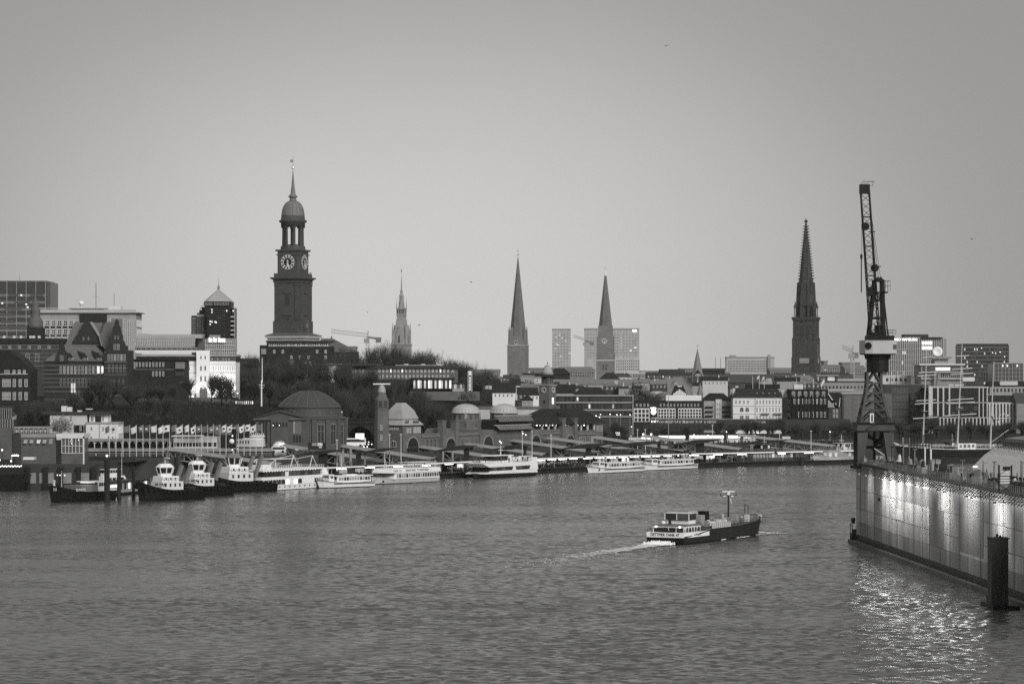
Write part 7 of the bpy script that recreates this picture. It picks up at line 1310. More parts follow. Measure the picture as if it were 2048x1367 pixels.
for i in range(11):
    x = -178 + 5.0 * i + (i % 2) * .4; o = put('quay_fender', QP, None, (x, quay(x) - .05, 0)); tag(o, '%s dark vertical timber fender from the left on the near quay wall' % ORD[i], 'fender', 'timber fenders on the quay')
MBQ = MB().box(0, 4.4, -.2, -.05, 2.2, 5.4).mesh('quay_facing', mat('worn_concrete', .22, .9, .45, .5, stretch=(1, 1, .4)))
for i in range(4): o = put('quay_facing', MBQ, None, (-150 + i * 5.4, quay(-150 + i * 5.4), 0)); tag(o, '%s pale worn concrete panel between quay fenders' % ORD[i], 'quay facing', 'worn quay facings')
# ================================================================== floating dock, crane
DK0 = Vector((73.0, 583)); DK1 = Vector((82.5, 352)); dd = (DK1 - DK0); DL = dd.length; DTH = math.atan2(dd.y, dd.x); DH = 16.8
dock = thing('floating_dock', 'huge floodlit floating dock wall with stained steel plates at right', 'floating dock', (DK0.x, DK0.y, 0), DTH)      # local +x runs towards the camera, local -y faces the river
DW = 6.5
dlow = mat('dock_plate_stained', .20, .5, .6, .8, spec=.4, stretch=(1.2, 1, .09), rnd=.25, detail=8)
dmat = mat('dock_plate', .33, .45, .65, .8, spec=.5, stretch=(1.2, 1, .07), rnd=.2, bump=.012, detail=8)
dpatch = mat('dock_repaint', .15, .45, .3, .8, spec=.4, stretch=(1.4, 1, .12)); ddark = mat('dock_core', .03, .6, .3, .3)
MB().box(0, DL, .06, DW, -1, DH - .2).build('wing_wall', ddark, dock); MB().box(-.5, DL, -.35, DW + .3, DH - .2, DH + .25).build('top_deck', mat('dock_deck', .05, .7, .4, .3), dock)
bounds = [1.2, 4.6, 7.4, 11.4, 16.8]
pw_ = 6.0; ncp = int(DL / pw_); rd = random.Random(4)
def dx_of(px):    # distance along the dock wall at a photo column
    q = (px - CX) / F; d = dd.normalized(); return (q * DK0.y - DK0.x) / (d.x - q * d.y)
pme = {}
for i in range(ncp):
    for j in range(len(bounds) - 1):
        z0, z1 = bounds[j] + (.02 if j else 0), bounds[j + 1] - .03; k = (j,)
        if k not in pme: pme[k] = MB().box(.012, pw_ - .012, -.01 - .012 * (j % 2), .05, z0, z1).mesh('plate', dmat if j else dlow)
        put('plate', pme[k], dock, (i * pw_, -.006 * rd.random(), 0))
for a, c, z0, z1 in ((1811, 1876, 11.45, 14.6), (1919, 1968, 11.45, 14.6), (1919, 1968, 5.2, 11.3), (1860, 1888, 4.7, 11.3)): MB().box(dx_of(a), dx_of(c), -.06, -.028, z0, z1).build('repainted_plate', dpatch, dock)
MB().box(dx_of(1793), dx_of(1806), -.06, -.028, 7.5, 9.6).build('white_plate', PLAST, dock); l = lettering('~XXX', 2.6, .7, DARKP, dock, (dx_of(1759), -.07, 10.1))
for k in range(26): x = 4 + k * 8.5 + rd.random() * 2; MB().box(x - .05, x + .05, -.09, -.025, 1.4, 16.4).build('drain_pipe', RUST, dock)
for zz in (7.4, 11.4): MB().box(0, DL, -.07, -.026, zz - .05, zz + .05).build('seam_angle', RUST, dock)
MB().box(-1.5, DL, -1.5, -.02, .1, .6).box(-1.5, DL, -1.6, -1.5, -1, .75).build('fender_ledge', mat('ledge_steel', .12, .6, .4, .4), dock); MB().box(-1.5, DL, -1.4, -.02, -1, .08).build('pontoon_side', BLACKP, dock); MB().box(-2.5, -.02, -1.0, 40, -1, 1.5).build('pontoon_end', BLACKP, dock)
MB().box(0, DL, -.075, -.03, .76, 1.9).build('weed_band', mat('wet_weed', .02, .4, .6, .7, stretch=(1, 1, .4)), dock)
# brackets on the upper edge
bm = MB().beam((0, -.05, 0), (0.55, -1.5, -1.25), .10).mesh('bracket', STEELD)
for k in range(96): put('bracket', bm, dock, (2 + k * 2.25, -.35, DH - .1))
MB().beam((8, -1.45, DH - 1.15), (DL, -1.45, DH - 1.15), .07).beam((8, -1.0, DH - .75), (DL, -1.0, DH - .75), .05).build('cable_line', STEELD, dock)
# floodlights washing down the wall
flm = MB().box(-.4, .4, -.25, .25, -.25, -.2).mesh('floodlight', LAMP); flh = MB().box(-.5, .5, -.35, .35, -.18, .6).box(-.5, .5, -.4, -.36, -.4, .6).box(-.08, .08, -.05, 10.0, .35, .55).mesh('housing', STEELD)
for px, e in ((1742, 500), (1770, 1500), (1784, 1900), (1800, 1700), (1818, 1900), (1836, 1500), (1852, 1300), (1888, 1500), (1899, 1100), (1936, 1500), (1950, 1100), (1996, 1400), (2008, 900), (2056, 500)):
    x = dx_of(px); fo = put('floodlight', flm, dock, (x, -5.2, DH - .9), sc=(.5, .5, .35)); ho = put('housing', flh, fo); fo.rotation_euler = (RAD(0), 0, 0)
    ld = bpy.data.lights.new('floodlight_beam', 'SPOT'); ld.energy = e * (1.7 + 1.3 * rd.random()); ld.shadow_soft_size = .5
    if ld.type == 'SPOT': ld.spot_size = RAD(95 + 25 * rd.random()); ld.spot_blend = 1.0; ld.color = (1, .99, .96)
    lo = bpy.data.objects.new('floodlight_beam', ld); COL.objects.link(lo); lo.parent = dock; lo.location = (x, -5.2, DH - 1.25); lo.rotation_euler = (RAD(58), 0, 0)
for px in (1784, 1818, 1852, 1899, 1950, 2008):     # point lights added beside some floodlights for glitter on the water
    ld = bpy.data.lights.new('glitter_light', 'POINT'); ld.energy = 480; ld.shadow_soft_size = 1.1
    lo = bpy.data.objects.new('glitter_light', ld); COL.objects.link(lo); lo.parent = dock; lo.location = (dx_of(px), -5.2, DH - 1.4)
# rail along the dock edge
b = MB()
for k in range(int(DL / 1.5)): b.box(k * 1.5 - .04, k * 1.5 + .04, .1, .18, DH + .25, DH + 1.4)
for q in (1.4, .85): b.beam((0, .14, DH + q), (DL, .14, DH + q), .07)
for k in range(int(DL / 2)): b.box(k * 2 - .04, k * 2 + .04, DW - .2, DW - .12, DH + .25, DH + 1.4)
b.beam((0, DW - .16, DH + 1.4), (DL, DW - .16, DH + 1.4), .07); b.build('railing', mat('rail_grey', .15, .6, .3, .5), dock)
def dk(x, y, z=DH + .25): v = Matrix.Rotation(DTH, 3, 'Z') @ Vector((x, y, z)); return Vector((DK0.x + v.x, DK0.y + v.y, v.z))
# far wing wall of the dock and end dolphin
q = W(1996, 0, 421); q.z = 0; r = thing('dock_dolphin', 'black square guide pile standing in front of the dock wall', 'pile', q, DTH); MB().box(-1.4, 1.4, -1.3, 1.3, -2, 10.6).build('shaft', mat('pile_steel', .022, .5, .8, .6, stretch=(1.5, 1.5, .3), spec=.4), r); MB().box(-1.5, 1.5, -1.4, 1.4, 10.6, 10.85).cyl(-.6, 0, 10.85, 11.3, .2, .2, 8).cyl(.7, .2, 10.85, 11.2, .15, .15, 8).build('cap', STEELD, r); MB().box(-5, 4, -1.6, 2.5, -1, .7).build('footing', BLACKP, r); MB().box(-3.5, -3.1, -.8, .8, .7, 2.6).box(-4.6, -3.5, -.8, .8, .7, 1.6).build('bollard', BLACKP, r)
q = dk(-3, 1.5, 1.5); r = thing('dock_corner_winch', 'small dark winch on the low corner platform of the dock', 'winch', q, DTH); MB().cyl(0, -1.2, .0, 1.2, .9, .7, 10).build('drum', DARKP, r); MB().box(-1.6, 1.2, -2.2, .4, -.1, .25).build('bed', DARKP, r); MB().beam((-1.4, -2.0, 0), (-1.4, -2.0, 2.4), .14).beam((.8, -2.0, 0), (.8, -2.0, 2.2), .14).beam((-1.4, -2, 2.3), (.8, -2, 2.2), .1).build('guard', STEELD, r); MB().cyl(-.4, -1.6, 2.4, 3.6, .35, .5, 8).build('lamp_head', DARKP, r)
# ------------------------------------------------------------------ level-luffing crane
KD = 577; t = Bld('dock_crane', 'tall dark slewing harbour crane with pale cab and near-upright lattice jib', 'crane', 1751, 932, KD); R = t.root; X = t.X; z = t.Z; ks = t.s
CP = mat('crane_portal_paint', .07, .6, .4, .5, stretch=(1, 1, .3)); CD = mat('crane_dark', .011, .55, .3, .5); CW = mat('crane_cab_white', .45, .5, .1, .3)
g = 3.1
for sx in (-1, 1):
    for sy in (-1, 1):
        y0 = sy * g + 3.2
        MB().add([(X(1751) + sx * 3.2 - .55, y0 - .55, 0), (X(1751) + sx * 3.2 + .55, y0 - .55, 0), (X(1751) + sx * 3.2 + .55, y0 + .55, 0), (X(1751) + sx * 3.2 - .55, y0 + .55, 0), (X(1751) + sx * 2.7 - 1.1, y0 - .75, z(864)), (X(1751) + sx * 2.7 + 1.1, y0 - .75, z(864)), (X(1751) + sx * 2.7 + 1.1, y0 + .75, z(864)), (X(1751) + sx * 2.7 - 1.1, y0 + .75, z(864))], [(0, 1, 5, 4), (1, 2, 6, 5), (2, 3, 7, 6), (3, 0, 4, 7), (4, 5, 6, 7)]).build('leg', CP if sy < 0 else CD, R)
        MB().box(sx * 3.2 - 1.3, sx * 3.2 + 1.3, y0 - .6, y0 + .6, -.55, .0).build('bogie', CD, R)
MB().box(-3.9, 3.9, .0 - .7, 7.1, z(860.5), z(846)).build('portal_beam', CP, R); MB().box(-4.2, 4.2, -1.2, 7.4, z(846), z(844.6)).build('portal_deck', CD, R); MB().box(-4.0, 4.0, -.9, 7.2, z(862.5), z(860.5)).build('portal_flange', CD, R)
b = MB()
for a, c in (((1737, 870), (1772, 890)), ((1772, 868), (1748, 900))): b.beam((X(a[0]), 4, z(a[1])), (X(c[0]), 4, z(c[1])), .7)
b.beam((X(1735), 5, z(895)), (X(1768), 5, z(895)), .6).beam((X(1754), 4.4, z(862)), (X(1754), 4.4, z(925)), .5); b.build('portal_brace', CD, R)
st = MB()
for k in range(9): st.box(X(1735) + k * .35 - .2, X(1735) + k * .35 + .2, -1.4, -.9, z(857) + k * .28, z(857) + k * .28 + .08)
st.beam((X(1733), -1.5, z(858)), (X(1749), -1.5, z(843)), .12).beam((X(1733), -1.5, z(855)), (X(1749), -1.5, z(839)), .06); st.build('stair', CP, R)
# tapering trestle
KY = KD + 3.2; RX, RZ = t.root.location.x, t.root.location.z
X = lambda px: (px - CX) / F * KY - RX
z = lambda py: CAMZ - (py - HY) / F * KY - RZ
def tr(py): f = (844 - py) / (844 - 744); return 3.0 - 1.55 * min(1, f * 1.45) if f < .69 else 1.45
lv = [844, 819, 802, 785, 766, 744]; cyy = 3.2
b = MB()
for sx in (-1, 1):
    for sy in (-1, 1):
        for p0, p1 in zip(lv, lv[1:]): b.beam((sx * tr(p0), cyy + sy * tr(p0), z(p0)), (sx * tr(p1), cyy + sy * tr(p1), z(p1)), .5)
b.build('trestle_legs', CP, R)
for p0, p1 in zip(lv, lv[1:]):
    for sy in (-1, 1):
        b = MB(); b.beam((-tr(p0), cyy + sy * tr(p0), z(p0)), (0, cyy + sy * tr(p1), z(p1)), .34); b.beam((tr(p0), cyy + sy * tr(p0), z(p0)), (0, cyy + sy * tr(p1), z(p1)), .34); b.beam((-tr(p1), cyy + sy * tr(p1), z(p1)), (tr(p1), cyy + sy * tr(p1), z(p1)), .3); b.build('trestle_brace', CP if sy < 0 else CD, R)
    for sx in (-1, 1): MB().beam((sx * tr(p0), cyy - tr(p0), z(p0)), (sx * tr(p1), cyy + tr(p1), z(p1)), .25).build('side_brace', CD, R)
b = MB()
for k in range(24): b.box(.3, .9, cyy - .2, cyy - .15, z(840) + k * .42, z(840) + k * .42 + .06)
b.beam((.3, cyy - .2, z(842)), (.3, cyy - .2, z(744)), .1).beam((.9, cyy - .2, z(842)), (.9, cyy - .2, z(744)), .1); b.build('ladder', CD, R)
MB().box(X(1735.5), X(1743), -.5, 1.2, z(844), z(826)).build('switch_cabin', WHITE, R); MB().box(X(1738), X(1741), -.58, -.51, z(842), z(828)).build('cabin_door', GD, R); rail(R, -4.1, 4.1, .1, z(844.6), 1.1, CD, .9, 'deck_railing', False)
# drum, cab, machinery
MB().cyl(X(1757) - .2, cyy, z(744), z(718), 2.35, 2.35, 12).build('slewing_drum', CD, R); MB().cyl(X(1757) - .2, cyy, z(718), z(708), 2.6, 2.9, 12).build('slewing_collar', CD, R); MB().box(X(1728), X(1737), cyy - 2.6, cyy + 1, z(745), z(725)).build('drum_walkway', CD, R) if False else rail(R, X(1728), X(1736), 1.0, z(745), 2.0, CD, .5, 'drum_walkway')
cab = [(X(1720), cyy - 1.2), (X(1727), cyy - 3.0), (X(1741), cyy - 3.6), (X(1789), cyy - 3.4), (X(1790), cyy + 3), (X(1722), cyy + 3)]
MB().prismz(cab, z(707), z(681.5)).build('machinery_house', CW, R); MB().prismz([(x * 1.0, y) for x, y in cab], z(681.5), z(680.5)).build('house_roof', CONCL, R); MB().prismz([(x * .96, cyy + (y - cyy) * .94) for x, y in cab], z(709), z(707)).build('house_underside', CD, R)
o = MB().cyl(0, 0, 0, .12, .75, .75, 16).build('porthole', CD, R, loc=(X(1732.5), cyy - 3.32, z(691.5))); o.rotation_euler = (RAD(90), 0, RAD(-23))
MB().box(X(1782), X(1788.6), cyy - 3.55, cyy - 3.42, z(698), z(688.5)).build('cab_window', GREYP, R); MB().box(X(1782.6), X(1788), cyy - 3.62, cyy - 3.56, z(697.3), z(689.3)).build('cab_pane', GM, R); MB().box(X(1733), X(1785), cyy - 3, cyy + 3, z(680.4), z(671)).build('machinery_deck', CD, R); rail(R, X(1736), X(1784), 2.6, z(671), 1.1, CD, .7, 'machinery_railing'); MB().box(X(1738), X(1760), cyy - 2, cyy + 2, z(671), z(664)).build('winch_house', CD, R)
# rear A-frame
b = MB()
for sy in (-1.6, 1.6):
    b.beam((X(1737), cyy + sy, z(672)), (X(1749), cyy + sy, z(561)), .55); b.beam((X(1766), cyy + sy, z(672)), (X(1764), cyy + sy, z(561)), .6); b.beam((X(1774), cyy + sy, z(672)), (X(1766), cyy + sy, z(600)), .28); b.beam((X(1749), cyy + sy, z(561)), (X(1765), cyy + sy, z(561)), .5)
    for py in (600, 636): b.beam((X(1745), cyy + sy, z(py)), (X(1765), cyy + sy, z(py)), .45)
    b.beam((X(1747), cyy + sy, z(580)), (X(1765), cyy + sy, z(600)), .25)
for py in (561, 600, 636): b.beam((X(1765), cyy - 1.6, z(py)), (X(1765), cyy + 1.6, z(py)), .35); b.beam((X(1747), cyy - 1.6, z(py)), (X(1747), cyy + 1.6, z(py)), .35)
b.build('a_frame', CD, R); MB().box(X(1745), X(1774), cyy - 1.9, cyy + 1.9, z(586), z(583.5)).build('platform', CD, R); rail(R, X(1764), X(1774), 1.8, z(583.5), 2.2, CD, .5, 'platform_railing')
for px in (1756, 1761.5): MB().lathe([(.35, z(561)), (.4, z(557)), (.08, z(553))], x=X(px), y=cyy, n=6).build('sheave_horn', CD, R)
b = MB()
for k in range(26): b.box(X(1756.5), X(1759.5), cyy - 1.75, cyy - 1.7, z(670) + k * .42, z(670) + k * .42 + .07)
b.build('frame_ladder', CD, R); MB().box(X(1750), X(1761), cyy - 1.2, cyy + 1.2, z(664), z(650)).build('hoist_winch', CD, R)
# jib
def jl(py): return 1719 + (py - 375) * .0717     # left and right jib chords in photo columns
def jr(py): return 1736 + (py - 375) * .072
PYS = list(np.linspace(668, 376, 21)); b = MB(); Pj = []
for py in PYS:
    f = (py - 376) / 292; hw = .55 + .95 * f; yj = cyy - .6 - (1 - f) * .8
    Pj.append([Vector((X(jl(py)), yj - hw, z(py))), Vector((X(jr(py)), yj - hw, z(py))), Vector((X(jr(py)), yj + hw, z(py))), Vector((X(jl(py)), yj + hw, z(py)))])
for k in range(4): b.beam(Pj[0][k], Pj[-1][k], .24)
b.build('jib_chords', CD, R)
for i in range(len(Pj) - 1):
    b = MB()
    for k in range(4):
        a, c = Pj[i][k], Pj[i + 1][(k + 1) % 4]
        b.beam(a, c, .1) if i % 2 else b.beam(Pj[i][(k + 1) % 4], Pj[i + 1][k], .1)
    if i % 4 == 0:
        for k in range(4): b.beam(Pj[i][k], Pj[i][(k + 1) % 4], .2)
    b.build('jib_lacing', CD, R)
T = sum(Pj[-1], Vector()) / 4
MB().box(T.x - 1.05, T.x + 1.0, T.y - .9, T.y + .9, z(388), z(370)).build('jib_head', CD, R); MB().prismz([(T.x - .9, T.y - .9), (T.x + .9, T.y - .9), (T.x + .9, T.y + .9), (T.x - .9, T.y + .9)], z(370), z(360), k=.05, c=(T.x, T.y)).build('head_cap', GREYP, R); MB().beam((T.x, T.y, z(364)), (T.x + 2, T.y, z(364)), .12).beam((T.x + 1.8, T.y, z(364)), (T.x + 1.7, T.y, z(372)), .08).beam((T.x + .8, T.y, z(372)), (T.x + 1.7, T.y, z(372)), .08).build('head_rail', CD, R)
for px, py in ((1732, 453.5), (1748, 536)): o = MB().cyl(0, 0, -.3, .3, .85, .85, 12).build('rope_drum', CD, R, loc=(X(px - 3 if py < 500 else px), cyy - 1.5 if py < 500 else cyy - 1, z(py))); o.rotation_euler = (RAD(90), 0, 0)
for px, py in ((1736, 464), (1748, 533)): MB().beam((X(px), cyy - 1, z(py)), (X(px + 13), cyy - 1, z(py)), .2).build('outrigger', CD, R)
MB().box(X(1732), X(1743), cyy - 2.2, cyy - .2, z(592), z(574)).build('jib_counterweight', CD, R)
b = MB()
for px in (1757, 1761): b.beam((T.x + .8, T.y, z(390)), (X(px), cyy, z(556)), .07)
b.beam((X(1722), T.y, z(376)), (X(1721.5), T.y, z(508)), .07); b.build('ropes', CD, R); MB().lathe([(.1, z(508)), (.28, z(512)), (.22, z(517)), (.12, z(519)), (.11, z(584)), (.02, z(586))], x=X(1721), y=T.y, n=6).build('hook_block', CD, R)
# ------------------------------------------------------------------ things on the dock top
def dkpx(px, y, z_=DH + .25): return dk(dx_of(px), y, z_)
r = thing('scaffold_frame', 'dark open steel scaffold frame on the dock top right of the crane', 'scaffold', dk(14, 5), DTH); b = MB()
q0 = W(1820, 903, 556); q1 = W(1862, 903, 556)
for i in range(7):
    for j in (0, 3): x = i * 1.0; r_x = x; b.beam((-j, -x * .9 - .5, 0), (-j, -x * .9 - .5, 7.0), .16)
r.location = W(1821, 932, 556); r.rotation_euler = (0, 0, 0)
b = MB()
for i in range(8):
    for y in (0, 2.5): b.beam((i * .6, y, 2.2), (i * .6, y, 6.2), .13)
for y in (0, 2.5):
    for zz in (2.2, 4.2, 6.2): b.beam((0, y, zz), (4.2, y, zz), .15)
for x in (0, 2.4, 4.2): b.beam((x, 0, 6.2), (x, 2.5, 6.2), .15)
b.build('upper_grid', CD, r); b = MB()
for x in (.6, 3.6):
    for y in (0, 2.5): b.beam((x, y, -.3), (x * .8 + .4, y, 2.2), .2)
b.beam((.6, 0, 0), (3.6, 0, 2.2), .16).beam((3.6, 0, 0), (.6, 0, 2.2), .16); b.build('legs', CD, r)
def deck_item(name, label, cat, px, py, D, parts):
    r = thing(name, label, cat, W(px, py, D), 0)
    for nm, m, fn in parts: b = MB(); fn(b); b.build(nm, m, r)
    return r
deck_item('deck_cabin', 'small grey deck cabin with dark doorway on the dock edge', 'cabin', 1874, 948, 519, [('body', GREYP, lambda b: b.box(-1.0, .7, 0, 2.4, 0, 2.6)), ('roof', CONC, lambda b: b.box(-1.1, .8, -.1, 2.5, 2.6, 2.75)), ('door', GD, lambda b: b.box(-.5, .2, -.04, 0, .4, 2.0)), ('hood', DARKP, lambda b: b.box(.8, 1.8, .2, 2.0, 0, 3.0).cyl(1.3, 1, 3, 3.4, .5, .2, 8))])
deck_item('capstan', 'pale capstan and bollards on the dock top near the crane foot', 'capstan', 1781, 927, 566, [('drum', OFFW, lambda b: b.lathe([(.6, 0), (.5, .4), (.45, .9), (.65, 1.2), (.2, 1.3)], n=10)), ('bollard', MIDP, lambda b: b.cyl(-1.6, 0, 0, 1.1, .3, .35, 8).cyl(1.5, .5, 0, 1.0, .3, .35, 8))])
deck_item('access_stairway', 'pale steel stair frame standing on the dock top', 'stair', 1807, 930, 560, [('posts', GREYP, lambda b: [b.beam((x, y, 0), (x, y, 5.6), .18) for x in (0, 1.2) for y in (0, 1)]), ('platform', GREYP, lambda b: b.box(-.3, 1.5, -.2, 1.2, 4.0, 4.15)), ('treads', GREYP, lambda b: [b.box(.1, 1.1, .1 + k * .05, .4 + k * .05, .4 * k, .4 * k + .06) for k in range(1, 10)])])
deck_item('twin_vent_posts', 'pair of white vent pipes on the dock top', 'vent', 1850, 935, 540, [('pipe', WHITE, lambda b: b.cyl(0, 0, 0, 3.8, .14, .14, 8).cyl(1.15, 0, 0, 3.4, .16, .16, 8)), ('cap', OFFW, lambda b: b.cyl(0, 0, 3.8, 4.05, .24, .15, 8).cyl(1.15, 0, 3.4, 3.65, .26, .16, 8))])
deck_item('cable_drum', 'dark cable drum lying on the dock top', 'cable drum', 1893, 944, 512, [('drum', DARKP, lambda b: b.box(-1.3, 1.2, -.8, .8, .5, 1.3).cyl(-1.2, 0, 0, 1.6, .2, .2, 8)), ('cradle', STEELD, lambda b: b.box(-1.4, 1.4, -.9, .9, 0, .45))])
deck_item('open_lid_locker', 'white tilted locker lid at the crane foot', 'locker', 1760, 912, 574, [('lid', WHITE, lambda b: b.add([(-1.2, 0, 1.6), (.9, 0, .2), (1.1, 1.2, .3), (-1.0, 1.2, 1.7)], [(0, 1, 2, 3)])), ('box', GREYP, lambda b: b.box(-.8, 1.0, .2, 1.2, -1.8, .15))])
for i, (px, py, D) in enumerate(((1897, 934, 505), (1918, 940, 492), (1944, 945, 478), (1966, 947, 466), (1988, 953, 456), (2042, 962, 425))):
    q = W(px, py, D); zt = q.z - DH - .25 + (.8, .9, 1.4, 2.2, 2.4, 3.2)[i]; r = thing('dock_lamp_post', '%s lamp post from the left along the dock top' % ORD[i], 'lamp post', (q.x, q.y, DH + .25), 0, 'dock lamp posts'); MB().cyl(0, 0, 0, zt, .1, .07, 6).build('post', STEELD, r); MB().box(-.1, .9, -.15, .15, zt - .5, zt - .36).build('arm', GREYP, r)
    MB().box(.2, .9, -.2, .2, zt - .36, zt - .25).build('lantern', LAMP if i == 2 else CONC, r)
r = thing('boarding_stair', 'black and white boarding stair tower on the dock edge at right', 'stair', W(2010, 985, 438), 0); b = MB()
for x in (-.9, 1.1):
    for y in (0, .8): b.beam((x, y, 0), (x, y, 4.4), .13)
b.beam((-.9, 0, 2.9), (1.1, 0, 4.2), .1).beam((-.9, 0, 0), (1.1, 0, 1.3), .12).beam((1.1, 0, 0), (-.9, 0, 1.3), .12); b.build('frame', CD, r)
for k in range(5): MB().box(-.7, .7, -.05, .5, 1.5 + k * .42, 1.72 + k * .42).build('tread', OFFW, r)
MB().box(-.35, .8, -.1, 0, 3.6, 4.2).build('panel', CD, r)
for i in range(26):
    px = 1724 + i * 12.2 + 4 * rd.random(); D = min(580, DK0.y - dx_of(px) - 2 - 4 * rd.random()); yl = 1.6 + 3.5 * rd.random(); q = dk(dx_of(px), yl); h_ = .6 + 1.6 * rd.random(); m1_, m2_ = rd.choice([DARKP, STEELD, GREYP, MIDP]), rd.choice([GREYP, OFFW, DARKP, CONC, STEEL]); kd = i % 4
    r = thing('deck_fitting', '%s deck fitting from the left on the cluttered dock top' % ORD[i], 'fitting', q, DTH + rd.random(), 'deck fittings on the dock')
    MB().box(-.9, .9, -.5, .5, 0, h_ * .6).build('base', m1_, r)
    b = MB(); (b.cyl(0, 0, h_ * .6, h_ + .5, .4, .25, 8) if kd == 0 else b.box(-.5, .6, -.3, .3, h_ * .6, h_ + .3) if kd == 1 else b.cyl(.3, 0, h_ * .6, h_ + 2.4, .1, .08, 6).box(-.1, .8, -.1, .1, h_ + 2.2, h_ + 2.4) if kd == 2 else b.lathe([(.3, h_ * .6), (.6, h_ * .7), (.6, h_), (.2, h_ + .3)], n=8)).build('top', m2_, r)
    MB().beam((-.9, .2, .4), (-1.6, .3, 1.3 * h_), .13).beam((-1.6, .3, 1.3 * h_), (-2.4, .3, .1), .1).build('pipe', STEEL, r)
# worker on the dock
o = put('person', PM[0], None, W(1923, 967, 480), 1.0); o.location.z = DH + .25; tag(o, 'worker in dark clothing standing on the dock edge by the railing', 'person')
# white tent roof over the dock basin
r = thing('dock_tent', 'big white ribbed tent hall behind the dock edge at right', 'tent', (DK0.x + 12.3, 512, 0), RAD(-86.5)); TL = 150; prof = [(0, 12), (0, 18.0), (2.6, 20.6), (4.8, 22.2), (18, 23.2), (22, 17), (22, 12)]
tm = mat('tent_canvas', .74, .6, .1, .3); b = MB(); prof2 = [(y - 0., z_) for y, z_ in prof]
MB().prismx([(y, z_) for y, z_ in prof2[1:6]] , 0, TL).build('roof', tm, r); MB().prismx([(.1, 12), (.1, 17.3), (21.9, 17.3), (21.9, 12)], .1, TL).build('walls', tm, r)
sm = MB()
for (y0, z0), (y1, z1) in zip(prof2[1:4], prof2[2:5]): sm.beam((0, y0, z0 + .04), (0, y1, z1 + .04), .16)
sme = sm.mesh('rib', mat('tent_seam', .45, .7, .1, .3))
for k in range(70): put('rib', sme, r, (k * 1.6 + .4, 0, 0))
b = MB()
for k in range(75):
    b.beam((k * 2, 4.6, 21.6), (k * 2, 4.1, 22.9), .09); b.beam((k * 2, 4.1, 22.9), (k * 2 + .5, 5.6, 23.3), .09)
for y, zz in ((4.1, 22.9), (4.3, 22.3), (5.6, 23.3)): b.beam((0, y, zz), (TL, y, zz), .09)
b.build('hoop_rail', DARKP, r); MB().prismx([(5.5, 22.25), (18, 23.25), (18, 25.2), (6.2, 23.9)], 2, TL).build('net_roof', mat('roof_net', .2, .8, .2, .4), r)
b = MB()
for k in range(46): b.beam((4 + k * 3, 5.9, 23.6), (4 + k * 3, 17.5, 25.3), .1)
b.build('net_ropes', DARKP, r)
for x in (0., ): MB().ball(0.3, 4.4, 22.2, .5, 8).build('corner_lamp', OFFW, r)
# ================================================================== tank barge under way
sa = W(1331, 0, 577); sb = W(1506, 0, 617); sa.z = sb.z = 0; d = sb - sa; L = d.length; r = thing('tank_barge', 'river tank barge with dark hull and white lettered stern under way', 'tanker', sa, math.atan2(d.y, d.x)); B = 9.6
TB = mat('barge_hull', .02, .5, .35, .5, stretch=(1, 1, .3)); WB = mat('barge_white', .80, .45, .08, .3, emit=.0); print('barge length', L)
hull(r, L, B, 2.0, 3.5, 5.6, [TB, BLACKP, MIDP], tb=.78, rake=.6, flare=.96, boot=.4, sw=.92, n=20)
# raised white stern band with the name
MB().prismz([(-.25, -4.3), (-.25, 4.3), (3.5, 4.72), (11.5, 4.85), (11.5, 4.7), (3.5, 4.6), (0.1, 4.2), (0.1, -4.2), (3.5, -4.6), (11.5, -4.7), (11.5, -4.85), (3.5, -4.72)], 1.9, 3.25).build('stern_band', WB, r); MB().box(0, 11.5, -4.5, 4.5, 2.0, 2.3).build('stern_deck', MIDP, r)
lettering('DETTMER TANK 47', 6.6, .8, BLACKP, r, (-.27, 0, 2.25)).rotation_euler = (0, 0, -math.pi / 2); lettering('~XXXX', 1.5, .4, GREYP, r, (6.0, -4.9, 2.4))
MB().prism([(-.2, .3), (3, -.8), (3, 1.9), (-.25, 1.9)], -4.2, 4.2).build('counter', BLACKP, r)
house_(r, 'aft_house', 1.6, 9.5, 3.7, 2.3, 5.0, WB, (5, .35, .8, .5), glass=GDARK, front=4); MB().box(1.3, 9.9, -4.0, 4.0, 5.0, 5.2).build('house_roof', MIDP, r); MB().box(1.5, 1.58, .6, 2.2, 3.0, 4.4).build('stern_door', GD, r)
for y_ in (-2.6, 2.9): MB().ball(1.4, y_, 4.6, .22, 6).build('deck_lamp', LAMP, r)
MB().ball(1.9, 1.4, 5.7, .5, 10).build('satellite_dome', WHITE, r); house_(r, 'wheelhouse_base', 6.0, 9.3, 2.6, 5.2, 6.3, WB, None); house_(r, 'wheelhouse', 5.6, 9.3, 2.8, 6.3, 8.0, GM, (3, .1, .9, .85), front=2, fr=WHITE); MB().box(5.4, 9.6, -3.0, 3.0, 8.0, 8.15).build('wheelhouse_roof', OFFW, r)
b = MB()
for sy in (-2.8, 0, 2.8): b.beam((5.55, sy, 6.3), (5.55, sy, 8.0), .14)
for k in range(6): b.beam((5.5 + k * .8, -2.8, 8.15), (5.5 + k * .8, -2.8, 8.6), .06)
b.beam((5.5, -2.8, 8.6), (9.5, -2.8, 8.6), .06); b.build('wheelhouse_trim', WHITE, r); rail(r, .2, 11, 4.3, 3.25, .9, DARKP, 1.0); MB().cyl(3.4, .6, 5.2, 6.6, .35, .3, 8).build('funnel', DARKP, r); MB().box(.6, 1.4, -.8, .5, 2.3, 3.7).build('stern_winch', DARKP, r)
MB().box(12, L * .92, -3.6, 3.6, 3.4, 4.1).build('trunk_deck', mat('barge_deck', .10, .7, .4, .4), r)
rb = random.Random(9)
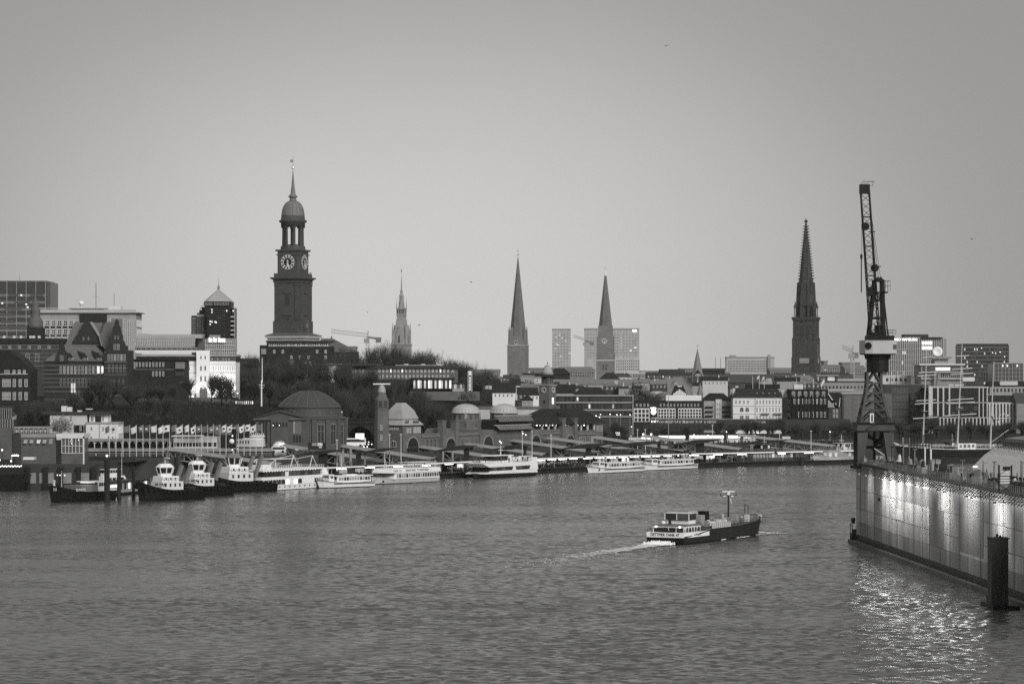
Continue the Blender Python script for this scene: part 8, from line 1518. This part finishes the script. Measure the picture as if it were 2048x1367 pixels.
for k in range(6): x = 13.5 + k * (L * .9 - 14) / 6; MB().lathe([(.7, 4.1), (.7, 4.7), (.4, 5.0), (.4, 5.5), (.1, 5.6)], x=x, y=-1.6, n=10).build('tank_hatch', OFFW if k % 2 else MIDP, r); MB().lathe([(.6, 4.1), (.6, 4.9), (.3, 5.3)], x=x + 1.5, y=1.7, n=10).build('tank_hatch', CONC, r)
for y_ in (-.5, .1, .7): MB().beam((12, y_, 4.8), (L * .88, y_, 4.8), .26).build('cargo_pipe', STEEL, r)
for k in range(8): x = 13 + k * (L * .82 - 13) / 8; MB().box(x - .08, x + .08, -1.5, 1.5, 4.1, 4.7).box(x + 1, x + 1.9, -3.3, -2.4, 4.1, 5.0 + 1.3 * rb.random()).cyl(x + .5, 2.6, 4.1, 5.2 + rb.random(), .3, .25, 8).build('manifold', rb.choice([OFFW, GREYP, WHITE, CONC, MIDP]), r)
b = MB()
for k in range(9): x = 14 + k * 1.1; b.box(x, x + .7, -4.45, -4.3, 3.3, 5.0)
b.build('side_panels', PLAST, r); MB().box(15, 17.2, -1.2, 1.4, 4.1, 7.0).build('deck_tank', GREYP, r); MB().box(L * .50, L * .54, 1.2, 3.0, 4.1, 7.6).build('dark_locker', BLACKP, r); rail(r, 12, L * .93, 4.4, 3.5, 1.4, DARKP, 1.6); house_(r, 'fore_store', L * .80, L * .87, 2.6, 3.8, 5.6, CONC)
MB().cyl(L * .72, .3, 2.6, 12.0, .22, .17, 8).build('mast', DARKP, r); o = MB().box(-1.35, 1.35, -.15, .15, 0, .3).build('radar_bar', WHITE, r, loc=(L * .72, .3, 12.5)); o.rotation_euler = (0, 0, -r.rotation_euler[2] + RAD(3)); o = MB().beam((-1.7, 0, 0), (1.7, 0, 0), .1).cyl(-1.7, 0, -.25, .3, .12, .12, 6).cyl(1.7, 0, -.25, .3, .12, .12, 6).build('lamp_yard', DARKP, r, loc=(L * .72, .3, 11.6)); o.rotation_euler = (0, 0, -r.rotation_euler[2] + RAD(3)); o = MB().cyl(0, 0, .0, .9, .4, .3, 8).box(-1.1, -.6, -.15, .15, -.5, -.2).box(.6, 1.1, -.15, .15, -.5, -.2).build('lamp', WHITE, r, loc=(L * .72, .3, 11.7)); o.rotation_euler = (0, 0, -r.rotation_euler[2])
MB().add([(L * .62, -2.2, 11.2), (L * .62 - .2, -2.6, 10.0), (L * .62 - .4, -2.9, 9.2), (L * .62 - .2, -2.3, 10.4)], [(0, 1, 2, 3)]).build('ensign', OFFW, r); MB().beam((L * .72, .3, 13.3), (L * .62, -2.2, 11.2), .05).build('halyard', STEELD, r)
MB().prism([(L * .945, 4.0), (L * .985, 4.3), (L * .99, 5.6), (L * .95, 5.5)], -2.4, -2.2).build('bow_mark', WHITE, r) ; MB().beam((L * .9, 0, 4.5), (L * .9, 0, 8.6), .12).beam((L * .9, -.8, 4.5), (L * .9, -.8, 8.4), .1).beam((L * .9, 0, 8.4), (L * .9, -.8, 8.4), .1).build('bow_frame', DARKP, r)
r.scale = (1, 1, .78); bpy.context.view_layer.update(); BARGE, BL = r, L
# foam of the wake
FM = mat('foam', .82, .9, .15, 1.2, bump=.1); rf = random.Random(21); b = MB(); fb = Matrix.Translation(r.location) @ Matrix.Rotation(r.rotation_euler[2], 4, 'Z')
def flake(x, y, rad, h):
    p = fb @ Vector((x, y, 0)); n = 6; b.add([(p.x + rad * (.6 + .8 * rf.random()) * math.cos(2 * math.pi * i / n), p.y + 1.2 * rad * (.6 + .8 * rf.random()) * math.sin(2 * math.pi * i / n), .12 + .1 * rf.random()) for i in range(n)] + [(p.x, p.y, .14 + h)], [(i, (i + 1) % n, n) for i in range(n)])
for k in range(900): x = -abs(rf.gauss(0, 2.6)) - .1; x -= .7; flake(x, rf.gauss(.6, 1.2), .2 + .3 * rf.random(), max(.05, .95 * math.exp(-((x + 2.2) / 1.3) ** 2) * rf.random()))
for k in range(420):
    u = rf.random() ** 2.6; x = -3 - 74 * u; yy = -7 * u * u; flake(x, yy + rf.gauss(0, .9 + 2.4 * u) + math.sin(u * 40) * .5, (.34 - .2 * u) * (.4 + rf.random()), .05)
for k in range(190): u = rf.random(); flake(BL * (.985 - .6 * u), -4.2 - .5 * rf.random() - .4 * math.sin(u * 14), .1 + .2 * rf.random(), .15)
for k in range(170): u = rf.random() ** 1.3; flake(BL * (1.0 + .03 * u) + rf.gauss(0, .8), -1.0 - 7 * u + rf.gauss(0, .5), (.1 + .22 * rf.random()) * (1 - .5 * u), .25 * (1 - u))
o = b.build('wake_foam', FM); o['kind'] = 'stuff'; o['label'] = 'white foam churned up behind the tank barge'

# soft foam sheet of the wake: white where the noise and the distance from the stern leave foam, clear elsewhere
wm = bpy.data.materials.new('foam_film'); wm.use_nodes = True; t_ = wm.node_tree; p_ = t_.nodes['Principled BSDF']; p_.inputs['Base Color'].default_value = (.8, .8, .79, 1); p_.inputs['Roughness'].default_value = .9
tcw = nn(t_, 'ShaderNodeTexCoord'); sw_ = nn(t_, 'ShaderNodeSeparateXYZ'); t_.links.new(tcw.outputs['Object'], sw_.inputs[0])
u_ = math_n(t_, 'DIVIDE', math_n(t_, 'MULTIPLY', sw_.outputs[0], -1.), 95.); yc = math_n(t_, 'ADD', sw_.outputs[1], math_n(t_, 'MULTIPLY', math_n(t_, 'MULTIPLY', u_, u_), 11.))
wy = math_n(t_, 'DIVIDE', yc, math_n(t_, 'ADD', 1.6, math_n(t_, 'MULTIPLY', u_, 7.))); ga = math_n(t_, 'EXPONENT', math_n(t_, 'MULTIPLY', math_n(t_, 'MULTIPLY', wy, wy), -1.2))
dn = math_n(t_, 'MULTIPLY', ga, math_n(t_, 'POWER', math_n(t_, 'MAXIMUM', math_n(t_, 'SUBTRACT', 1., u_), 0.), 1.6))
mpw = nn(t_, 'ShaderNodeMapping'); mpw.inputs['Scale'].default_value = (.45, 1, 1); t_.links.new(tcw.outputs['Object'], mpw.inputs[0]); nw = nn(t_, 'ShaderNodeTexNoise'); nw.inputs['Scale'].default_value = .9; nw.inputs['Detail'].default_value = 7; nw.inputs['Roughness'].default_value = .7; nw.inputs['Distortion'].default_value = .6; t_.links.new(mpw.outputs[0], nw.inputs['Vector'])
al = ramp_n(t_, math_n(t_, 'ADD', nw.outputs[0], math_n(t_, 'MULTIPLY', dn, .55)), [(.60, 0.), (.74, .28), (.98, .85)])
t_.links.new(math_n(t_, 'MULTIPLY', al, math_n(t_, 'MINIMUM', math_n(t_, 'MULTIPLY', dn, 6.), 1.)), p_.inputs['Alpha'])
b = MB(); n = 60
for i in range(n + 1): x = -98 * i / n; b.v += [(x, -9 - 12 * (i / n), .22), (x, 8, .22)]
b.f = [(2 * i, 2 * i + 2, 2 * i + 3, 2 * i + 1) for i in range(n)]; b.m = [0] * n
o = b.build('wake_film', wm, None, False, (BARGE.location.x, BARGE.location.y, 0), BARGE.rotation_euler[2], 'stuff')
# ================================================================== bare trees, shrubs, birds
def tree_meshes(seed, spread=1.0, dens=1.0):
    rg = random.Random(seed); tr, tw = MB(), MB()
    def seg(b, p, q, r0, r1, n):
        d = (q - p).normalized(); a = d.orthogonal().normalized(); c = d.cross(a)
        vs = [p + (a * math.cos(2 * math.pi * i / n) + c * math.sin(2 * math.pi * i / n)) * r0 for i in range(n)] + [q + (a * math.cos(2 * math.pi * i / n) + c * math.sin(2 * math.pi * i / n)) * r1 for i in range(n)]
        b.add(vs, [(i, (i + 1) % n, n + (i + 1) % n, n + i) for i in range(n)])
    def grow(p, d, L, r, lev):
        k = 3 if lev < 3 else 2; prev = p
        for i in range(k):
            d = (d + Vector((rg.gauss(0, .16), rg.gauss(0, .16), rg.gauss(.06, .1)))).normalized(); q = prev + d * L / k
            if lev <= 2: seg(tr, prev, q, r * (1 - .25 * i / k), r * (1 - .25 * (i + 1) / k), 5 if lev < 2 else 4)
            elif lev == 3: seg(tw, prev, q, r, r * .8, 3)
            else:
                s = d.cross(Vector((rg.gauss(0, 1), rg.gauss(0, 1), rg.gauss(0, 1)))).normalized() * r
                tw.add([prev - s, prev + s, q + s * .5, q - s * .5], [(0, 1, 2, 3)])
            prev = q
            if lev < 5 and (i > 0 or lev > 0):
                for c in range((3 if lev < 2 else 2 if rg.random() < .75 * dens else 1) if lev < 4 else (2 if rg.random() < dens else 1)):
                    ax = Vector((rg.gauss(0, 1), rg.gauss(0, 1), .35 * rg.random())).normalized(); nd = (d * (.75 if lev else .55) + ax * (.75 * spread) + Vector((0, 0, .18))).normalized(); grow(q, nd, L * (.62 + .15 * rg.random()), r * .56, lev + 1)
    grow(Vector((0, 0, 0)), Vector((0, 0, 1)), .40, .024, 0)
    zm = max(v[2] for v in tr.v + tw.v)
    for b in (tr, tw): b.v = [(x / zm, y / zm, z_ / zm) for x, y, z_ in b.v]
    return tr.mesh('trunk', WOOD), tw.mesh('crown', TWIG)
TMS = [tree_meshes(s, sp, de) for s, sp, de in ((1, 1.0, .7), (5, 1.15, .75), (9, .8, .8), (14, 1.3, .65), (23, 1.0, .85), (31, .9, .7))]
print('twig tris', [len(c.polygons) for _, c in TMS])
rt = random.Random(17)
def gz(x, y): return float(ground_z(np.array(x), np.array(y)))
AREAS = {
 'on the dark slope below the brick institute': [(205, 742, 1000, 0), (230, 735, 1012, 1), (150, 775, 1000, 2), (92, 795, 985, 4), (262, 756, 1005, 3), (118, 790, 995, 1), (180, 765, 1005, 5), (60, 800, 985, 2)],
 'in front of the white hotel and brick block': [(290, 762, 1030, 1), (318, 768, 1035, 4), (343, 765, 1030, 0), (380, 745, 1060, 2), (423, 742, 1062, 2), (444, 740, 1064, 5), (461, 748, 1064, 2), (300, 790, 1010, 3), (335, 788, 1010, 4)],
 'on the slope between hotel and great church': [(478, 706, 1150, 1), (498, 700, 1160, 0), (515, 720, 1125, 3), (535, 716, 1105, 4), (556, 712, 1118, 1), (580, 704, 1135, 0), (606, 700, 1130, 4), (636, 694, 1150, 3), (662, 706, 1130, 1), (505, 752, 1080, 4), (540, 755, 1070, 0), (570, 758, 1065, 3), (600, 752, 1068, 4), (632, 748, 1075, 1), (665, 752, 1070, 0)],
 'on the slope behind the round tower': [(690, 724, 1120, 4), (712, 722, 1130, 1), (738, 730, 1110, 4), (690, 770, 1050, 0), (715, 768, 1055, 1), (740, 762, 1058, 4), (768, 752, 1085, 0), (792, 742, 1110, 3), (806, 760, 1090, 1), (830, 768, 1095, 2), (868, 786, 1075, 3), (850, 778, 1085, 0)],
 'along the hilltop behind the hostel': [(690, 692, 1230, 1), (712, 690, 1240, 4), (738, 686, 1250, 0), (764, 668, 1260, 3), (782, 680, 1250, 5), (800, 688, 1255, 4), (818, 688, 1260, 1), (838, 692, 1255, 4), (858, 694, 1262, 0), (878, 704, 1250, 1), (899, 714, 1240, 4), (924, 716, 1225, 0), (944, 726, 1205, 1), (962, 738, 1190, 4), (672, 690, 1260, 1)],
 'right of the landing building': [(1210, 846, 1132, 1), (1228, 838, 1140, 4), (1247, 846, 1140, 0), (1268, 774, 1295, 4), (1284, 768, 1300, 1), (1302, 774, 1305, 0)],
 'along the viaduct in front of the houses': [(1436, 836, 1160, 0), (1462, 838, 1162, 1), (1490, 836, 1165, 4), (1515, 834, 1165, 0), (1540, 832, 1165, 1), (1566, 826, 1168, 2), (1595, 842, 1170, 4), (1630, 840, 1170, 0), (1668, 834, 1172, 1), (1700, 838, 1172, 4), (1372, 846, 1150, 4), (1340, 848, 1150, 1)],
 'along the viaduct behind the sailing ship': [(1800, 836, 1170, 0), (1832, 834, 1172, 1), (1866, 824, 1172, 4), (1902, 838, 1175, 0), (1940, 836, 1175, 4), (1975, 840, 1178, 1), (2012, 838, 1180, 0), (2042, 836, 1180, 4)]}
for ar, lst in AREAS.items():
    xs_ = sorted(q[0] for q in lst)
    for px, py, D, k in lst:
        x = (px - CX) / F * D; g0 = gz(x, D) - .3; h = CAMZ - (py - HY) / F * D - g0
        if h < 4: h = 4
        r = thing('bare_tree', '%s bare winter tree from the left %s' % (ORD[xs_.index(px)], ar), 'tree', (x, D, g0), rt.random() * 6.28, 'bare trees ' + ar); wdt = h * (.85 + .3 * rt.random()); wdt = min(wdt, 17)
        put('trunk', TMS[k][0], r, sc=(wdt, wdt, h)); put('crown', TMS[k][1], r, sc=(wdt, wdt, h))
# brush on the slopes: nobody could count it
b = MB(); rs = random.Random(2)
def brush(x, y, s, n):
    z0 = gz(x, y)
    for i in range(n):
        a = rs.random() * 6.28; l = s * (.5 + .7 * rs.random()); t0 = rs.random() * .9; d = Vector((math.cos(a) * t0, math.sin(a) * t0, 1)).normalized() * l; p = Vector((x + rs.gauss(0, s * .4), y + rs.gauss(0, s * .4), z0)); s_ = Vector((math.cos(a + 1.6), math.sin(a + 1.6), 0)) * .07
        q = p + d; b.add([p - s_, p + s_, q], [(0, 1, 2)])
        for k in range(2): e = p + d * (.4 + .3 * k); f = e + Vector((rs.gauss(0, .4), rs.gauss(0, .4), .5)) * l * .35; b.add([e - s_ * .6, e + s_ * .6, f], [(0, 1, 2)])
for i in range(950):
    px = rs.uniform(40, 1000); D = rs.uniform(985, 1120); x = (px - CX) / F * D
    v = D - quay(x)
    if v < 62 or (600 < px < 720 and D < 1000): continue
    brush(x, D, 1.2 + 1.6 * rs.random(), 14)
o = b.build('hillside_brush', TWIG, kind='stuff')
# evergreen bushes with leaf clumps
def bush(label, px, py, D, w, h, m):
    x = (px - CX) / F * D; r = thing('evergreen_bush', label, 'bush', (x, D, CAMZ - (py - HY) / F * D), 0); b = MB(); rb_ = random.Random(int(px))
    for i in range(1500):
        u = rb_.random() ** .33; a = rb_.random() * 6.28; c = rb_.uniform(-.25, 1); s = math.sqrt(max(0, 1 - c * c)); lump = 1 + .22 * math.sin(3 * a + c * 4) + .15 * math.sin(7 * a)
        p = Vector((w / 2 * u * s * math.cos(a) * lump, w / 2 * u * s * math.sin(a) * lump, h * (.25 + .75 * u * c * lump))); q = Vector((rb_.gauss(0, 1), rb_.gauss(0, 1), rb_.gauss(0, 1))).normalized() * .28; t_ = q.orthogonal().normalized() * .16
        b.add([p - q, p + t_, p + q, p - t_], [(0, 1, 2, 3)])
    b.build('foliage', m, r); s = MB()
    for i in range(5): a = i * 1.25; s.beam((0, 0, -.5), (math.cos(a) * w * .25, math.sin(a) * w * .25, h * .55), .18)
    s.build('stems', WOOD, r)
bush('pale flowering bush against the white villa wall', 121, 866, 938, 7.5, 5.5, mat('pale_blossom', .17, .9, .4, .8)); bush('dark round bush on the lawn right of the hotel', 452, 800, 1055, 9, 4.5, LEAF); bush('dark bush behind the lattice block roofline', 1276, 800, 1300, 10, 8, LEAF); bush('low ivy mass on terrace below the hostel', 935, 800, 1130, 7, 3.5, mat('ivy_pale', .10, .9, .5, .8)); bush('dark hedge lump at foot of landing building end', 1232, 892, 1120, 9, 6, LEAF)
# birds
bm_ = MB().add([(0, 0, 0), (-.28, .35, .18), (-.85, .15, .02), (-.3, .1, .15), (.28, .35, .18), (.85, .15, .02), (.3, .1, .15), (0, .5, .02), (0, -.35, .03)], [(8, 3, 1, 7), (8, 7, 4, 6), (3, 2, 1), (6, 4, 5)]).ball(0, .05, .0, .14, 6).mesh('gull', DARKP)
for i, (px, py, lb) in enumerate(((735, 624, 'gull flying left of the town hall tower'), (839, 650, 'gull flying right of the town hall tower'), (943, 564, 'gull high between town hall and needle spire'), (1333, 92, 'gull high in the upper sky'), (1943, 478, 'gull in the sky right of the crane'), (620, 546, 'bird beside the great tower clock'))):
    o = put('gull', bm_, None, W(px, py, 800), i * .9, sc=(1, 1, 1)); tag(o, lb, 'bird')
# people strolling on the quay and terraces
for (p0, p1, n, D0, D1, lb) in ((1262, 1500, 60, 1098, 1108, 'person strolling past the lit market stalls on the quay'), (1560, 1690, 40, 1108, 1120, 'person strolling on the quay left of the crane'), (190, 500, 14, 922, 926, 'person strolling along the promenade below the flags')):
    for k in range(n): D = rp.uniform(D0, D1); px = rp.uniform(p0, p1); x = (px - CX) / F * D; person((x, D, gz(x, D) if D > quay(x) else 7.2), lb, lb.replace('person', 'people'))
